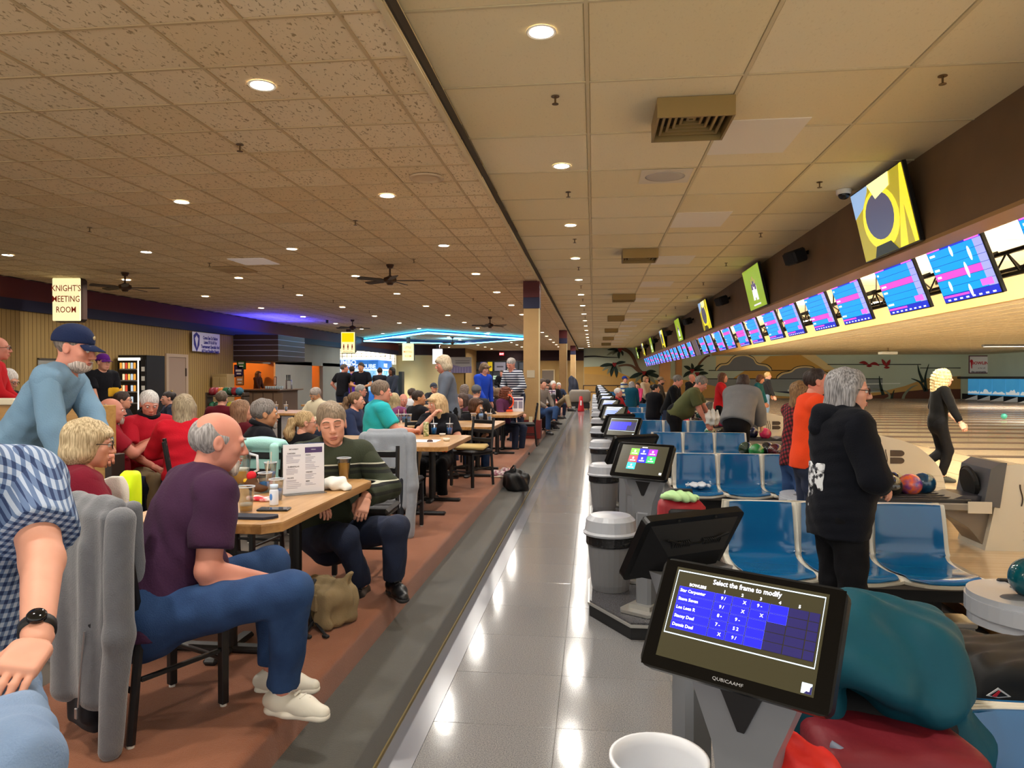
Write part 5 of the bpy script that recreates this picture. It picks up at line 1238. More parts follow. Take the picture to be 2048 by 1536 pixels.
# ------------------------------------------------------------------ black ladder-back chairs
CHB = M('chair_black', '#151416', rough=.4); CHS = M('chair_seat', '#1d1c20', rough=.55, bump=(80, .1)); GLIDE = M('chair_glide', '#c9c6be', rough=.5)
def leg_me(x, y, top, lean=0.0): 
    m_ = MB().rbox((x - .017, y - .017, .01), (x + .017, y + .017, top), .004).mesh('leg'); m_.materials.append(CHB); return m_
LEGF = [leg_me(s_ * .18, .18, .43) for s_ in (-1, 1)]; 
lb = []
for s_ in (-1, 1):
    m_ = MB().tube([(s_ * .18, -.22, .01), (s_ * .18, -.18, .44), (s_ * .175, -.21, .65), (s_ * .17, -.245, .87)], .017, 6).mesh('leg'); m_.materials.append(CHB); lb.append(m_)
SEATM = MB().rbox((-.205, -.2, .43), (.205, .21, .475), .02).mesh('seat'); SEATM.materials.append(CHS)
SEATF = MB().rbox((-.19, -.185, .405), (.19, .195, .43), .006).mesh('seat_frame'); SEATF.materials.append(CHB)
SLAT = MB().rbox((-.165, -.01, -.025), (.165, .01, .025), .008).mesh('back_slat'); SLAT.materials.append(CHB)
STR = MB().rbox((-.18, -.009, -.009), (.18, .009, .009), .003).mesh('stretcher'); STR.materials.append(CHB)
GL = MB().cyl((0, 0, 0), (0, 0, .012), .014, n=10).mesh('glide'); GL.materials.append(GLIDE)
def bchair(x, y, fx, fy, label, z=ZP):
    t = thing('dining_chair', label, 'chair', (x, y, z), math.atan2(-fx, fy), 'black chairs at the tables')
    put('seat', SEATM, t); put('seat_frame', SEATF, t)
    for m_ in LEGF + lb: put('leg', m_, t)
    for zz, yy in ((.58, -.20), (.69, -.215), (.81, -.235)): put('back_slat', SLAT, t, (0, yy, zz))
    put('stretcher', STR, t, (0, .18, .2)); put('stretcher', STR, t, (0, -.2, .2))
    for sx in (-1, 1):
        o_ = put('stretcher', STR, t, (sx * .18, 0, .24)); o_.rotation_euler = (0, 0, PI / 2)
        for sy in (-.22, .18): put('glide', GL, t, (sx * .18, sy, 0))
    return t
CHAIRS = dict(
    D=(-1.79, 2.74, .42, .9, 'black chair under the purple shirt man with grey fleece on its back'),
    C=(-2.55, 3.35, .9, .3, 'black chair under the woman in the dark red shirt'),
    E=(-1.62, 4.95, .05, -1, 'black chair under the man in the green striped sweater'),
    A=(-2.02, 1.55, .9, .4, 'black chair under the man in the checked shirt'),
    J=(-1.78, 6.3, .05, 1, 'black chair wearing the pale grey sweatshirt'),
    K=(-1.36, 14.25, -.95, -.1, 'empty black ladder back chair beside the pillar'),
    S=(-2.1, 8.5, .3, -1, 'black chair under the woman resting her chin'),
    U=(-1.9, 11.2, .3, -1, 'black chair under the dark haired woman at the water bottle'),
    Q=(-3.2, 9.4, 1, .35, 'black chair under the man in the teal shirt'),
    F=(-3.3, 5.6, .8, .5, 'black chair under the man in the black polo'),
    G=(-2.6, 5.75, .5, .9, 'black chair under the ponytailed woman'),
    N=(-2.45, 4.75, -.1, -1, 'black chair with a mint green cloth on its back'),
    V=(-1.55, 8.95, -.5, -.8, 'black chair with a tan cushion beyond the grey sweatshirt'))
for q in CHAIRS.values(): bchair(*q)
tag(MB().rbox((-.2, -.2, 0), (.2, .2, .05), .02).build('seat_cushion', M('cushion_tan', '#b79d63', rough=.8), None, loc=(-1.55, 8.95, ZP + .476), auto=60), 'tan cushion on the black chair past the grey sweatshirt', 'cushion')

# ------------------------------------------------------------------ clothes hung on chair backs
def hung(name, label, chair, cols, w_, drop, sleeves, seed, extra=None, thick=.035):
    x, y, fx, fy, _ = CHAIRS[chair]; n = Vector((fx, fy, 0)).normalized(); sd = Vector((n.y, -n.x, 0))
    t = thing(name, label, 'jacket', (x, y, ZP), math.atan2(-fx, fy))
    top = .90
    s = Solid(.011)
    s.box((0, -.285, top - drop / 2), (w_ * .92, thick * .2, drop / 2 - .03), rd=.03, k=.03)
    s.cone((-w_ * .5, -.30, top - .1), (-w_ * .62, -.31, top - drop + .03), .03, .045, k=.04); s.cone((w_ * .35, -.305, top - .15), (w_ * .55, -.315, top - drop + .04), .025, .042, k=.04)
    s.cone((-w_ * .8, -.25, top), (w_ * .8, -.25, top), .04, .04, k=.03)
    s.cone((-w_ * .7, -.17, top - .02), (-w_ * .75, -.15, top - .3), .03, .025, k=.03); s.cone((w_ * .7, -.17, top - .02), (w_ * .75, -.15, top - .3), .03, .025, k=.03)
    s.noise(.004, (16, 6, 3), seed).noise(.0018, (40, 16, 9), seed + 1)
    blob('body', s, cols[0], t)
    for sx, dr, wob in sleeves:
        s = Solid(.011); s.cone((sx * (w_ * .95 + .03), -.26, top - .04), (sx * (w_ + .06) + wob, -.28, top - .04 - dr * .5), .052, .05, k=.03); s.cone((sx * (w_ + .06) + wob, -.28, top - .04 - dr * .5), (sx * (w_ + .035) + wob, -.30, top - .04 - dr), .05, .042, k=.03); s.noise(.002, (24, 10, 10), seed + 5)
        blob('sleeve', s, cols[0], t)
    if extra: extra(t, top)
    return t
FLEECE = M('fleece_grey', '#686a70', rough=.95, var=(25, '#5f6167', .3), bump=(180, .35), sheen=.4); LIN = M('fleece_lining', '#15171f', rough=.8)
def ex1(t, top):
    s = Solid(.011); s.box((.0, -.29, top - .74), (.085, .006, .08), rd=.022, k=.02); s.cone((.10, -.325, top - .42), (.075, -.325, top - .76), .02, .035, k=.03, flat=((0, 1, 0), 1.5)); s.noise(.003, (20, 8, 6), 2); blob('dark_lining', s, LIN, t)
    MB().tube([(.105, -.345, top - .44), (.09, -.352, top - .6), (.078, -.355, top - .72)], .004, 6).build('zip', M('zip_metal', '#a8a8ac', rough=.3, metal=.8), t)
    MB().rbox((.071, -.366, top - .76), (.085, -.359, top - .72), .002).build('zip_pull', M('zip_metal'), t)
hung('fleece_jacket', 'dark grey zip fleece hung on the chair of the purple shirt man', 'D', [FLEECE], .17, .74, [(1, .83, -.02), (-1, .55, .02)], 3, ex1)
SWEAT = M('sweat_grey', '#8f959e', rough=.95, var=(30, '#868c95', .3), bump=(200, .3), sheen=.3)
hung('sweatshirt', 'pale grey sweatshirt hung over the chair beside the platform edge', 'J', [SWEAT], .185, .66, [(1, .84, -.01), (-1, .72, .0)], 9, lambda t, top: (blob('dark_lining', Solid(.011).cone((.155, -.30, top - .4), (.13, -.31, top - .76), .035, .03, k=.02), M('sweat_lining', '#20232b', rough=.9), t)))
t = hung('mint_cloth', 'mint green sweater draped over a chair behind the beer glasses', 'N', [M('mint_knit', '#a9dcd6', rough=.9, bump=(160, .3))], .20, .26, [], 6, thick=.05)
t['category'] = 'sweater'

# ------------------------------------------------------------------ things on the tables
CLEAR = clear('cup_clear', '#f4f8fb', .05); BLUEQ = M('drink_blue', '#2f8fd8', rough=.1); BEERQ = M('drink_beer', '#c88a1c', rough=.08); FOAM = M('drink_foam', '#f0ead8', rough=.8); STRAW = M('straw_white', '#ece6da', rough=.4)
def cup(p, label, liquid=None, lvl=.6, h=.125, r=.042, straw=None, foam=False):
    t = thing('plastic_cup', label, 'cup', p, 0, 'clear plastic cups')
    MB().lathe([(0, .001), (r * .72, .001), (r * .98, h), (r * 1.05, h), (r * 1.05, h - .004), (r * .95, h - .004), (r * .69, .004), (0, .004)], n=20).build('wall', CLEAR, t, True)
    MB().lathe([(r * .98, h - .003), (r * 1.06, h - .003), (r * 1.06, h + .002), (r * .98, h + .002), (r * .98, h - .003)], n=20).build('rim', M('cup_rim', '#d6dce8', rough=.2), t, True)
    if liquid:
        q = lambda f: r * (.66 + .25 * f)
        MB().lathe([(0, .005), (q(0), .005), (q(lvl), h * lvl), (0, h * lvl)], n=18).build('drink', liquid, t, True)
        if foam: MB().lathe([(0, h * lvl), (q(lvl), h * lvl), (q(lvl + .1), h * (lvl + .1)), (0, h * (lvl + .1))], n=18).build('foam', FOAM, t, True)
    if straw: MB().cyl((0, 0, .01), (straw * .05, -.01, h + .07), .0035, n=8).build('straw', STRAW, t)
    return t
def on(u, v, z=ZT): return at(u, v, z=z + .001)
cup(on(492, 1023), 'almost empty beer cup beside the phone on the menu table', BEERQ, .24, straw=None, foam=True)
cup(on(553, 1000), 'cup of blue drink beside the menu card', BLUEQ, .55, .115, .04)
cup(on(530, 985), 'cup of blue drink with a straw behind the beer cup', BLUEQ, .55, .115, .04, straw=.5)
cup(on(541, 960), 'cup of blue drink farther back on the menu table', BLUEQ, .5, .115, .04, straw=.2)
cup(on(674, 950), 'tall cup with a straw behind the white towel', BEERQ, .4, .12, .042, straw=.4)
cup(on(688, 958), 'cup of beer by the green sweater man', BEERQ, .75, .14, .045)
for i, (u, v, nm) in enumerate(((868, 868, 'beside the tall can'), (899, 868, 'on the corner of the sweatshirt table'))): cup(on(u, v), f'cup of blue drink with straw {nm}', BLUEQ, .6, straw=.15 if i else -.1)
for i, (u, v, nm) in enumerate(((947, 843, 'left of the water bottle'.replace('left of', 'on the near side of')), (979, 843, 'with a straw past the water bottle'))): cup(on(u, v), f'cup of blue drink {nm}', BLUEQ, .6, straw=.5 if i else None)
for i, u in enumerate((797, 808, 818)): cup(on(u, 845), f'{ORD[i]} blue cup of three before the teal shirt man', BLUEQ, .7, straw=.1 if i < 2 else None)
for i, u in enumerate((552, 572, 618)): cup(on(u, 822), f'{ORD[i]} blue cup on the table before the cream hoodie man', BLUEQ, .7, straw=.2)
cup(on(243, 858), 'blue cup with a straw behind the cap man', BLUEQ, .7, straw=.0)
# pitcher of beer
p = on(478, 968); t = thing('beer_pitcher', 'clear ribbed beer pitcher half full behind the bearded man', 'pitcher', p)
MB().lathe([(0, .002), (.058, .002), (.066, .1), (.075, .205), (.08, .21), (.073, .205), (.063, .1), (.055, .006), (0, .006)], n=22).build('wall', CLEAR, t, True); MB().lathe([(0, .008), (.053, .008), (.06, .085), (0, .085)], n=20).build('beer', BEERQ, t, True); MB().lathe([(0, .085), (.06, .085), (.062, .1), (0, .1)], n=20).build('foam', FOAM, t, True)
MB().tube([(.07, 0, .19), (.12, 0, .18), (.125, 0, .09), (.065, 0, .06)], .009, 8).build('handle', M('cup_rim'), t, True)
# menu card in an acrylic stand
a, b_ = on(566, 990), on(648, 983)
t = thing('menu_card', 'white menu card with purple header standing in an acrylic holder', 'menu', (a + b_) / 2, math.atan2((b_ - a).y, (b_ - a).x))
mw, mh = (b_ - a).length / 2, .285
MB().rbox((-mw, -.004, .004), (mw, .0, mh), .001).build('sheet', M('menu_white', '#e8e8f0', rough=.4), t)
MB().box((-mw - .004, .001, .0), (mw + .004, .004, mh + .006)).build('holder_back', clear('acrylic', '#e6ecf4', .06), t); MB().rbox((-mw, -.06, -.0005), (mw, .03, .004), .001).build('holder_foot', MATS['acrylic'], t)
INK = M('menu_ink', '#2b2738', rough=.6); LITE = M('menu_rule', '#8d8aa0', rough=.6)
MB().box((.006, -.0048, mh - .052), (mw - .012, -.004, mh - .02)).build('purple_header', M('menu_purple', '#4d3a6b', rough=.5), t)
for i, (s_, x, z, sz) in enumerate((('EAT & ENJOY', -.058, mh - .028, .009), ('CHICKEN', -.072, mh - .052, .0105), ('QUESADILLAS', -.06, mh - .128, .0105), ('SALADS', -.077, mh - .192, .0105), ('PIZZA', .024, mh - .065, .0105), ('DRINKS', .03, mh - .164, .0105), ('BEER', .022, mh - .216, .0105))): text(s_, sz, INK, t, frame((x, -.0046, z), (1, 0, 0), (0, 0, 1)), ext=.0001, bold=.0003)
text('MENU', .010, M('menu_white'), t, frame((.055, -.0052, mh - .034), (1, 0, 0), (0, 0, 1)), ext=.0001)
rl = MB(); r = random.Random(2)
for x0, zs in ((-.1, [.062, .068, .075, .082, .090, .097, .105, .14, .147, .155, .163, .17, .205, .212, .22, .23, .24, .25]), (.008, [.077, .085, .093, .10, .108, .12, .128, .136, .145, .176, .184, .192, .20, .228, .236])):
    for z in zs: rl.box((x0, -.0044, mh - z - .0012), (x0 + r.uniform(.035, .085), -.004, mh - z + .0012))
o = rl.build('print_lines', LITE, t); o['kind'] = 'stuff'
# white towel, phone, tray, chicken toy, bottle
t = thing('bar_towel', 'white towel crumpled beside the menu card', 'towel', (0, 0, 0)); s = Solid(.008); c = on(668, 978); s.ell((c.x, c.y, ZT + .035), (.085, .07, .045), k=.04); s.ell((c.x + .06, c.y - .03, ZT + .018), (.055, .04, .022), k=.03); s.noise(.005, 50, 4).cut((0, 0, -1), (0, 0, ZT + .001)); blob('cloth', s, M('towel_white', '#e4e2da', rough=.95, bump=(220, .4)), t)
p = on(548, 1020); t = thing('phone', 'black phone lying flat before the white pill bottle', 'phone', p, .12); MB().rbox((-.078, -.038, 0), (.078, .038, .009), .004).build('body', M('phone_black', '#121216', rough=.3), t); MB().box((-.074, -.035, .009), (.074, .035, .0096)).build('display', M('phone_glass', '#2e3440', rough=.05), t)
p = on(500, 1035); t = thing('tablet_case', 'dark navy soft case at the near corner of the menu table', 'case', p); MB().prism([(-.16, -.05), (.09, -.05), (.125, -.02), (.135, .015), (.12, .04), (-.16, .045)], 0, .012, 'z').build('shell', M('case_navy', '#1d2132', rough=.75, bump=(120, .2)), t)
p = on(548, 1010); t = thing('pill_bottle', 'small white bottle with a blue print standing on the menu table', 'bottle', p); MB().lathe([(0, 0), (.022, 0), (.023, .006), (.023, .075), (.018, .085), (0, .085)], n=18).build('bottle_body', M('bottle_white', '#dfe6f4', rough=.35), t, True); MB().lathe([(0, .085), (.02, .085), (.021, .108), (0, .11)], n=18).build('cap', M('cap_blue', '#c6dcf6', rough=.35), t, True); MB().sphere((-.006, -.0225, .045), (.008, .002, .018), 8, 6).build('print', M('print_blue', '#4a86d8', rough=.4), t)
p = on(505, 985); t = thing('plush_toy', 'small brown plush with a red knitted cap lying on a red napkin', 'toy', p)
s = Solid(.006); s.ell((p.x, p.y, ZT + .055), (.032, .03, .045)); s.ell((p.x + .05, p.y - .01, ZT + .03), (.05, .035, .025)); s.ell((p.x - .03, p.y - .01, ZT + .06), (.02, .012, .015)); t.location = (0, 0, 0); blob('body', s, M('toy_brown', '#5a3a22', rough=.8), t)
MB().sphere((p.x - .005, p.y, ZT + .098), .028, 14, 10).build('cap', M('toy_red', '#d0182a', rough=.8, bump=(200, .4)), t, True); MB().sphere((p.x - .035, p.y - .012, ZT + .07), (.016, .012, .014), 10, 8).build('snout', M('toy_yellow', '#e2b92c', rough=.7), t, True)
t = thing('napkin', 'red and white paper napkin under the plush toy', 'napkin', (0, 0, 0)); s = Solid(.006); c = on(525, 1000); s.ell((c.x, c.y, ZT + .008), (.09, .05, .010)); s.noise(.004, 70, 3).cut((0, 0, -1), (0, 0, ZT + .0012)); blob('sheet', s, M('napkin_red', '#c8283a', rough=.8, var=(18, '#f2e8e4', .1)), t)
# sunglasses, can, bottle on the other tables
p = on(768, 882); t = thing('sunglasses', 'folded sunglasses on the table behind the green sweater man', 'glasses', p); MB().sphere((-.03, 0, .012), (.027, .008, .014), 12, 8).sphere((.03, 0, .012), (.027, .008, .014), 12, 8).build('lens', M('shade_black', '#141312', rough=.1), t, True); MB().tube([(-.055, 0, .016), (-.06, .06, .012), (.03, .07, .008)], .004, 6).build('temple', M('shade_black'), t)
p = on(852, 872); t = thing('drink_can', 'tall patterned drink can on the sweatshirt table', 'can', p); MB().lathe([(0, 0), (.03, 0), (.032, .008), (.032, .15), (.028, .16), (0, .16)], n=18).build('can_body', M('can_print', '#d9d2b0', rough=.3, var=(40, '#7a8a50', .1)), t, True)
p = on(840, 882); t = MB().rbox((-.2, -.14, 0), (.2, .14, .004), .001).build('paper_sheet', M('paper_white', '#e6ecf6', rough=.6), None, loc=p); tag(t, 'white score papers on the sweatshirt table', 'paper')
for i, (u, v, nm, m_) in enumerate(((893, 882, 'small white dip cup on the sweatshirt table', '#e9e3d2'), (860, 884, 'dark folded glasses case on the sweatshirt table', '#3a1d1f'), (885, 872, 'foil wrapper on the sweatshirt table', '#b9b4ac'))): tag(MB().lathe([(0, 0), (.03, 0), (.038, .03), (.033, .03), (.027, .004), (0, .004)] if i != 1 else [(0, 0), (.03, 0), (.034, .012), (.02, .024), (0, .026)], n=16).build('table_clutter' if i == 2 else ('dip_cup', 'glasses_case')[i], M('clutter%d' % i, m_, rough=.5), None, True, on(u, v)), nm, ('cup', 'case', 'wrapper')[i])
p = on(962, 845); t = thing('water_bottle', 'clear water bottle with a blue label between two cups', 'bottle', p); MB().lathe([(0, 0), (.032, 0), (.033, .02), (.029, .06), (.033, .08), (.033, .14), (.015, .19), (.013, .205), (0, .205)], n=18).build('bottle_body', clear('pet_clear', '#cfe0ee', .10), t, True); MB().lathe([(.0335, .085), (.034, .085), (.034, .135), (.0335, .135)], n=18).build('paper_label', M('pet_label', '#6f93c4', rough=.5), t, True); MB().lathe([(0, .205), (.015, .205), (.015, .222), (0, .222)], n=12).build('cap', M('cap_white', '#e8eef6', rough=.4), t, True)
p = on(1017, 823); t = thing('desk_fan', 'small orange ring desk fan on the table before the purple cardigan', 'fan', p, -.5)
MB().lathe([(0, 0), (.085, 0), (.09, .02), (.07, .04), (0, .045)], n=18).build('base', M('fan_orange', '#f0542c', rough=.4), t, True); MB().tube([(.13 * math.cos(a), -.02, .20 + .13 * math.sin(a)) for a in [2 * PI * k / 24 for k in range(24)]], .014, 8, True).build('ring', M('fan_orange'), t, True); MB().cyl((0, .0, .2), (0, .06, .2), .05, n=14).build('motor', M('fan_dark', '#3a1c18', rough=.5), t)
for k in range(5): o_ = MB().prism([(.01, -.02), (.11, -.03), (.12, .01), (.02, .015)], -.003, .003, 'z').build('blade', M('fan_dark'), t, loc=(0, -.01, .2)); o_.rotation_euler = (PI / 2, 2 * PI * k / 5, 0)
for i, (u, v, nm) in enumerate(((1036, 823, 'menu card beside the pillar on the fan table'), (1094, 806, 'menu card just past the red based pillar'), (1104, 799, 'menu card with a blue strip near the khaki trousers'))):
    q = on(u, v); t = thing('menu_card', nm, 'menu', q, .1, 'menu cards on the far tables'); MB().box((-.11, 0, .0), (.11, .006, .29)).build('sheet', M('menu_white'), t); MB().box((-.095, -.002, .22), (.095, 0, .26)).build('header', M('menu_purple'), t); MB().box((-.09, -.002, .06), (-.01, 0, .2)).box((.01, -.002, .06), (.09, 0, .2)).build('print_block', M('menu_rule'), t)

# ------------------------------------------------------------------ bags and shoes on the platform
KH = M('canvas_khaki', '#8d7a5a', rough=.9, var=(12, '#7d6b4d', .3), bump=(150, .3)); STB = M('webbing_black', '#17171a', rough=.7)
c = at(650, 1200, z=ZP + .12); t = thing('canvas_bag', 'khaki canvas bag with black straps at the edge of the platform', 'bag', (c.x, c.y, ZP), -.55)
s = Solid(.010); s.box((0, 0, .11), (.12, .08, .07), rd=.04); s.cone((-.1, .0, .2), (.1, .02, .22), .04, .035, k=.04); s.cone((.08, .04, .2), (.14, .08, .28), .03, .02, k=.03); s.noise(.005, 24, 3).noise(.003, 50, 2).cut((0, 0, -1), (0, 0, .002)); blob('body', s, KH, t)
MB().rbox((-.03, -.135, .1), (.1, -.118, .2), .008).build('pocket_flap', KH, t)
for x in (-.06, .045): MB().tube([(x, -.10, .27), (x, -.135, .22), (x, -.14, .08), (x + .01, -.13, .02)], .011, 6).build('strap', STB, t, True)
for x, y in ((.1, -.2), (.17, -.14)): MB().tube([(.06, -.12, .05), (x, y, .012), (x + .05, y - .02, .012)], .008, 6).rbox((x + .03, y - .035, .003), (x + .07, y - .01, .018), .004).build('buckle_strap', STB, t)
c = at(1035, 965, z=ZS + .1); t = thing('sports_bag', 'black sports bag with grey piping slumped on the grey step', 'bag', (c.x - .02, c.y, ZS), .3)
s = Solid(.012); s.box((0, 0, .12), (.09, .16, .06), rd=.06); s.cone((-.05, .1, .2), (0, -.1, .24), .06, .05, k=.05); s.noise(.008, 20, 8).cut((0, 0, -1), (0, 0, .002)); blob('body', s, M('bag_nylon', '#121214', rough=.5), t)
for dz in (.0, .06): MB().tube([(.09 - dz * .5, -.15, .13 + dz), (.13 - dz * .5, -.05, .17 + dz), (.13 - dz * .5, .08, .15 + dz), (.08, .17, .1 + dz)], .005, 6).build('piping', M('piping_pale', '#9a9a98', rough=.5), t, True)
MB().tube([(-.05, -.12, .27), (-.02, -.04, .33), (-.02, .06, .33), (-.05, .14, .26)], .012, 6).build('handle', M('bag_nylon'), t, True)
def sneaker(name, label, p, rz, up, sole, lace, L=.28, tilt=0.0, group=None, res=.007):
    t = thing(name, label, 'shoe', p, rz, group); t.rotation_euler = (tilt, 0, rz)
    shoe_parts(t, up, sole, lace, L, res); return t
def shoe_parts(t, up, sole, lace, L, res, M4=None):
    """a shoe pointing along +y, heel at origin"""
    k = L / .28
    s = Solid(res); s.cone((0, .045 * k, .055), (0, .05 * k, .085), .036, .034, k=.03); s.cone((0, .05 * k, .05), (0, .16 * k, .045), .04, .04, k=.03); s.cone((0, .16 * k, .038), (.004, .235 * k, .03), .04, .032, k=.03, flat=((0, 0, 1), 1.15)); s.cone((0, .0, .05), (0, .04, .06), .03, .034, k=.03); s.ell((0, .05 * k, .125), (.026, .034, .04), sub=True, k=.01); s.cut((0, 0, -1), (0, 0, .02))
    o1 = blob('upper', s, up, t)
    s = Solid(res); s.cone((0, .015, .016), (0, .09 * k, .016), .038, .036, k=.02, flat=((0, 0, 1), 1.8)); s.cone((0, .09 * k, .016), (.004, .23 * k, .018), .04, .038, k=.03, flat=((0, 0, 1), 1.9)); s.cut((0, 0, -1), (0, 0, .001)); o2 = blob('sole', s, sole, t)
    lc = MB()
    for q in range(4): y = (.10 + .025 * q) * k; z = .106 - q * .0085; lc.tube([(-.022, y, z - .008), (0, y + .006, z), (.022, y, z - .008)], .004, 5)
    o3 = lc.build('laces', lace, t)
    if M4 is not None:
        for o_ in (o1, o2, o3): o_.matrix_local = M4
WL = M('shoe_white', '#ded9cb', rough=.5); WS = M('sole_white', '#e6e0d2', rough=.5); BLK = M('shoe_black', '#131316', rough=.35); BS = M('sole_black', '#232325', rough=.6)
PK = M('shoe_pink', '#b77a8d', rough=.6, var=(35, '#e8dcdc', .1))
q = at(985, 955, z=ZP); sneaker('sneaker', 'pink and white sneaker behind the black sports bag', (q.x, q.y, ZP + .001), -1.3, PK, WS, WL, .25, group='pink sneaker pair')
q = at(1000, 950, z=ZP); sneaker('sneaker', 'second pink and white sneaker, beside the platform edge', (q.x + .02, q.y, ZP + .001), -1.3, PK, WS, WL, .25, group='pink sneaker pair')
# ------------------------------------------------------------------ along the panelled wall, bar and far end
p0, p1 = at(333, 800, X=XW + .03), at(375, 800, X=XW + .03)
d = struct(MB().rbox((XW, p0.y + .1, ZP), (XW + .03, p1.y - .1, 2.33), .004).build('door_1', M('door_mauve', '#a58d7a', rough=.6)))
for a_, b_ in (((p0.y - .02, ZP), (p0.y + .1, 2.43)), ((p1.y - .1, ZP), (p1.y + .02, 2.43)), ((p0.y + .1, 2.33), (p1.y - .1, 2.43))): MB().box((XW, a_[0], a_[1]), (XW + .05, b_[0], b_[1])).build('door_frame', M('door_trim', '#bba48c', rough=.6), d)
MB().sphere((XW + .07, p0.y + .2, 1.3), .035, 10, 8).build('door_knob', M('knob_brass', '#c8a868', rough=.3, metal=.7), d, True); MB().box((XW + .03, p1.y - .12, 1.75), (XW + .06, p1.y - .08, 2.0)).build('door_hinge', M('hinge_dark', '#3a2a20', rough=.5), d)
# banner
a, b_ = at(384, 661, X=XW + .1), at(439, 668, X=XW + .1); t = thing('banner', 'white banner with a blue crest hung below the navy band', 'banner', (XW + .1, (a.y + b_.y) / 2, 0))
hl = (b_.y - a.y) / 2; z1 = 3.17; z0 = at(384, 702, X=XW + .1).z
MB().box((0, -hl, z0), (.01, hl, z1)).build('sheet', M('banner_white', '#d9d6e6', rough=.7), t)
BI = M('banner_ink', '#3a3a8c', rough=.7); F_ = lambda y, z: frame((.014, y, z), (0, 1, 0), (0, 0, 1))
zm = (z0 + z1) / 2
for i, l in enumerate(('Come See Us Below', 'Lanes 59 & 60 For', 'Tournament Specials And', 'All Your Bowling Needs')): text(l, .15, BI, t, F_(hl * .28, z1 - .17 - i * (z1 - z0) * .23), xs=.72, bold=.006)
MB().prism([(-hl * .92, zm + .2), (-hl * .72, zm + .3), (-hl * .5, zm + .2), (-hl * .52, zm - .1), (-hl * .7, zm - .33), (-hl * .9, zm - .1)], .011, .014, 'x').build('crest', BI, t); MB().prism([(-hl * .84, zm + .1), (-hl * .72, zm + .2), (-hl * .6, zm + .1), (-hl * .7, zm - .2)], .015, .018, 'x').build('crest_field', M('banner_white'), t)
# vending machines and a notice board
def vend(u0, u1, v, Y, h, label, body, kind):
    a, b_ = at(u0, v, Y=Y), at(u1, v, Y=Y); t = thing('vending_machine', label, 'vending machine', ((a.x + b_.x) / 2, Y, ZP)); w_ = (b_.x - a.x) / 2
    MB().rbox((-w_, 0, 0.02), (w_, .8, h), .01).build('cabinet', body, t)
    if kind == 'snack':
        MB().box((-w_ * .9, -.03, .25), (w_ * .55, -.001, h - .1)).build('window_glass', M('vend_dark', '#16161c', rough=.1), t); MB().box((-w_ * .92, -.035, h - .14), (w_ * .6, -.03, h - .07)).box((w_ * .42, -.04, .5), (w_ * .5, -.03, h - .14)).build('light_strip', M('vend_glow', '#fff1d8', emis=1.6), t)
        r = random.Random(4); cs = ['#e8a040', '#f0e0b0', '#d04a30', '#e8c860', '#c0d0e0']
        for row in range(4):
            z = h - .36 - row * .30
            MB().box((-w_ * .85, -.034, z - .03), (w_ * .4, -.03, z)).build('shelf', M('vend_shelf', '#8a8a8a', rough=.4), t)
            for k in range(6):
                x = -w_ * .8 + k * w_ * .19
                if r.random() < .85: MB().rbox((x, -.05, z), (x + w_ * .15, -.032, z + .16), .01).build('snack_packet', M('snack%d' % (k % 5), cs[k % 5], rough=.4, emis=.55), t)
        MB().box((w_ * .62, -.03, .6), (w_ * .95, -.001, h - .12)).build('control_panel', M('vend_panel', '#1d1d22', rough=.4), t)
        for z in (1.55, 1.3, 1.05): MB().box((w_ * .68, -.036, z), (w_ * .9, -.03, z + .12)).build('keypad', M('vend_key', '#b9b4a8', rough=.5, emis=.2), t)
    else: MB().box((-w_ * .9, -.02, .3), (w_ * .9, -.001, h - .15)).build('lit_panel', M('vend_white', '#c9ced6', rough=.4, emis=.35), t); MB().box((-w_ * .2, -.024, h * .55), (w_ * .75, -.02, h - .3)).build('picture', M('vend_pic', '#7d8796', rough=.4), t)
vend(236, 294, 800, 17.6, 1.98, 'black snack vending machine with lit shelves by the panelled wall', M('vend_black', '#121214', rough=.4), 'snack')
vend(186, 225, 800, 17.7, 2.0, 'pale drinks vending machine behind the purple cap person', M('vend_grey', '#2a2a2e', rough=.4), 'drink')
a = at(77, 720, X=XW + .05); b_ = at(118, 720, X=XW + .05); t = thing('notice_board', 'grey notice board on the panelled wall behind the blue cap', 'board', (XW + .02, (a.y + b_.y) / 2, 1.7)); hw = (b_.y - a.y) / 2
MB().rbox((0, -hw, -.55), (.03, hw, .42), .006).build('panel', M('board_grey', '#9a9890', rough=.6), t); MB().box((0, -hw, .42), (.05, hw, .46)).build('rail', M('board_rail', '#4a4238', rough=.5), t)
# pale cabinet and ball rack before the bar
a, b_ = at(384, 800, Y=22.0), at(462, 800, Y=22.0); t = thing('cabinet', 'tan panelled cabinet along the wall before the bar', 'cabinet', (max(a.x, XW + .1), 22.3, ZP)); w_ = b_.x - max(a.x, XW + .1) - .3
MB().rbox((0, 0, 0), (w_, .5, at(400, 748, Y=22).z - ZP), .01).build('carcass', M('cab_tan', '#a48a5c', rough=.7), t); MB().rbox((.04, -.02, .06), (w_ * .5 - .01, 0, 1.4), .006).build('door', M('cab_door', '#ad9364', rough=.7), t); MB().rbox((w_ * .5 + .01, -.02, .06), (w_ - .04, 0, 1.4), .006).build('door', M('cab_door'), t)
a, b_ = at(402, 820, Y=17.0), at(480, 820, Y=17.0); t = thing('ball_rack', 'dark wooden house ball rack behind the red shirted woman', 'rack', (a.x, 17.2, ZP)); w_ = b_.x - a.x; RW = M('rack_wood', '#3a2a1c', rough=.5)
for z in (.55, .92): MB().rbox((0, 0, z - .03), (w_, .3, z), .005).build('shelf', RW, t)
for x in (0, w_ - .05): MB().rbox((x, 0, 0), (x + .05, .3, 1.0), .005).build('side_panel', RW, t)
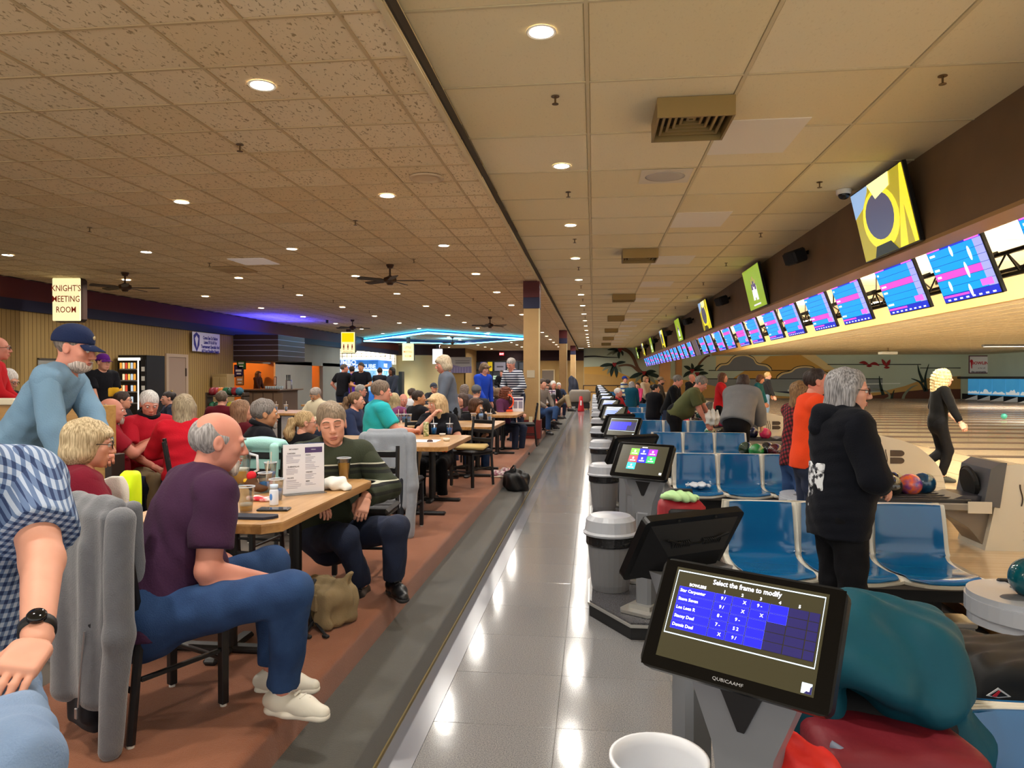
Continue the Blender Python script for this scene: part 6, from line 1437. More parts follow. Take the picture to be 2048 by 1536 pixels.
cols = ['#7a1a24', '#8a1f2a', '#b86a2a', '#1f5a3a', '#22402e', '#7a1a24', '#2a5a6a', '#a8a030']; nb = 0
for z in (.55, .92):
    for k in range(7):
        c = cols[(k + (3 if z < .7 else 0)) % 8]
        bball(a.x + .13 + k * (w_ - .2) / 7, 17.34, ZP + z + .109, (c, c), f'{ORD[k]} house ball on the {"lower" if z < .7 else "upper"} shelf of the dark rack')
# bar: canopy, counter, hood lamp, tap tower, cups, posters
a = at(467, 700, X=XW).y; p = at(558, 722, Y=a + .1)
t = thing('bar_canopy', 'dark slatted bar canopy glowing blue at its end', 'canopy', (0, 0, 0)); xc = p.x; zb = p.z; zt_ = at(558, 669, Y=a + .1).z; ye = at(608, 722, X=xc).y
MB().box((XW + .01, a, zb), (xc, ye, zt_)).build('core', M('canopy_core', '#2e211c', rough=.5), t)
for k in range(5): z = zb + (zt_ - zb) * k / 5; MB().rbox((XW + .01, a - .03, z + .01), (xc + .03, ye, z + (zt_ - zb) / 5 - .01), .006).build('slat', M('canopy_slat', '#3d2b26', rough=.35), t)
for k in range(1, 5): z = zb + (zt_ - zb) * k / 5; MB().box((XW + .01, a - .034, z - .01), (xc + .034, ye, z + .01)).build('metal_strip', M('canopy_strip', '#a5a2b4', rough=.3, metal=.5), t)
BLs = bpy.data.lights.new('bar_blue', 'AREA'); BLs.shape = 'RECTANGLE'; BLs.size = 1.2; BLs.size_y = 3.0; BLs.energy = 120; BLs.color = (.04, .04, 1.0)
l = put('blue_uplight', BLs, t, (xc - .5, (a + ye) / 2, zt_ + .06)); l.rotation_euler = (PI, 0, 0)
BL2 = bpy.data.lights.new('bar_blue_side', 'SPOT'); BL2.energy = 90; BL2.color = (.1, .35, 1.0); BL2.spot_size = 1.6; l = put('blue_spot', BL2, t, (xc + 1.0, ye - .2, ZL - .1)); l.rotation_euler = (0, math.radians(50), 0)
MB().cyl((xc + 1.0, ye - .2, ZL - .12), (xc + 1.0, ye - .2, ZL - .005), .05, n=12).build('spot_can', M('spot_can', '#222226', rough=.5), t)
OR = bpy.data.lights.new('bar_orange', 'POINT'); OR.energy = 70; OR.color = (1, .55, .2); OR.shadow_soft_size = .1
t2 = thing('pendant_lamp', 'small amber pendant lamp inside the bar', 'lamp', (XW - 1.2, a + 1.6, 2.9)); MB().lathe([(0, -.06), (.09, -.05), (.05, .04), (.01, .06)], n=14).build('shade', M('amber_shade', '#ffb45a', emis=2.0), t2); MB().cyl((0, 0, .06), (0, 0, .3), .008, n=6).build('cord', STB, t2); put('lamp', OR, t2, (0, 0, -.15))
OR2 = bpy.data.lights.new('hall_orange', 'POINT'); OR2.energy = 60; OR2.color = (1, .6, .22); t3 = thing('ceiling_bulb', 'amber bulb inside the orange side passage', 'lamp', (XW - 1.4, 31.7, 3.0)); MB().sphere((0, 0, 0), .07, 12, 8).build('bulb', M('amber_shade'), t3); MB().cyl((0, 0, .06), (0, 0, .2), .02, n=8).build('socket', STB, t3); put('lamp', OR2, t3, (0, 0, -.2))
zc = at(520, 778, Y=25).z; a1, b1 = at(472, 790, Y=24.2), at(603, 790, Y=26)
t = thing('bar_counter', 'brown bar counter below the slatted canopy', 'counter', (0, 0, 0)); MB().rbox((XW + .02, 24.1, zc - .05), (b1.x, 26.2, zc), .01).build('counter_top', M('bar_top', '#6b5140', rough=.3), t); MB().box((XW + .1, 24.25, ZP), (b1.x - .15, 26.0, zc - .05)).build('front', M('bar_front', '#5e4635', rough=.6), t)
for k in range(4): MB().rbox((XW + .2 + k * .38, 24.22, ZP + .1), (XW + .54 + k * .38, 24.25, zc - .12), .006).build('front_panel', M('bar_panel', '#7a614c', rough=.6), t)
t = thing('beer_tap', 'silver beer tap tower with black handles on the bar', 'beer tap', (at(578, 775, Y=25).x, 25, zc)); MB().tube([(-.1, 0, 0), (-.1, 0, .32), (.1, 0, .32), (.1, 0, 0)], .03, 8).build('tower', M('tap_chrome', '#c8ccd6', rough=.2, metal=.8), t, True)
for x in (-.06, .0, .06): MB().cyl((x, -.06, .33), (x, -.06, .52), .016, .024, 8).build('tap_handle', M('tap_black', '#1a1a20', rough=.4), t)
for k in range(8): u = 532 + k * 4.6; q = at(u, 777, Y=24.6); tag(MB().lathe([(0, 0), (.03, 0), (.04, .11), (0, .11)], n=10).build('drinking_glass', M('glass_pale', '#bfd0d8', rough=.2), None, True, (q.x, 24.6, zc + .001)), f'{ORD[k]} pale glass in the row along the bar', 'glass', 'glasses along the bar')
for i, (u, v, s_, c1, nm) in enumerate(((483, 727, .34, '#2f6a2a', 'green framed poster inside the bar'), (478, 742, .36, '#3a2a5a', 'dark poster with a white mark inside the bar'), (480, 760, .3, '#c88a50', 'tall amber price list inside the bar'), (547, 762, .28, '#e8ddd2', 'white price list on the orange bar pillar'))):
    q = at(u, v, Y=24.06 if i < 3 else 26.9); t = thing('bar_poster', nm, 'poster', q); MB().rbox((-s_ / 2, -.02, -s_ * .62), (s_ / 2, 0, s_ * .62), .004).build('board', M('poster_edge%d' % i, '#2a211c', rough=.5), t); MB().box((-s_ * .42, -.03, -s_ * .54), (s_ * .42, -.02, s_ * .54)).build('print', M('poster_print%d' % i, c1, rough=.5), t); MB().box((-s_ * .3, -.034, -.02), (s_ * .3, -.03, .05)).box((-s_ * .2, -.034, -.12), (s_ * .25, -.03, -.07)).build('marks', M('poster_marks', '#e9e2d6', rough=.5), t)
q = at(538, 740, Y=26.9); struct(MB().box((q.x - .25, 26.85, ZP), (q.x + .22, 26.99, 2.4)).build('trim_8', M('bar_orange2')))
q = at(634, 755, X=XW - 1.0); MB()
# half wall behind the blue cap man
a, b_ = at(-80, 797, Y=5.2), at(212, 797, Y=5.2); t = thing('half_wall', 'light oak half wall with a cream cap behind the cap man', 'partition', (0, 0, 0)); MB().rbox((a.x, 5.2, ZP), (b_.x, 5.32, a.z - .05), .004).build('panel', wood_mat('halfwall_oak', '#b98d4e', '#a87c40', 0, .5), t); MB().rbox((a.x, 5.16, a.z - .05), (at(35, 797, Y=5.2).x, 5.36, a.z), .006).build('cap_rail', M('cap_cream', '#ded2b8', rough=.5), t); MB().rbox((b_.x, 5.18, ZP), (b_.x + .06, 5.34, 1.1), .004).build('end_post', M('post_dark', '#2a1c14', rough=.5), t)
# prize cube
a, b_ = at(672, 800, Y=40), at(757, 800, Y=40); z1 = at(720, 720, Y=40).z; z0 = at(720, 738, Y=40).z; ye = at(784, 760, X=b_.x).y
t = thing('prize_cube', 'bright blue lit prize cube booth in the arcade corner', 'arcade booth', (0, 0, 0))
PB = M('prize_blue', '#2f6fc8', rough=.4, emis=.4, var=(1.4, '#4a90e0', .12)); PW = M('prize_white', '#eaf4ff', rough=.4, emis=.65); PG = M('prize_glass', '#58b0e8', rough=.2, emis=.5, var=(3.0, '#c8ecff', .15))
MB().rbox((a.x, 40, z0), (b_.x, ye, z1), .03).build('header', PB, t); MB().rbox((a.x - .03, 39.97, z1), (b_.x + .03, ye + .03, z1 + .09), .02).build('top_trim', PW, t); MB().rbox((a.x - .02, 39.98, z0 - .09), (b_.x + .02, ye + .02, z0), .02).build('lower_trim', PW, t)
for x in (a.x, (a.x + b_.x) / 2, b_.x - .12): MB().rbox((x, 39.98, ZP), (x + .12, 40.1, z0 - .09), .02).build('post', PW, t)
MB().rbox((b_.x - .1, ye - .1, ZP), (b_.x + .01, ye + .01, z0 - .09), .02).build('post', PW, t)
MB().box((a.x + .1, 40.04, ZP + .6), (b_.x - .06, ye - .05, z0 - .09)).build('glass_case', PG, t); MB().box((a.x + .05, 40.02, ZP), (b_.x - .03, ye - .03, ZP + .6)).build('base', PB, t)
text('JUMBO', .34, PW, t, frame((a.x + .62, 39.985, z0 + (z1 - z0) * .72), (1, 0, 0), (0, 0, 1)), bold=.012, xs=1.15); text('PRIZE CUBE', .34, PW, t, frame((b_.x - 1.05, 39.985, z0 + (z1 - z0) * .26), (1, 0, 0), (0, 0, 1)), bold=.012, xs=1.0); text('PRIZE', .3, PW, t, frame((b_.x + .012, (40 + ye) / 2, z0 + (z1 - z0) * .4), (0, 1, 0), (0, 0, 1)), bold=.012)
AL = bpy.data.lights.new('arcade_lamp', 'AREA'); AL.size = 2.0; AL.energy = 260; AL.color = (1, .95, .78)
t = thing('arcade_ceiling_lamp', 'bright square lamp in the arcade ceiling', 'ceiling light', (-14.5, 43.6, ZL - .03)); MB().rbox((-1, -1, -.01), (1, 1, .01), .005).build('panel', M('lamp_glow'), t); put('lamp', AL, t, (0, 0, -.03))
t = thing('kiosk', 'dark upright kiosk beside the curved cream wall', 'kiosk', at(801, 790, Y=41)); t.location.z = ZP; hk = at(801, 743, Y=41).z - ZP; MB().rbox((-.12, 0, 0), (.1, .5, hk), .02).build('cabinet', M('kiosk_dark', '#35332f', rough=.5), t); MB().rbox((-.24, .05, 0), (-.12, .45, hk - .22), .02).build('side_wing', M('kiosk_dark2', '#474440', rough=.5), t)
# far banner, entrance glass, far door
a, b_ = at(893, 746, Y=52.2), at(943, 714, Y=52.2); t = thing('banner', 'pale banner with purple grid printed on its lower half', 'banner', (a.x, 52.25, a.z)); w_, h_ = b_.x - a.x, b_.z - a.z; MB().box((0, 0, 0), (w_, .02, h_)).build('sheet', M('banner_pale', '#b9b6bc', rough=.7), t); MB().prism([(w_ * .15, 0), (w_, 0), (w_, h_ * .42), (w_ * .6, h_ * .38), (0.02, h_ * .6), (.02, .3)], -.01, -.002, 'y').build('purple_print', M('banner_purple', '#8d84b4', rough=.7), t)
for k in range(7): MB().box((w_ * .2 + k * w_ * .11, -.014, .02), (w_ * .2 + k * w_ * .11 + .02, -.011, h_ * .36)).build('grid_line', M('banner_line', '#c9c4de', rough=.7), t)
MB().box((w_ * .35, -.014, h_ * .6), (w_ * .92, -.011, h_ * .66)).box((w_ * .35, -.014, h_ * .74), (w_ * .92, -.011, h_ * .78)).build('text_bar', M('banner_text', '#7a7782', rough=.7), t)
a, b_ = at(951, 800, Y=57.0), at(1062, 800, Y=57.0); z1 = at(1000, 722, Y=57).z; z0 = at(1000, 740, Y=57).z
t = struct(MB().box((a.x, 57.3, ZP), (b_.x, 57.34, z1)).build('window_2', M('entry_glass', '#5c6068', rough=.1, var=(.5, '#3a3c42', .2))))
ALU = M('entry_frame', '#1c1b1d', rough=.4)
for u in (951, 985, 1010, 1036, 1060): q = at(u, 760, Y=57).x; MB().box((q - .04, 57.2, ZP), (q + .04, 57.3, z1)).build('mullion', ALU, t)
for z in (z0, z1 - .05, ZP + .3): MB().box((a.x, 57.21, z - .05), (b_.x, 57.29, z + .05)).build('transom', ALU, t)
for u, v, w_, h_, c, nm in ((980, 733, .38, .75, '#e8c820', 'yellow pin poster'), (1020, 742, .45, .35, '#e8cf9c', 'cream notice'), (990, 755, .32, .3, '#b8d8c0', 'green notice'), (1000, 733, .9, .7, '#8a8794', 'grey poster'), (967, 735, .5, .9, '#6a64a0', 'violet poster')):
    q = at(u, v, Y=57.15); tt = thing('window_poster', f'{nm} on the far entrance glass', 'poster', (q.x, 57.17, q.z)); MB().box((-w_ / 2, 0, -h_ / 2), (w_ / 2, .02, h_ / 2)).build('sheet', M('wp_' + c[1:], c, rough=.6, emis=.25), tt); MB().box((-w_ * .3, -.006, -h_ * .1), (w_ * .3, 0, h_ * .05)).build('mark', M('wp_mark', '#55505a', rough=.6), tt)
t = thing('spotlight', 'bright white spotlight above the far entrance glass', 'spotlight', at(1025, 720, Y=56.6)); MB().sphere((0, 0, 0), .12, 12, 8).build('bulb', M('spot_white', '#fdfdff', emis=18), t); MB().cyl((0, 0, .1), (0, .3, .35), .03, n=8).build('arm', STB, t)
a, b_ = at(1084, 800, Y=57.3), at(1107, 800, Y=57.3); d = struct(MB().box((a.x, 57.42, ZP), (b_.x, 57.48, at(1095, 741, Y=57.3).z)).build('door_2', M('door_grey', '#76695c', rough=.6))); MB().box((b_.x, 57.38, ZP), (b_.x + .1, 57.47, at(1095, 740, Y=57.3).z)).box((a.x, 57.38, at(1095, 741, Y=57.3).z), (b_.x + .1, 57.47, at(1095, 739, Y=57.3).z)).build('door_frame', M('door_trim2', '#c9b48c', rough=.6), d)
struct(MB().box((at(1120, 760, Y=56.9).x, 56.9, ZP), (at(1128, 760, Y=56.9).x, 57.5, ZL)).build('trim_9', M('edge_pale', '#b5a88c', rough=.6)))
# railing, coats and clutter at the far end of the aisle
t = thing('hand_rail', 'dark low railing in front of the far mural wall', 'railing', (0, 54.5, 0))
for z in (1.1, .6): MB().rbox((-.8, 0, z - .04), (4.5, .06, z + .04), .01).build('rail', M('rail_brown', '#4a3424', rough=.6), t)
for k in range(5): MB().rbox((-.8 + k * 1.3, 0, 0), (-.72 + k * 1.3, .06, 1.14), .01).build('baluster', M('rail_brown'), t)
t = thing('trolley', 'grey covered cart parked at the far end of the aisle', 'cart', at(1182, 800, Y=38)); t.location = (-.75, 38, 0); MB().rbox((-.55, 0, .35), (.6, .7, 1.05), .12).build('cover', M('cart_grey', '#8a8074', rough=.8), t, auto=60); MB().rbox((-.5, 0.02, .05), (.55, .65, .35), .02).build('chassis', M('cart_dark', '#1e1a18', rough=.6), t)
for x in (-.4, .45): MB().cyl((x, .1, .08), (x + .05, .1, .08), .08, n=12).build('wheel', M('cart_dark'), t)
t = thing('floor_cone', 'red upright floor marker with a white mark in the aisle', 'marker', at(1162, 806, Y=36)); t.location.z = 0; MB().lathe([(0, 0), (.16, 0), (.17, .05), (.10, .5), (.08, .75), (.0, .78)], n=14).build('cone', M('cone_red', '#c01f28', rough=.5), t, True); MB().rbox((-.04, -.13, .3), (.04, -.1, .55), .01).build('white_mark', M('cone_white', '#e6dcd6', rough=.5), t)
p = at(1143, 790, Y=42); t = thing('coat_rack', 'coats hanging beyond the second pillar', 'coat rack', (p.x, 42, ZP)); MB().cyl((0, 0, 0), (0, 0, 1.5), .03, n=8).build('pole', STB, t); blob('coat', Solid(.03).cone((0, -.05, 1.3), (.05, -.08, .6), .18, .25, k=.1).cone((.2, -.05, 1.2), (.25, -.08, .6), .14, .2, k=.1).noise(.012, 14, 2), M('coat_navy', '#181c2c', rough=.8), t)
t = thing('roller_case', 'black suitcase standing beside the far pillar tables', 'suitcase', at(1096, 858, z=ZP)); MB().rbox((-.2, -.15, .04), (.2, .15, .95), .04).build('case', M('case_black', '#131216', rough=.5), t, auto=50); MB().tube([(-.1, .1, .95), (-.1, .1, 1.1), (.1, .1, 1.1), (.1, .1, .95)], .012, 6).build('handle', STB, t)
for x in (-.14, .14): MB().cyl((x, .0, .03), (x + .04, .0, .03), .03, n=10).build('wheel', STB, t)
t = thing('red_coat', 'red coat hung on a chair beyond the pillar', 'jacket', at(1115, 840, z=ZP + .4)); t.location = (-1.42, t.location.y + .3, ZP); blob('cloth', Solid(.02).cone((0, 0, .85), (.05, -.03, .14), .10, .13, k=.06, flat=((1, 0, 0), 1.8)).noise(.01, 18, 2), M('coat_red', '#a01828', rough=.8), t)
# ------------------------------------------------------------------ people: canonical heads, hair and hands (cached), then posed bodies
SKIN = {k: M('skin_' + k, c, rough=.55, var=(14, c2, .3), spec=.35) for k, c, c2 in (('fair', '#d9a088', '#cf937c'), ('pink', '#d3917c', '#c98370'), ('tan', '#c08a66', '#b37d5a'), ('deep', '#8a5a42', '#7d5039'))}
EYEW = M('eye_white', '#d8d2cc', rough=.2); IRIS = M('eye_iris', '#2a211c', rough=.15); LIPM = M('lip_rose', '#b0685c', rough=.5)
_hc = {}
def head_geo(kind, res):
    """+y is the face, z up, origin between the ears"""
    key = (kind, res)
    if key in _hc: return _hc[key]
    f = kind == 'f'; s = Solid(res)
    s.ell((0, -.014, .034), (.074, .094, .084)); s.ell((0, .03, -.012), (.064, .060, .086), k=.03)
    s.ell((0, .030, -.062), (.050 if f else .056, .054, .048), k=.03); s.ell((0, .068, -.097), (.018 if f else .024, .017, .017), k=.022)
    for q in (-1, 1):
        s.ell((q * .041, .062, -.018), (.022, .020, .022), k=.02); s.ell((q * .03, .081, .022), (.027, .012, .009 if f else .011), k=.014)
        s.ell((q * .032, .101, .003), (.019, .016, .011), k=.010, sub=True)
        s.ell((q * .076, -.008, -.006), (.009, .020, .032), [[1, 0, 0], [0, .97, .2], [0, -.2, .97]], k=.008); s.ell((q * .085, -.004, -.004), (.006, .010, .017), k=.006, sub=True)
    s.cone((0, .088, .014), (0, .112, -.029), .0085, .0125, k=.012)
    for q in (-1, 1): s.ell((q * .012, .101, -.035), (.0095, .010, .0085), k=.008)
    s.ell((0, .090, -.063), (.024, .010, .0065), k=.008); s.ell((0, .088, -.075), (.020, .010, .007), k=.008); s.ell((0, .103, -.069), (.027, .008, .0022), k=.003, sub=True)
    s.cone((0, -.022, -.05), (0, -.04, -.21), .05 if not f else .045, .056 if not f else .05, k=.03)
    _hc[key] = s.mesh(); return _hc[key]
def hair_geo(style, res):
    key = ('hair', style, res)
    if key in _hc: return _hc[key]
    s = Solid(res); b = (.0, -.018, .040)
    cutn = None
    if style in ('short', 'crop'):
        g = .012 if style == 'short' else .006
        s.ell(b, (.074 + g, .094 + g, .084 + g)); s.ell((0, .105, -.03), (.07, .075, .078), sub=True, k=.012); s.cut((0, .55, -1), (0, -.03, -.045))
        for q in (-1, 1): s.ell((q * .085, .002, -.02), (.016, .022, .034), sub=True, k=.006)
    elif style == 'bald':      # band of hair round the back and sides
        s.ell((0, -.02, .02), (.080, .098, .085)); s.ell((0, .03, .10), (.10, .115, .085), sub=True, k=.015); s.ell((0, .11, -.02), (.12, .095, .12), sub=True, k=.01); s.cut((0, .5, -1), (0, -.03, -.055))
        for q in (-1, 1): s.ell((q * .085, -.004, -.012), (.016, .022, .036), sub=True, k=.006)
    elif style == 'thin':      # receding
        s.ell(b, (.080, .100, .090)); s.ell((0, .085, .05), (.062, .075, .085), sub=True, k=.02); s.ell((0, .105, -.03), (.075, .075, .08), sub=True, k=.012); s.cut((0, .5, -1), (0, -.03, -.055))
        for q in (-1, 1): s.ell((q * .085, .0, -.016), (.016, .022, .036), sub=True, k=.006)
    elif style == 'bob':
        s.ell((0, -.022, .035), (.094, .108, .098)); s.ell((0, -.04, -.045), (.096, .088, .075), k=.03)
        s.ell((0, .118, -.035), (.060, .078, .088), sub=True, k=.015); s.cone((-.05, .075, .065), (.05, .08, .06), .022, .022, k=.03); s.cut((0, .25, -1), (0, 0, -.095))
    elif style == 'long':
        s.ell((0, -.022, .035), (.092, .108, .096)); s.cone((0, -.045, -.03), (0, -.075, -.24), .092, .085, k=.04, flat=((0, 1, 0), 1.25))
        s.cone((-.078, .0, .0), (-.085, .01, -.20), .030, .022, k=.03); s.cone((.078, .0, .0), (.085, .01, -.20), .030, .022, k=.03)
        s.ell((0, .118, -.045), (.057, .078, .098), sub=True, k=.015)
    elif style == 'curly':
        s.ell((0, -.02, .03), (.105, .115, .105)); s.cone((0, -.05, -.03), (0, -.06, -.16), .11, .10, k=.04); s.ell((0, .125, -.035), (.06, .082, .088), sub=True, k=.015); s.noise(.006, 70, 3)
    elif style == 'wavy':      # shoulder length, loose
        s.ell((0, -.022, .035), (.096, .108, .10)); s.cone((0, -.05, -.02), (0, -.06, -.18), .105, .10, k=.04); s.cone((-.075, .03, -.01), (-.085, .03, -.15), .032, .026, k=.03); s.cone((.075, .03, -.01), (.085, .03, -.15), .032, .026, k=.03); s.ell((0, .122, -.045), (.054, .075, .09), sub=True, k=.015); s.cone((-.055, .07, .06), (.04, .08, .065), .022, .02, k=.03)
    elif style == 'pony':
        s.ell((0, -.02, .038), (.082, .102, .092)); s.ell((0, .108, -.03), (.066, .075, .08), sub=True, k=.012); s.cut((0, .5, -1), (0, -.03, -.06))
        s2 = Solid(res); s2.ell((0, -.13, .02), (.035, .03, .04)); s2.cone((0, -.14, .01), (0, -.165, -.10), .042, .05, k=.03); s2.cone((0, -.165, -.1), (0, -.13, -.2), .05, .025, k=.03); s2.noise(.004, 60, 2)
    elif style == 'bun':
        s.ell((0, -.02, .038), (.082, .102, .092)); s.ell((0, .108, -.03), (.066, .075, .08), sub=True, k=.012); s.ell((0, -.11, .06), (.045, .04, .045), k=.02); s.cut((0, .5, -1), (0, -.03, -.06))
    s.noise(.0022, (95, 95, 22), 1)
    m = s.mesh()
    if style == 'pony': m2 = s2.mesh(); m = (np.concatenate([m[0], m2[0]]), np.concatenate([m[1], m2[1] + len(m[0])]))
    _hc[key] = m; return m
def beard_geo(style, res):
    key = ('beard', style, res)
    if key in _hc: return _hc[key]
    s = Solid(res)
    if style == 'goatee': s.ell((0, .076, -.098), (.032, .024, .034)); s.ell((0, .098, -.056), (.030, .012, .008), k=.008); s.ell((-.027, .088, -.075), (.009, .012, .024), k=.01); s.ell((.027, .088, -.075), (.009, .012, .024), k=.01)
    else: s.ell((0, .042, -.08), (.062, .062, .052)); s.ell((0, .098, -.056), (.03, .012, .009), k=.008); s.ell((0, .06, -.02), (.09, .07, .040), sub=True, k=.012)
    s.ell((0, .11, -.069), (.024, .03, .0065), sub=True, k=.005); s.noise(.002, 120, 1); _hc[key] = s.mesh(); return _hc[key]
def hand_geo(curl, res):
    """right hand: wrist at origin, fingers along +y, palm facing -z, thumb towards -x"""
    key = ('hand', curl, res)
    if key in _hc: return _hc[key]
    s = Solid(res); s.cone((0, -.02, 0), (0, .02, 0), .026, .028, k=.015, flat=((0, 0, 1), 1.3)); s.box((0, .055, 0), (.028, .034, .004), rd=.011, k=.015)
    for i, (x, L) in enumerate(((-.030, .072), (-.010, .080), (.010, .074), (.029, .058))):
        p = np.array([x, .088, 0.0]); a = 0.0; r = .0088 if i < 3 else .0078
        for q, fr in enumerate((.44, .31, .25)):
            a += curl * (.75, 1.25, .8)[q] + .06; n = p + np.array([(x * .10), math.cos(a), -math.sin(a)]) * L * fr
            s.cone(p, n, r, r * .93, k=.004); p = n; r *= .93
    t0 = np.array([-.026, .022, -.006]); t1 = np.array([-.052, .050, -.016 - .01 * curl]); t2 = np.array([-.058 + .02 * curl, .082, -.022 - .015 * curl]); t3 = np.array([-.052 + .035 * curl, .105 - .01 * curl, -.028 - .02 * curl])
    s.cone(t0, t1, .015, .012, k=.012); s.cone(t1, t2, .0115, .010, k=.004); s.cone(t2, t3, .010, .0085, k=.003)
    _hc[key] = s.mesh(); return _hc[key]
def xf(geo, M4):
    v, f = geo; A = np.array(M4); r = v @ A[:3, :3].T + A[:3, 3]
    if np.linalg.det(A[:3, :3]) < 0: f = f[:, ::-1]
    return r.astype(np.float32), f
def V3(*a): return Vector(a if len(a) > 1 else a[0])
def basis(o, y, z):
    y = Vector(y).normalized(); z = Vector(z); z = (z - y * z.dot(y)); z = z.normalized() if z.length > 1e-5 else y.orthogonal().normalized(); x = y.cross(z)
    m = Matrix((x, y, z)).transposed().to_4x4(); m.translation = Vector(o); return m
def ik(S, W, l1, l2, pole):
    d = W - S; L = d.length
    if L > (l1 + l2) * .995: W = S + d * ((l1 + l2) * .995 / L); d = W - S; L = d.length
    a = (l1 * l1 - l2 * l2 + L * L) / (2 * L); h = math.sqrt(max(l1 * l1 - a * a, 0)); n = d.normalized(); p = Vector(pole); p = p - n * p.dot(n); p = p.normalized() if p.length > 1e-5 else n.orthogonal()
    return S + n * a + p * h, W
SHOE_C = {}
def shoe_meshes(up, sole, lace, res):
    k = (up.name, sole.name, res)
    if k not in SHOE_C:
        t = bpy.data.objects.new('tmp', None); shoe_parts(t, up, sole, lace, .27, res)
        SHOE_C[k] = {c.name.split('.')[0]: c.data for c in t.children}
        for c in list(t.children): bpy.data.objects.remove(c)
        bpy.data.objects.remove(t)
    return SHOE_C[k]
ARMS = {'down': ((.25, .06, .83), (.6, -.8, 0)), 'lap': ((.11, .34, .66), (.8, -.5, -.3)), 'table': ((.15, .38, .80), (.8, -.4, -.6)), 'fold': ((.05, .20, 1.10), (.8, -.2, -.6)), 'hips': ((.2, .1, 1.0), (.9, -.3, 0)), 'front': ((.10, .30, 1.05), (.7, -.4, -.6))}
HAIRM = {}
def hairmat(c, c2=None):
    if c not in HAIRM:
        m = M('hair_' + c.strip('#'), c, rough=.55, spec=.3); nt, b = nodes_of(m)
        tc = nt.nodes.new('ShaderNodeTexCoord'); mp = nt.nodes.new('ShaderNodeMapping'); mp.inputs['Scale'].default_value = (150, 150, 14); n = nt.nodes.new('ShaderNodeTexNoise'); n.inputs['Scale'].default_value = 1; n.inputs['Detail'].default_value = 2
        r = nt.nodes.new('ShaderNodeValToRGB'); q = rgb(c); d = rgb(c2) if c2 else tuple(min(1, x * 1.6 + .02) for x in q); r.color_ramp.elements[0].color = (*[x * .72 for x in q], 1); r.color_ramp.elements[1].color = (*d, 1); r.color_ramp.elements[0].position = .36; r.color_ramp.elements[1].position = .66
        u = nt.nodes.new('ShaderNodeBump'); u.inputs['Strength'].default_value = .5; u.inputs['Distance'].default_value = .004
        nt.links.new(tc.outputs['Object'], mp.inputs[0]); nt.links.new(mp.outputs[0], n.inputs['Vector']); nt.links.new(n.outputs['Fac'], r.inputs['Fac']); nt.links.new(r.outputs['Color'], b.inputs['Base Color']); nt.links.new(n.outputs['Fac'], u.inputs['Height']); nt.links.new(u.outputs['Normal'], b.inputs['Normal'])
        HAIRM[c] = m
    return HAIRM[c]
def cloth(c, c2=None, rough=.9, b=(120, .25)): return M('cloth_' + c.strip('#') + (c2 or '').strip('#'), c, rough=rough, var=(7, c2 or c, .3), bump=b, sheen=.03, spec=.15)
def banded(name, base, bands, axis='Z'):
    """cloth with woven bands: bands = [(from, to, colour)] along a local axis"""
    m = cloth(base) if False else M(name, base, rough=.9, bump=(120, .25)); nt, b = nodes_of(m); tc = nt.nodes.new('ShaderNodeTexCoord'); sp = nt.nodes.new('ShaderNodeSeparateXYZ'); nt.links.new(tc.outputs['Object'], sp.inputs[0]); prev = None
    for a0, a1, c in bands:
        g1 = nt.nodes.new('ShaderNodeMath'); g1.operation = 'GREATER_THAN'; g1.inputs[1].default_value = a0; g2 = nt.nodes.new('ShaderNodeMath'); g2.operation = 'LESS_THAN'; g2.inputs[1].default_value = a1; mu = nt.nodes.new('ShaderNodeMath'); mu.operation = 'MULTIPLY'; mx = nt.nodes.new('ShaderNodeMixRGB')
        for g_ in (g1, g2): nt.links.new(sp.outputs[axis], g_.inputs[0])
        nt.links.new(g1.outputs[0], mu.inputs[0]); nt.links.new(g2.outputs[0], mu.inputs[1]); nt.links.new(mu.outputs[0], mx.inputs[0]); mx.inputs[2].default_value = (*rgb(c), 1)
        if prev is None: mx.inputs[1].default_value = (*rgb(base), 1)
        else: nt.links.new(prev, mx.inputs[1])
        prev = mx.outputs[0]
    nt.links.new(prev, b.inputs['Base Color']); return m
def striped(name, c1, c2, per, duty=.5):
    m = M(name, c1, rough=.9); nt, b = nodes_of(m); tc = nt.nodes.new('ShaderNodeTexCoord'); sp = nt.nodes.new('ShaderNodeSeparateXYZ'); mo = nt.nodes.new('ShaderNodeMath'); mo.operation = 'FRACT'; mu = nt.nodes.new('ShaderNodeMath'); mu.operation = 'MULTIPLY'; mu.inputs[1].default_value = 1 / per; g = nt.nodes.new('ShaderNodeMath'); g.operation = 'GREATER_THAN'; g.inputs[1].default_value = duty; mx = nt.nodes.new('ShaderNodeMixRGB'); mx.inputs[1].default_value = (*rgb(c1), 1); mx.inputs[2].default_value = (*rgb(c2), 1)
    nt.links.new(tc.outputs['Object'], sp.inputs[0]); nt.links.new(sp.outputs['Z'], mu.inputs[0]); nt.links.new(mu.outputs[0], mo.inputs[0]); nt.links.new(mo.outputs[0], g.inputs[0]); nt.links.new(g.outputs[0], mx.inputs[0]); nt.links.new(mx.outputs[0], b.inputs['Base Color']); return m
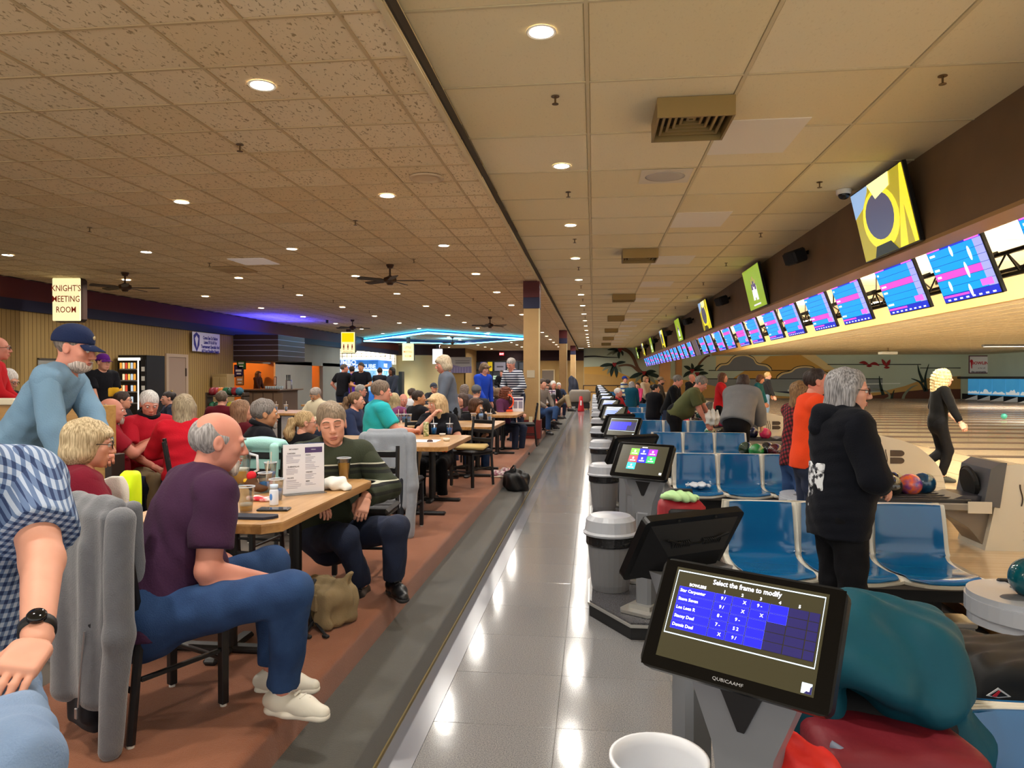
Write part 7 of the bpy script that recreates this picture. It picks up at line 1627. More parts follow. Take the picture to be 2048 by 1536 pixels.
def checked(name, c1, c2, c3, per):
    m = M(name, c1, rough=.9, bump=(140, .2)); nt, b = nodes_of(m); tc = nt.nodes.new('ShaderNodeTexCoord'); sp = nt.nodes.new('ShaderNodeSeparateXYZ'); nt.links.new(tc.outputs['Object'], sp.inputs[0]); fac = []
    dots = []
    for v in ((1, .35, .45), (-.45, .5, 1)):
        dn = nt.nodes.new('ShaderNodeVectorMath'); dn.operation = 'DOT_PRODUCT'; dn.inputs[1].default_value = v; nt.links.new(tc.outputs['Object'], dn.inputs[0]); dots.append(dn.outputs['Value'])
    for src in dots:
        mu = nt.nodes.new('ShaderNodeMath'); mu.operation = 'MULTIPLY'; mu.inputs[1].default_value = 1 / per; fr = nt.nodes.new('ShaderNodeMath'); fr.operation = 'FRACT'; g = nt.nodes.new('ShaderNodeMath'); g.operation = 'GREATER_THAN'; g.inputs[1].default_value = .52
        nt.links.new(src, mu.inputs[0]); nt.links.new(mu.outputs[0], fr.inputs[0]); nt.links.new(fr.outputs[0], g.inputs[0]); fac.append(g.outputs[0])
    su = nt.nodes.new('ShaderNodeMath'); su.operation = 'ADD'; nt.links.new(fac[0], su.inputs[0]); nt.links.new(fac[1], su.inputs[1]); dv = nt.nodes.new('ShaderNodeMath'); dv.operation = 'MULTIPLY'; dv.inputs[1].default_value = .5; nt.links.new(su.outputs[0], dv.inputs[0])
    r = nt.nodes.new('ShaderNodeValToRGB'); r.color_ramp.interpolation = 'CONSTANT'; r.color_ramp.elements[0].color = (*rgb(c1), 1); r.color_ramp.elements[1].color = (*rgb(c3), 1); r.color_ramp.elements[1].position = .75; e = r.color_ramp.elements.new(.25); e.color = (*rgb(c2), 1)
    nt.links.new(dv.outputs[0], r.inputs['Fac']); nt.links.new(r.outputs['Color'], b.inputs['Base Color']); return m
DENIM = M('denim_blue', '#22365a', spec=.2, rough=.85, var=(9, '#34507c', .3), bump=(220, .3)); DENIMD = M('denim_dark', '#161d31', rough=.85, var=(9, '#1f2a45', .3), bump=(220, .3)); BLACKP = M('trouser_black', '#0c0c0e', spec=.15, rough=.85, var=(9, '#17171b', .3), bump=(160, .2)); KHAKI = M('trouser_khaki', '#8a7a5e', rough=.9, var=(9, '#9a896b', .3), bump=(160, .2)); GREYT = M('trouser_grey', '#4a4a4e', rough=.9, bump=(160, .2)); LIGHTJ = M('denim_light', '#6a82a4', rough=.85, var=(9, '#7f97b6', .3), bump=(220, .3))
GLM = M('glasses_dark', '#221c1c', rough=.3)
def glasses_mesh():
    mb = MB()
    for q in (-1, 1):
        mb.tube([(q * .033 + .023 * math.cos(a), .108 - .006 * abs(math.cos(a)), .002 + .017 * math.sin(a)) for a in [2 * PI * k / 14 for k in range(14)]], .0022, 5, True); mb.tube([(q * .056, .104, .006), (q * .079, .05, .008), (q * .082, -.005, .004)], .0022, 5)
    mb.tube([(-.01, .112, .004), (.01, .112, .004)], .0022, 5)
    me = mb.mesh('glasses'); me.materials.append(GLM); return me
GLASS_ME = glasses_mesh()
NP = [0]
def person(label, uv, Y, face, ground=ZP, pose='sit', s=None, look=None, hp=0.0, hr=0.0, lean=.08, side=0.0, twist=0.0, R='lap', L='lap', legs=None, top='#444444', sleeve='long', bottom=DENIMD, shoe=(BLK, BS), hair=('short', '#4a3a2c'), skin='fair', g=1.0, belly=0.0, bust=0.0, kind='m', hcurl=.55, beard=None, cap=None, glasses=False, infl=.016, names=('shirt', 'trousers'), world=None, collar=None, patches=(), neck=.0, hem=None, eyes=True, root_rz=None, hs=1.0):
    D = (Vector((0, 0, 0)) + at(*uv, Y=Y)); dist = max(Y, .8)
    res = .0105 if dist < 5.2 else (.015 if dist < 9 else (.022 if dist < 16 else .032)); hres = .0055 if dist < 5.2 else (.007 if dist < 9 else (.0095 if dist < 16 else .014)); hnd = .0048 if dist < 6 else (.0062 if dist < 14 else .0085)
    zp = .93 if pose == 'stand' else .555
    P = Vector((0, 0, zp)); up = Vector((math.sin(side), math.sin(lean) * math.cos(side), math.cos(lean) * math.cos(side))).normalized()
    fw = Vector((0, 1, 0)); fw = (fw - up * up.y).normalized(); xs = fw.cross(up); c_, s_ = math.cos(twist), math.sin(twist)
    xt = xs * c_ + fw * s_; ft = fw * c_ - xs * s_
    W_ = P + up * .20; C = P + up * .40; N = P + up * .535
    hdir = Vector((0, 1, 0))
    al = -math.atan((uv[0] - VPX) / F_PX); ca, sa = math.cos(al), math.sin(al)      # directions are given as seen: x across, y away
    turn = lambda d: (d[0] * ca - d[1] * sa, d[0] * sa + d[1] * ca)
    face = turn(face); look = turn(look) if look is not None else None
    rz = math.atan2(-face[0], face[1])
    if look is not None:
        a = math.atan2(-look[0], look[1]) - rz; hdir = Vector((-math.sin(a), math.cos(a), 0))
    hy = Vector((hdir.x * math.cos(hp), hdir.y * math.cos(hp), math.sin(hp))); hz = Vector((0, 0, 1)) + up * .3
    Hc = N + up * .035 + Vector((0, 0, .105)) + hdir * .035
    Mh = basis(Hc, hy, hz) @ Matrix.Rotation(hr, 4, 'Y') @ Matrix.Scale(hs, 4)
    if s is None: s = min(1.14, max(.82, (D.z - ground) / Hc.z))
    rot = Matrix.Rotation(rz, 3, 'Z'); hw_ = rot @ (Hc * s); root = Vector((D.x - hw_.x, D.y - hw_.y, ground if abs((D.z - ground) / s - Hc.z) < .05 else D.z - hw_.z if pose != 'stand' else ground))
    Minv = rot.transposed()
    loc = lambda w: (Minv @ (Vector(w) - root)) / s
    t = thing('person', label, 'person', root, rz); t.scale = (s, s, s)
    world = world or {}
    # joints
    sh = {1: N - up * .055 + xt * .175 * (1.0 if kind == 'm' else .92), -1: N - up * .055 - xt * .175 * (1.0 if kind == 'm' else .92)}
    arm = {}
    for q, nm in ((1, R), (-1, L)):
        key = 'R' if q > 0 else 'L'
        if key in world: tw = loc(world[key][0]); pole = Vector(world[key][1]) if len(world[key]) > 1 else Vector((q * .6, -.5, -.4))
        else:
            tg, pl_ = ARMS[nm] if isinstance(nm, str) else nm
            tw = Vector((q * tg[0], tg[1], tg[2] + (-.02 if pose == 'stand' else 0))); pole = Vector((q * pl_[0], pl_[1], pl_[2]))
        e, w_ = ik(sh[q], tw, .285, .255, pole); arm[q] = (sh[q], e, w_)
    hips = {q: P + Vector((q * .088, 0, -.02)) for q in (1, -1)}
    if legs is None: legs = {1: ((.10, .03, .50), (.10, -.03, .085)), -1: ((-.10, .02, .50), (-.10, -.03, .085))} if pose == 'stand' else {1: ((.13, .42, .53), (.13, .40, .085)), -1: ((-.13, .42, .53), (-.13, .36, .085))}
    leg = {}
    for q in (1, -1):
        k_, a_ = legs[q]; key = 'RK' if q > 0 else 'LK'
        k_ = loc(world[key][0]) if key in world else Vector(k_); a_ = loc(world[key][1]) if key in world else Vector(a_); leg[q] = (hips[q], k_, a_)
    fl = (ft, 1.32); flb = (fw, 1.25)
    def torso(S, d, arms_to=1.0, low=True, nk=True):
        S.cone(P + up * .0, W_, .142 * g + d, .132 * g + d, k=.05, flat=flb); S.cone(W_, C, .132 * g + d, .148 * g + d, k=.05, flat=fl); S.cone(C - up * .02, N - up * .05, .140 * g + d, .085 + d, k=.05, flat=fl)
        S.cone(sh[1] - xt * .02, sh[-1] + xt * .02, .062 + d, .062 + d, k=.05)
        if belly: S.ell(W_ + ft * (.05 + belly * .4) - up * .04, (.12 * g + d, .10 + belly + d, .13 + d), k=.06)
        if bust:
            for q in (1, -1): S.ell(C + ft * .075 + xt * q * .065 - up * .02, (.06 + d, .05 + bust + d, .065 + d), k=.04)
        if nk: S.cone(N - up * .05, N + up * .05, .06 + d * .6, .052, k=.03)
    def arms(S, d, frac=2.0, loose=1.0):
        for q in (1, -1):
            a, e, w_ = arm[q]; r0, r1, r2 = .056 * (g * .5 + .5), .045, .030
            if frac <= 1: en = a + (e - a) * frac; S.cone(a, en, r0 + d, (r1 + d) * loose, k=.03)
            else: S.cone(a, e, r0 + d, r1 + d, k=.03); en = e + (w_ - e) * (frac - 1); S.cone(e, en, r1 + d, r2 + (r1 - r2) * (2 - frac) + d * .8, k=.02)
    def sleeves(d):
        out = []
        for q in (1, -1):
            a, e, w_ = arm[q]; S = Solid(res); r0 = .058 * (g * .5 + .5) + d
            if sleeve == 'short':
                en = a + (e - a) * .72; S.cone(a, e, r0, r0 * .98, k=.03); S.cut(e - a, en)
            else:
                en = e + (w_ - e) * .93; S.cone(a, e, r0, .046 + d, k=.03); S.cone(e, w_, .046 + d, .033 + d, k=.025); S.cut(w_ - e, en) if (w_ - e).normalized().dot((a - en).normalized()) < 0 else None
            if nz: S.noise(.0022, (24, 24, 24), NP[0] + 2)
            out.append(S.mesh())
        return out
    nz = dist < 12
    sk = SKIN[skin]
    B = Solid(res); torso(B, 0); arms(B, 0)
    for q in (1, -1):
        h_, k_, a_ = leg[q]; B.cone(h_, k_, .082 * g, .056, k=.04); B.cone(k_, a_, .054, .036, k=.02)
    parts = [B.mesh(), xf(head_geo(kind, hres), Mh)]
    for q in (1, -1):
        a, e, w_ = arm[q]; d = (w_ - e).normalized(); key = 'Rp' if q > 0 else 'Lp'
        pn = Vector(world[key][0]) if key in world else (Vector((0, -.15, -1)) if d.z > -.7 else Vector((-q, .2, 0)))
        fd = Vector(world[key][1]) if key in world and len(world[key]) > 1 else d
        m = basis(w_ + d * .005, fd, -pn); 
        if q < 0: m = m @ Matrix.Diagonal((-1, 1, 1, 1))
        parts.append(xf(hand_geo(hcurl, hnd), m))
    put('body', np_mesh('body', parts, sk), t)
    # shirt, pullover or coat
    tm = top if not isinstance(top, str) else cloth(top)
    T_ = Solid(res); torso(T_, infl, nk=neck > 0)
    if neck > 0: T_.cone(N - up * .04, N + up * neck, .075 + infl, .06 + infl, k=.02)
    arms(T_, infl, .3)
    hm = hem if hem is not None else (-.10 if pose == 'stand' else -.08)
    T_.cone(P + up * .02, P + up * hm, .146 * g + infl, .142 * g + infl, k=.04, flat=flb)
    if neck <= 0: T_.ell(N + up * .075 + ft * .045, (.066, .075, .085), k=.012, sub=True)
    T_.box(tuple(P + up * (hm - .12)), (.3, .3, .12), np.array(Matrix((xs, fw, up))), rd=0, k=.001, sub=True) if pose == 'stand' else T_.cut((0, 0, -1), (0, 0, zp - .075))
    if nz: T_.noise(.0028, (20, 20, 26), NP[0]).noise(.0016, (40, 40, 50), NP[0] + 1)
    put(names[0], np_mesh(names[0], [T_.mesh()] + (sleeves(infl) if sleeve != 'none' else []), tm), t)
    for nm_, mt, c0, hf in patches:      # printed areas that follow the cloth
        Q = Solid(res * .8); torso(Q, infl + .0045, nk=False); arms(Q, infl + .0045, {'short': .80, 'long': 1.99, 'three': 1.5, 'none': .3}[sleeve], 1.12)
        o_ = P + up * c0[2] + xt * c0[0] + ft * c0[1]
        for ax, hh in ((xt, hf[0]), (ft, hf[1]), (up, hf[2])): Q.cut(ax, o_ + ax * hh); Q.cut(-ax, o_ - ax * hh)
        v_, f_ = Q.mesh()
        if len(f_): put(nm_, np_mesh(nm_, [(v_, f_)], mt), t)
    if collar:
        MB().tube([N - up * .012 + (ft * math.cos(a) * .078 + xt * math.sin(a) * .086) + up * (-.03 * math.cos(a) + .058) for a in [2 * PI * k / 16 for k in range(16)]], .022, 6, True).build('collar', collar if not isinstance(collar, str) else cloth(collar), t, True)
    if bottom is not None:
        L_ = Solid(res); dl = .016
        L_.cone(P + Vector((0, 0, .05)), P - Vector((0, 0, .03)), .142 * g + dl * .7, .140 * g + dl, k=.04, flat=flb)
        for q in (1, -1):
            h_, k_, a_ = leg[q]; en = k_ + (a_ - k_) * .93; L_.cone(h_, k_, .080 * g + dl, .056 + dl, k=.05); L_.cone(k_, en, .056 + dl, .046 + dl, k=.03)
            dr = (a_ - k_).normalized(); m = basis(en, dr, (0.1, .2, 1)); L_.box(tuple(en + dr * .05), (.09, .05, .09), np.array(m.to_3x3().transposed()), rd=0, k=.001, sub=True)
        if nz: L_.noise(.0028, (22, 22, 14), NP[0] + 3).noise(.0014, (45, 45, 30), NP[0] + 4)
        put(names[1], np_mesh(names[1], [L_.mesh()], bottom), t)
    if shoe:
        sm = shoe_meshes(shoe[0], shoe[1], shoe[2] if len(shoe) > 2 else BS, .007 if dist < 6 else .012)
        for q in (1, -1):
            h_, k_, a_ = leg[q]; dk = (a_ - k_); fd = Vector((k_.x - h_.x, k_.y - h_.y, 0)) if pose != 'stand' else Vector((q * .12, 1, 0)); key = 'RF' if q > 0 else 'LF'
            fd = Minv @ Vector(world[key]) if key in world else fd
            if fd.length < .05: fd = Vector((0, 1, 0))
            so = put('shoe', sm['upper'], t, M4=basis(a_ - fd.normalized() * .055 - Vector((0, 0, a_.z if a_.z < .11 else .085)) , fd, (0, 0, 1)))
            put('sole', sm['sole'], so); put('laces', sm['laces'], so)
    # head: hair, face, glasses, cap
    if cap and hair: hair = ('crop',) + tuple(hair[1:])
    if hair:
        hm_ = hairmat(*hair[1:]); put('hair', np_mesh('hair', [xf(hair_geo(hair[0], hres), Mh)], hm_), t)
        if dist < 15:
            bm_ = MB()
            for q in (-1, 1): bm_.tube([Mh @ Vector((q * (.014 + .036 * k / 4), .0995 - .010 * (k / 4) ** 2, .0245 + .006 * math.sin(PI * k / 4))) for k in range(5)], .0034, 5)
            bm_.build('eyebrows', hm_, t, True)
    if beard: put('beard', np_mesh('beard', [xf(beard_geo(beard[0], hres), Mh)], hairmat(*beard[1:])), t)
    if dist < 15:
        LM = MB().sphere((0, .0985, -.0635), (.0235, .0055, .0042), 12, 6).sphere((0, .0965, -.0745), (.020, .0055, .0052), 12, 6); LM.v = [Mh @ Vector(p) for p in LM.v]; LM.build('lips', LIPM if skin != 'deep' else SKIN['deep'], t, True)
        if eyes:
            for q in (-1, 1):
                E = MB().sphere((q * .031, .0835, .003), .0122, 14, 8); E.mat(1).sphere((q * .031, .0912, .003), (.0062, .005, .0062), 10, 6); E.v = [Mh @ Vector(p) for p in E.v]; E.build('eye', [EYEW, IRIS], t, True)
        else:
            E = MB()
            for q in (-1, 1): E.tube([(q * .031 - .016 + .008 * k, .0935 - .0006 * (k - 2) ** 2, -.002 - .0035 * math.sin(PI * k / 4)) for k in range(5)], .0022, 5)
            E.v = [Mh @ Vector(p) for p in E.v]; E.build('closed_eyelids', hairmat('#6a4a3a'), t, True)
    if glasses: put('glasses', GLASS_ME, t, M4=Mh)
    if cap:
        K = Solid(hres); K.ell((0, -.018, .046), (.090, .112, .092)); K.cut((0, .12, -1), (0, 0, .030)); K.noise(.001, 40, 2); kp = put('cap', np_mesh('cap', [xf(K.mesh(), Mh)], cloth(cap) if isinstance(cap, str) else cap), t)
        if cap != 'beanie':
            BR = MB(); n_ = 12; vs = []
            for i in range(n_ + 1):
                a = -1.15 + 2.3 * i / n_
                for r_ in (0, 1): vs.append((math.sin(a) * (.080 + .004 * r_), .062 + math.cos(a) * (.035 + .085 * r_) - .02, .036 + .012 * math.cos(a) - .030 * r_ * (1 - .3 * abs(math.sin(a))) - .014 * abs(math.sin(a))))
            N_ = len(vs); vs += [(x, y, z - .004) for x, y, z in vs]
            fs = [(2 * i, 2 * i + 1, 2 * i + 3, 2 * i + 2) for i in range(n_)]; fs += [tuple(k + N_ for k in f)[::-1] for f in fs]; fs += [(2 * i + 1, 2 * i + 1 + N_, 2 * i + 3 + N_, 2 * i + 3) for i in range(n_)]
            BR.add([Mh @ Vector(p) for p in vs], fs); BR.build('cap_brim', cloth(cap) if isinstance(cap, str) else cap, kp, True)
    NP[0] += 7
    t['_head'] = 0; del t['_head']
    return t, dict(Mh=Mh, P=P, N=N, C=C, up=up, ft=ft, xt=xt, arm=arm, leg=leg, root=root, rz=rz, s=s)
# ------------------------------------------------------------------ the people
W3 = lambda u, v, Y: at(u, v, Y=Y)
JEAN = DENIM
# man in the checked shirt at the frame edge
PLAID = checked('plaid_blue', '#a3b0c4', '#5a6f92', '#22345a', .021)
tA, jA = person('man in a blue checked shirt and black watch cut off by the frame', (-112, 850), 1.62, (.2, -1), s=1.06, lean=.0, R=((.36, .2, .7), (.8, -.5, -.3)), L='lap', top=PLAID, sleeve='short', infl=.032, bottom=LIGHTJ, hair=('short', '#5a4a3a'), g=1.12, hcurl=.25,
       world={'L': (W3(78, 1368, 1.36), (-.9, -.2, -.5)), 'Lp': ((.1, -.3, -1), (.55, .75, -.25)), 'LK': (W3(20, 1540, 1.12), W3(0, 2100, 1.15))}, skin='fair')
a, e, w_ = jA['arm'][-1]; d = (w_ - e).normalized(); mw_ = basis(w_ - d * .035, d, (0, 0, 1))
o = MB().lathe([(.031, -.012), (.036, -.010), (.036, .010), (.031, .012)], n=22, M4=mw_ @ Matrix.Rotation(-PI / 2, 4, 'X')).build('watch_strap', M('watch_black', '#111114', rough=.5), tA, True); MB().lathe([(0, .044), (.016, .044), (.019, .040), (.019, .032), (0, .032)], n=20, M4=mw_).build('watch_face', M('watch_glass', '#0a0a0d', rough=.1), o, True)
# man in the purple shirt
person('bald man in a dark purple t-shirt and jeans turned sideways on his chair', (437, 884), 2.86, (.93, .36), s=1.04, lean=.42, hp=-.18, look=(1, .12), top=cloth('#3a2138', '#422843'), sleeve='short', infl=.022, bottom=DENIM, hair=('bald', '#8a8584'), skin='pink', beard=('goatee', '#b3a79c'), g=1.14, belly=.05, shoe=(WL, WS, WL),
       world={'R': (W3(545, 1165, 2.78), (.2, -.3, -1)), 'RK': (W3(585, 1180, 2.62), W3(565, 1385, 2.72)), 'LK': (W3(545, 1125, 3.05), W3(545, 1345, 3.0)), 'RF': (.95, -.15, 0), 'LF': (.95, .1, 0)})
# woman in the dark red shirt
person('woman with short blonde bob and glasses in a dark red shirt', (178, 888), 3.22, (.97, .2), s=.98, lean=.12, hp=-.12, look=(1, .05), top=cloth('#6b1526', '#741a2c'), infl=.02, bottom=DENIMD, hair=('bob', '#a8916c', '#d0bc98'), kind='f', bust=.02, glasses=True, R='table', L='table', g=1.02, shoe=(M('shoe_silver', '#a9aab0', rough=.4), WS, WL))
# man in the blue cap
tB, jB = person('bearded man in a navy cap and light blue pullover leaning forward', (150, 752), 3.75, (.95, -.3), pose='stand', s=1.02, lean=.55, hp=-.22, look=(.93, -.42), top=cloth('#66839c', '#7190a8'), infl=.018, bottom=DENIMD, hair=('short', '#6a5f58'), beard=('full', '#a99d95'), cap='#1d2746', g=.98, skin='pink', hem=-.06,
       world={'L': (W3(236, 940, 3.62), (.3, .5, -.6)), 'R': (W3(150, 985, 3.45), (.2, -.8, -.4)), 'Lp': ((0, .1, -1), (.7, .3, -.7))}, hcurl=.8)
MB().sphere((0, .088, .078), (.012, .006, .012), 10, 6, M4=jB['Mh']).build('cap_badge', M('badge_tan', '#b9a57c', rough=.6), tB, True)
a, e, w_ = jB['arm'][-1]; MB().tube([w_ - (w_ - e).normalized() * .03 + Vector((.03 * math.cos(q), .03 * math.sin(q), 0)) for q in [2 * PI * k / 12 for k in range(12)]], .007, 6, True).build('wrist_band', STB, tB, True)
# white towel and yellow vest on the chair by the hand
t = thing('chair_towel', 'white towel over a neon yellow vest behind the dark red shirt', 'towel', (0, 0, 0)); s = Solid(.009); p = W3(222, 1000, 3.45); s.box(tuple(p), (.075, .012, .10), np.array(Matrix.Rotation(.25, 3, 'Y')), rd=.014); s.noise(.004, 35, 2); blob('cloth', s, M('towel_white'), t)
s = Solid(.009); p = W3(258, 1010, 3.55); s.box(tuple(p), (.03, .02, .16), rd=.02); s.noise(.004, 30, 5); blob('vest', s, M('vest_neon', '#d8f21c', rough=.6, emis=.15), t)
# man in the green sweater
SWG = banded('sweater_green', '#2c3222', [(.965, .985, '#0e0f0e'), (.985, .993, '#b9b9a8'), (.93, .95, '#161814'), (.87, .885, '#0e0f0e'), (.885, .892, '#b9b9a8'), (.82, .84, '#161814')])
person('smiling man with closed eyes in a dark green striped sweater', (664, 848), 4.62, (.12, -1), s=1.1, hs=1.05, lean=.0, hr=.12, hp=-.08, look=(.02, -1), top=SWG, infl=.026, bottom=DENIMD, hair=('short', '#7a6a58'), eyes=False, g=1.12, belly=.03, R='table', skin='fair', shoe=(BLK, BS, BS),
       world={'L': (W3(731, 995, 4.42), (-.9, -.4, -.3)), 'Lp': ((.2, -.2, -1), (.3, .6, -.75)), 'LK': (W3(792, 1055, 4.28), W3(788, 1160, 4.40)), 'RK': (W3(690, 1075, 4.25), W3(724, 1172, 4.45)), 'LF': (.55, -.8, 0), 'RF': (.05, -1, 0)})
FLAME = M('flame_print', '#e2541c', rough=.7, var=(28, '#141318', .06)); BLKT = cloth('#131318', '#1a1a20')
person('man in a black polo with grey hair and goatee in profile', (530, 828), 6.05, (.98, .2), s=1.05, lean=.05, look=(1, .1), top=BLKT, sleeve='short', infl=.022, hair=('short', '#6e6763'), beard=('goatee', '#a39a93'), skin='tan', g=1.15, R='table', L='table', bottom=BLACKP, collar='#131318')
person('woman with a curly ponytail and glasses in a black shirt with flame print', (612, 846), 6.75, (.7, .75), s=.97, lean=.05, look=(.98, .1), top=BLKT, infl=.018, hair=('pony', '#a2845a', '#cbb083'), kind='f', glasses=True, R='table', L='table', bottom=BLACKP, patches=[('flame_print', FLAME, (0, -.15, .33), (.15, .1, .035))])
REDT_ = cloth('#b01a2c', '#bb2234')
person('white haired man in a red shirt with a black collar', (299, 808), 6.7, (.45, -.9), s=1.04, hp=-.35, look=(.2, -1), top=REDT_, sleeve='short', infl=.024, hair=('short', '#cfcdca', '#f0eeec'), collar='#16161a', g=1.15, belly=.04, R='lap', L='lap', bottom=KHAKI, skin='pink')
person('woman seen from behind with long blonde hair in a bright red shirt', (369, 815), 6.2, (.1, 1), s=1.0, top=cloth('#c8182a', '#d02234'), infl=.022, hair=('long', '#8f7f68', '#b8a88c'), kind='f', g=1.05, R='table', L='table', bottom=DENIMD)
person('balding man in a maroon shirt with clasped hands behind the cap man', (224, 822), 6.3, (1, .1), s=1.02, look=(1, 0), top=cloth('#8a1626', '#92202f'), sleeve='short', infl=.022, hair=('bald', '#9a8478'), skin='pink', beard=('goatee', '#a89a90'), g=1.12, belly=.04, R=((.02, .40, .93), (.7, -.4, -.6)), L=((.02, .40, .93), (.7, -.4, -.6)), bottom=DENIMD)
person('dark haired person with glasses in a black and gold jersey', (246, 801), 9.0, (.9, -.35), s=.96, look=(1, -.1), top=BLKT, sleeve='short', hair=('short', '#2c1d18'), glasses=True, R='table', L='table', bottom=BLACKP, patches=[('gold_print', cloth('#c99a2c'), (.03, .15, .25), (.06, .1, .08))])
tL, jL = person('standing person in a purple cap and black and yellow jersey', (207, 741), 9.6, (.55, -.8), pose='stand', s=1.0, top=BLKT, sleeve='short', infl=.022, hair=('short', '#2a221e'), cap='#5a1f7a', bottom=GREYT, patches=[('yellow_panel', cloth('#d8a82c'), (-.10, .12, .25), (.08, .12, .07)), ('pale_panel', cloth('#b9c4cc'), (0, .12, .06), (.16, .14, .07))])
text('STORM', .095, M('storm_ink', '#0f1216', rough=.6), tL, frame(jL['P'] + Vector((0, .182, .07)), (-1, 0, 0), (0, 0, 1)), bold=.004)
person('person in a red shirt and glasses cut off at the frame edge', (-4, 688), 7.0, (1, -.1), pose='stand', s=1.06, top=cloth('#b81c24'), hair=('bald', '#8a8078'), glasses=True, skin='pink', R='front', L='front')
person('white haired person in a black jacket writing at the half wall', (16, 760), 7.6, (.9, -.5), s=1.0, hp=-.4, top=BLKT, hair=('short', '#cfcbc6', '#f0eee8'), R='table', L='table', glasses=True)
person('woman with a dark bun in a navy top by the panelled wall', (335, 797), 11.6, (-.9, -.3), s=.98, top=cloth('#22283c'), hair=('bun', '#241a18'), kind='f', R='table', L='table')
person('brown haired man from behind in a maroon top by the ball rack', (444, 798), 10.6, (.3, .95), s=1.0, top=cloth('#5a1420'), hair=('short', '#57483a'), R='table', L='table')
person('woman with long brown hair beside the grey haired man in the black polo', (484, 822), 7.1, (.6, .8), s=.96, look=(.95, .2), top=cloth('#5a1a24'), hair=('long', '#7a5a44', '#a07c60'), kind='f', R='table', L='table')
person('man in a cream hoodie looking down behind the ponytailed woman', (631, 790), 12.3, (-.75, -.65), s=1.03, hp=-.45, look=(-.8, -.6), top=cloth('#bdb296', '#c8bda2'), infl=.03, hair=('short', '#8a8078', '#b5aca4'), skin='tan', beard=('goatee', '#9a938c'), g=1.15, R='table', L='table', neck=.02)
person('brown haired woman in a navy vest behind the green sweater man', (713, 802), 9.4, (.85, -.4), s=1.0, look=(1, -.15), top=cloth('#2a3350'), infl=.024, hair=('pony', '#5d4632', '#84684c'), kind='f', R='lap', L='lap', bottom=BLACKP)
person('man in a bright teal t-shirt resting his arms on a table', (763, 784), 7.95, (.95, .3), s=1.04, look=(1, .12), hp=-.05, top=cloth('#25a3ad', '#2fb0ba'), sleeve='short', infl=.024, hair=('short', '#6b5a4c', '#8a786a'), g=1.12, R='table', L='table', skin='pink', bottom=KHAKI)
person('blonde woman resting her chin on her hand in a black flame shirt', (872, 808), 8.55, (-.25, -1), s=1.0, look=(-.85, -.6), hp=-.1, top=BLKT, sleeve='short', infl=.022, hair=('wavy', '#b9976a', '#dcc096'), kind='f', bust=.02, L='table', R=((.03, .26, 1.08), (.6, .3, -.8)), bottom=BLACKP, patches=[('flame_print', FLAME, (0, .14, .12), (.2, .14, .035))], shoe=(BLK, WS, BS))
person('standing woman with short blonde hair in a grey top facing the tables', (886, 742), 9.6, (-1, -.1), pose='stand', s=.98, lean=.12, hp=-.25, top=cloth('#5b6270', '#666d7b'), infl=.02, hair=('bob', '#b5a48a', '#d8c8ae'), kind='f', skin='pink', bottom=BLACKP, R=((.2, .25, .95), (.6, -.6, -.3)))
person('woman with dark brown hair in black leaning to the water bottle', (952, 812), 11.0, (.15, -1), s=1.0, look=(.9, -.3), hp=-.1, top=BLKT, hair=('bob', '#3a2418', '#5a3c2a'), kind='f', skin='tan', R='table', L='table', bottom=DENIM)
person('person in a grey knitted beanie behind the dark haired woman', (953, 784), 12.8, (.2, .95), s=1.0, top=cloth('#2b2b30'), hair=('crop', '#57575c'), cap=cloth('#57585c'), R='table', L='table')
person('standing woman in a royal blue top looking down', (969, 762), 14.6, (.6, -.75), pose='stand', s=.98, lean=.15, hp=-.4, top=cloth('#1c3fae', '#2448ba'), hair=('bob', '#5a4838', '#7a644e'), kind='f', bottom=BLACKP, R=((.12, .3, .95), (.6, -.5, -.4)), L='down')
person('standing grey haired man in a navy and white striped shirt', (1022, 748), 15.4, (-.6, -.75), pose='stand', s=1.06, lean=.3, hp=-.35, top=striped('stripe_navy', '#20263c', '#c9ccd4', .05, .55), sleeve='long', hair=('short', '#8a8480', '#b4aeaa'), skin='pink', g=1.1, R='front', L='front', bottom=DENIMD)
person('woman with curly auburn hair and glasses in a purple cardigan', (1013, 786), 13.9, (.75, -.6), s=.98, look=(.9, -.4), top=cloth('#4a2440', '#54294a'), hair=('curly', '#5a2c1c', '#7a4430'), kind='f', glasses=True, R='table', L='table', g=1.1)
# ---- the crowd farther down the platform
person('standing man in a black t-shirt facing the prize cube group', (689, 750), 19.2, (.5, .8), pose='stand', s=1.02, look=(.9, .2), top=BLKT, sleeve='short', hair=('crop', '#4a3c34'), skin='pink', g=1.1, L='hips')
person('standing person in a bright purple shirt seen from behind', (704, 750), 20.4, (.1, 1), pose='stand', s=1.0, top=cloth('#4a2a9c', '#5634aa'), hair=('short', '#2a221e'), patches=[('white_print', cloth('#a89ad8'), (0, -.15, .3), (.1, .1, .02))])
person('standing man with folded arms in a dark shirt before the prize cube', (722, 747), 19.0, (-.2, -1), pose='stand', s=1.04, top=cloth('#14161f'), sleeve='short', hair=('short', '#2c211b'), skin='tan', R='fold', L='fold', g=1.1)
person('grey haired man with glasses below the folded arms', (722, 782), 13.8, (.9, -.3), s=1.0, look=(1, -.1), top=cloth('#1a1d26'), hair=('short', '#8a8580'), glasses=True, R='table', L='table', skin='pink')
person('dark headed person standing at the corner of the prize cube', (760, 757), 22.0, (.2, 1), pose='stand', s=.98, top=cloth('#20222a'), hair=('short', '#241a16'))
person('standing person with long black hair in a slate jacket', (783, 752), 20.6, (-.6, -.5), pose='stand', s=.98, top=cloth('#3a4150'), hair=('long', '#15110f'), kind='f', skin='deep')
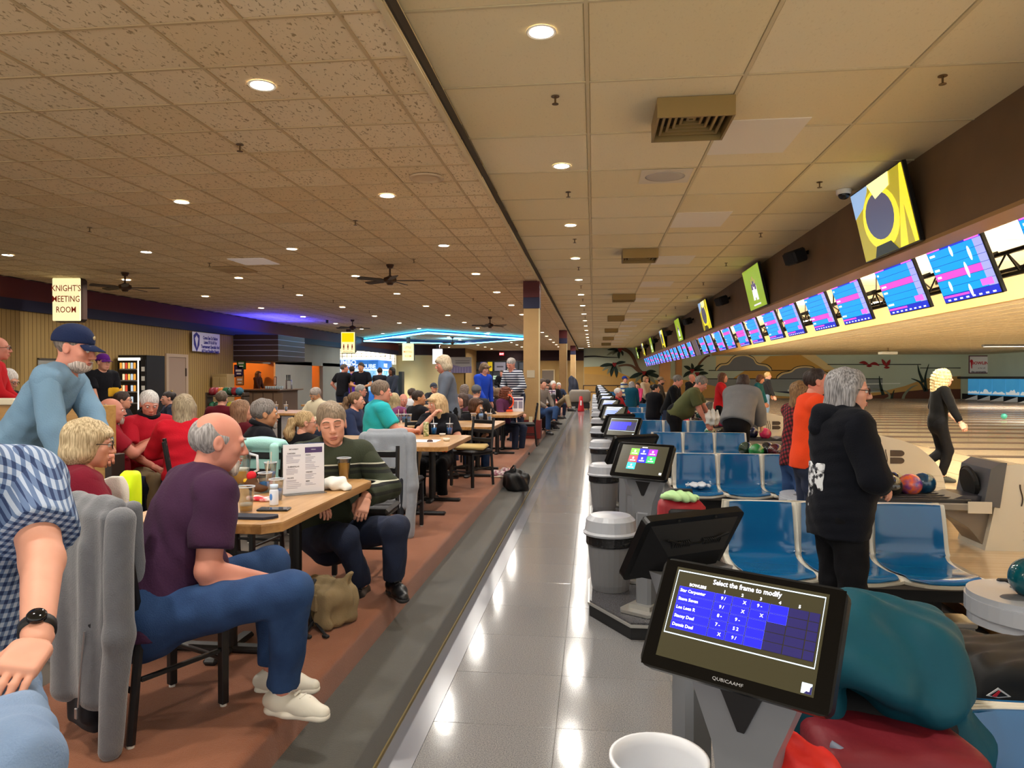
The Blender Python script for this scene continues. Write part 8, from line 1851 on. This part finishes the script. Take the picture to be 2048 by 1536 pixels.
person('bartender in brown standing behind the bar', (517, 761), 26.5, (.8, -.6), pose='stand', s=.95, top=cloth('#3a2018'), hair=('wavy', '#3a2418'), kind='f', skin='tan', ground=ZP)
person('woman with long straight blonde hair in a plaid scarf', (789, 800), 11.8, (.3, .9), s=.97, top=cloth('#8a2038', '#5a6aa8'), hair=('long', '#a08c64', '#c4b088'), kind='f', R='table', L='table')
person('bald man in a grey sweater beside the blonde woman', (807, 800), 13.2, (.2, -1), s=.98, top=cloth('#6a6a70'), hair=None, skin='pink', R='table', L='table')
person('dark haired man leaning back in a black shirt', (838, 797), 11.0, (.75, .5), s=1.02, look=(.95, .1), top=BLKT, hair=('crop', '#2a1d18'), skin='tan', R='table', L='table', lean=-.1)
person('person with a white hoodie hood down past the bald man', (825, 788), 15.5, (.6, .6), s=1.0, top=cloth('#c9c9cc'), hair=('short', '#3a2a22'), R='table', L='table')
person('woman with a pale face and dark hair behind the grey top', (924, 800), 12.0, (-.7, -.7), s=.95, top=cloth('#4a2a34'), hair=('long', '#3a2820'), kind='f', R='table', L='table')
person('grey haired woman in the crowd under the entrance', (930, 779), 17.0, (.4, .8), s=.98, top=cloth('#5a5560'), hair=('curly', '#6b5f58'), kind='f', R='table', L='table')
person('person in a dark cap in the crowd beyond the grey top', (868, 776), 17.5, (.5, -.8), s=.98, top=cloth('#2c3038'), hair=('short', '#3a302a'), cap='#3c4250', R='table', L='table')
person('brown haired woman in a black jacket next to the purple cardigan', (997, 787), 15.2, (.6, .7), s=.97, top=cloth('#2a2226'), hair=('bob', '#5d4632'), kind='f', R='table', L='table')
person('person with pale brown hair and white collar behind the beanie', (985, 783), 16.6, (.7, .5), s=.95, top=cloth('#b8b4b0'), hair=('bob', '#6a543c'), kind='f', R='table', L='table')
person('person in black standing inside the far entrance', (1003, 757), 30.0, (0, -1), pose='stand', s=.98, top=cloth('#0f1014'), hair=('short', '#3a2e28'), skin='pink', R='fold', L='fold')
person('person in a yellow top standing by the entrance posters', (975, 742), 31.0, (.8, -.5), pose='stand', s=1.02, top=cloth('#d8b060'), hair=('short', '#1c1412'), skin='deep')
person('woman in a red jacket seated just past the pillar', (1092, 775), 20.8, (.5, -.7), s=.98, top=cloth('#a82838'), hair=('bob', '#5a4436'), kind='f', R='table', L='table')
person('white haired man in a black jacket past the pillar', (1107, 770), 22.6, (.4, -.9), s=1.04, top=BLKT, hair=('short', '#d6d2cc', '#f2f0ec'), R='lap', L='lap', bottom=KHAKI, skin='pink', world={'LK': (W3(1134, 794, 21.4), W3(1140, 817, 21.2)), 'LF': (.8, -.4, 0)}, shoe=(BLK, BS))
person('person in jeans seated sideways right behind the pillar', (1085, 768), 18.2, (.6, -.6), s=1.04, top=cloth('#7a7068'), hair=('short', '#3a2c24'), bottom=DENIM, world={'LK': (W3(1112, 818, 17.4), W3(1108, 842, 17.2)), 'LF': (.9, -.2, 0)})
person('dark haired person with head turned past the white haired man', (1097, 766), 24.5, (.6, .3), s=1.02, top=cloth('#4a4038'), hair=('short', '#2c221e'), R='table', L='table')
person('grey haired person at the farthest table by the second pillar', (1118, 772), 27.0, (.2, -.9), s=1.0, top=cloth('#2c3448'), hair=('short', '#a8a4a0'), R='table', L='table')
# ---- bowlers and people at the seats
tH, jH = person('grey haired woman with glasses in a black hoodie standing at the seats', (1697, 800), 4.25, (.88, .48), ground=0.0, pose='stand', s=1.02, look=(1, .1), hp=-.08, lean=.02, top=cloth('#0d0f16', '#12141c'), infl=.034, bottom=BLACKP, hair=('long', '#6c6a6c', '#a5a3a5'), kind='f', bust=.03, glasses=True, g=1.14, belly=.02, R='fold', L='fold', hem=-.14, neck=.035, patches=[('back_print', M('hoodie_print', '#d9dde2', rough=.7, var=(26, '#1c1e28', .05)), (.0, -.16, .10), (.085, .12, .17)), ('gold_print', M('hoodie_gold', '#c9a23c', rough=.7, var=(30, '#1c1e28', .08)), (.0, -.162, .10), (.04, .12, .05))])
blob('hood', Solid(.011).cone(jH['N'] - jH['ft'] * .06 - jH['xt'] * .07, jH['N'] - jH['ft'] * .06 + jH['xt'] * .07, .055, .055, k=.03).cone(jH['N'] - jH['ft'] * .10, jH['N'] - jH['ft'] * .13 - jH['up'] * .07, .07, .05, k=.04).noise(.003, 30, 2), cloth('#0d0f16', '#12141c'), tH)
person('blonde bowler in black striding down the approach', (1887, 773), 11.6, (.9, .42), ground=ZA, pose='stand', s=1.0, lean=.08, look=(.95, .3), top=cloth('#0c0c0e'), infl=.016, bottom=BLACKP, hair=('curly', '#c9a96a', '#ecd7a6'), kind='f', R=((.42, .16, .92), (.4, -.8, 0)), L=((.2, .25, 1.05), (.6, -.4, -.6)), shoe=(M('shoe_slate', '#3c4038', rough=.6), BS, BS), legs={1: ((.08, .12, .50), (.02, .05, .085)), -1: ((-.06, .10, .47), (-.04, -.26, .20))}, hs=1.08)
person('man in a bright orange shirt behind the hooded woman', (1634, 768), 6.9, (.95, .3), ground=0.0, pose='stand', s=1.04, look=(1, .25), hp=.12, top=cloth('#e0421c', '#e84e26'), sleeve='short', infl=.022, hair=('crop', '#2a1e19'), g=1.1, skin='pink', bottom=DENIMD)
person('woman with long brown hair in a red plaid shirt by the orange shirt', (1604, 790), 7.55, (.8, .6), ground=0.0, pose='stand', s=.97, look=(1, .2), top=checked('plaid_red', '#8a1f2a', '#4a1218', '#17090c', .05), hair=('long', '#6e5138', '#96764f'), kind='f', bottom=DENIM)
person('person in a grey hoodie bending over the ball return', (1487, 795), 12.4, (.25, .95), ground=0.0, pose='stand', s=1.08, lean=.62, hp=-.5, top=cloth('#6f7072', '#7a7b7d'), infl=.06, bottom=BLACKP, hair=('bob', '#2c1d16'), g=1.3, R=((.25, .55, .75), (.8, -.3, 0)), L=((.2, .55, .75), (.8, -.3, 0)), hem=-.06)
t_, j_ = person('man in an olive t-shirt bending to a ball with a towel', (1402, 776), 13.4, (.95, -.1), ground=0.0, pose='stand', s=1.1, lean=.75, hp=-.55, look=(1, -.2), top=cloth('#4c4f32', '#565a3a'), sleeve='short', infl=.026, bottom=BLACKP, hair=('short', '#6b6660', '#8d8882'), g=1.12, belly=.04, skin='pink', R=((.12, .62, .62), (.5, -.5, 0)), L=((.05, .66, .78), (.5, -.2, -.5)), hem=-.05)
a, e, w_ = j_['arm'][1]; blob('towel', Solid(.02).ell(w_ + Vector((-.02, .08, .10)), (.10, .13, .13)).noise(.012, 26, 3), M('towel_white'), t_)
t_, j_ = person('woman in a red sweater holding a purple bowling ball', (1446, 772), 17.6, (.95, -.1), ground=ZA, pose='stand', s=1.0, top=cloth('#b0181f', '#bb2228'), infl=.026, bottom=BLACKP, hair=('long', '#4a3020', '#6a4832'), kind='f', R=((.06, .36, 1.22), (.6, -.3, -.7)), L=((.06, .36, 1.22), (.6, -.3, -.7)))
q = Vector(j_['root']) + Matrix.Rotation(j_['rz'], 3, 'Z') @ Vector((0, .44, 1.33)) * j_['s']; bball(q.x, q.y, q.z, ('#2b2346', '#3c3260'), 'dark purple ball held by the woman in red')
person('person in a teal sweater watching beside the approach', (1521, 768), 20.6, (.9, -.2), ground=ZA, pose='stand', s=.98, lean=.15, hp=-.3, top=cloth('#14505e', '#1b5c6b'), infl=.026, bottom=KHAKI, hair=('bob', '#4a2c1c'), kind='f')
person('bowler in a black shirt and light jeans at the foul line', (1536, 754), 26.0, (.9, .3), ground=ZA, pose='stand', s=1.04, top=cloth('#1c1c20'), bottom=LIGHTJ, hair=('short', '#a88a5a'), g=1.1, R=((.35, .2, .85), (.5, -.6, 0)))
person('man in a black jacket bending toward the far return', (1356, 769), 16.2, (.9, -.2), ground=0.0, pose='stand', s=1.04, lean=.35, hp=-.3, top=cloth('#0e0f12'), infl=.026, hair=('short', '#5f5a56', '#858079'), skin='pink')
person('bald man in a dark shirt beyond the olive shirt', (1384, 766), 22.5, (.8, -.5), ground=ZA, pose='stand', s=1.0, lean=.2, top=cloth('#1a1a1e'), hair=None, skin='pink')
person('person with tied black hair in a black sweater from behind', (1311, 776), 16.8, (.6, .7), ground=0.0, pose='stand', s=.9, look=(1, .1), top=cloth('#141318'), infl=.03, hair=('bun', '#14100f'), g=1.2)
person('bearded man in a tan cap beyond the black sweater', (1322, 764), 23.5, (.9, -.2), ground=0.0, pose='stand', s=1.0, top=cloth('#4a443c'), hair=('short', '#2a201c'), beard=('full', '#241a16'), cap='#8a7a62')
person('woman in a pale coat near the far seats', (1292, 765), 28.0, (.7, -.5), ground=0.0, pose='stand', s=1.02, top=cloth('#b5a48c'), hair=('bob', '#8a6a4c'), kind='f', bottom=BLACKP, infl=.03)
person('grey haired woman in a long teal coat from behind', (1264, 773), 22.5, (.5, .8), ground=0.0, pose='stand', s=.92, top=cloth('#12465a'), infl=.04, hair=('long', '#8f8c8c', '#b9b6b4'), kind='f', hem=-.35, g=1.15)
person('person in a blue cap and a yellow striped jersey', (1250, 765), 28.5, (.7, -.3), ground=0.0, pose='stand', s=1.02, top=striped('stripe_yellow', '#d8d2b0', '#2a4a8a', .16, .62), hair=('short', '#3a3028'), cap='#23388c')
person('person in a bright pink top at the far seats', (1275, 778), 27.0, (-.3, -.9), ground=0.0, pose='stand', s=.88, top=cloth('#d8487c'), hair=('short', '#2a1c16'), kind='f')
person('white haired person in a red jacket seated by the far consoles', (1237, 784), 19.6, (.8, -.4), ground=0.0, pose='sit', s=1.05, top=cloth('#a01c26', '#aa2630'), infl=.026, hair=('short', '#d4d2ce', '#f2f0ec'), skin='pink', R='lap', L='lap')
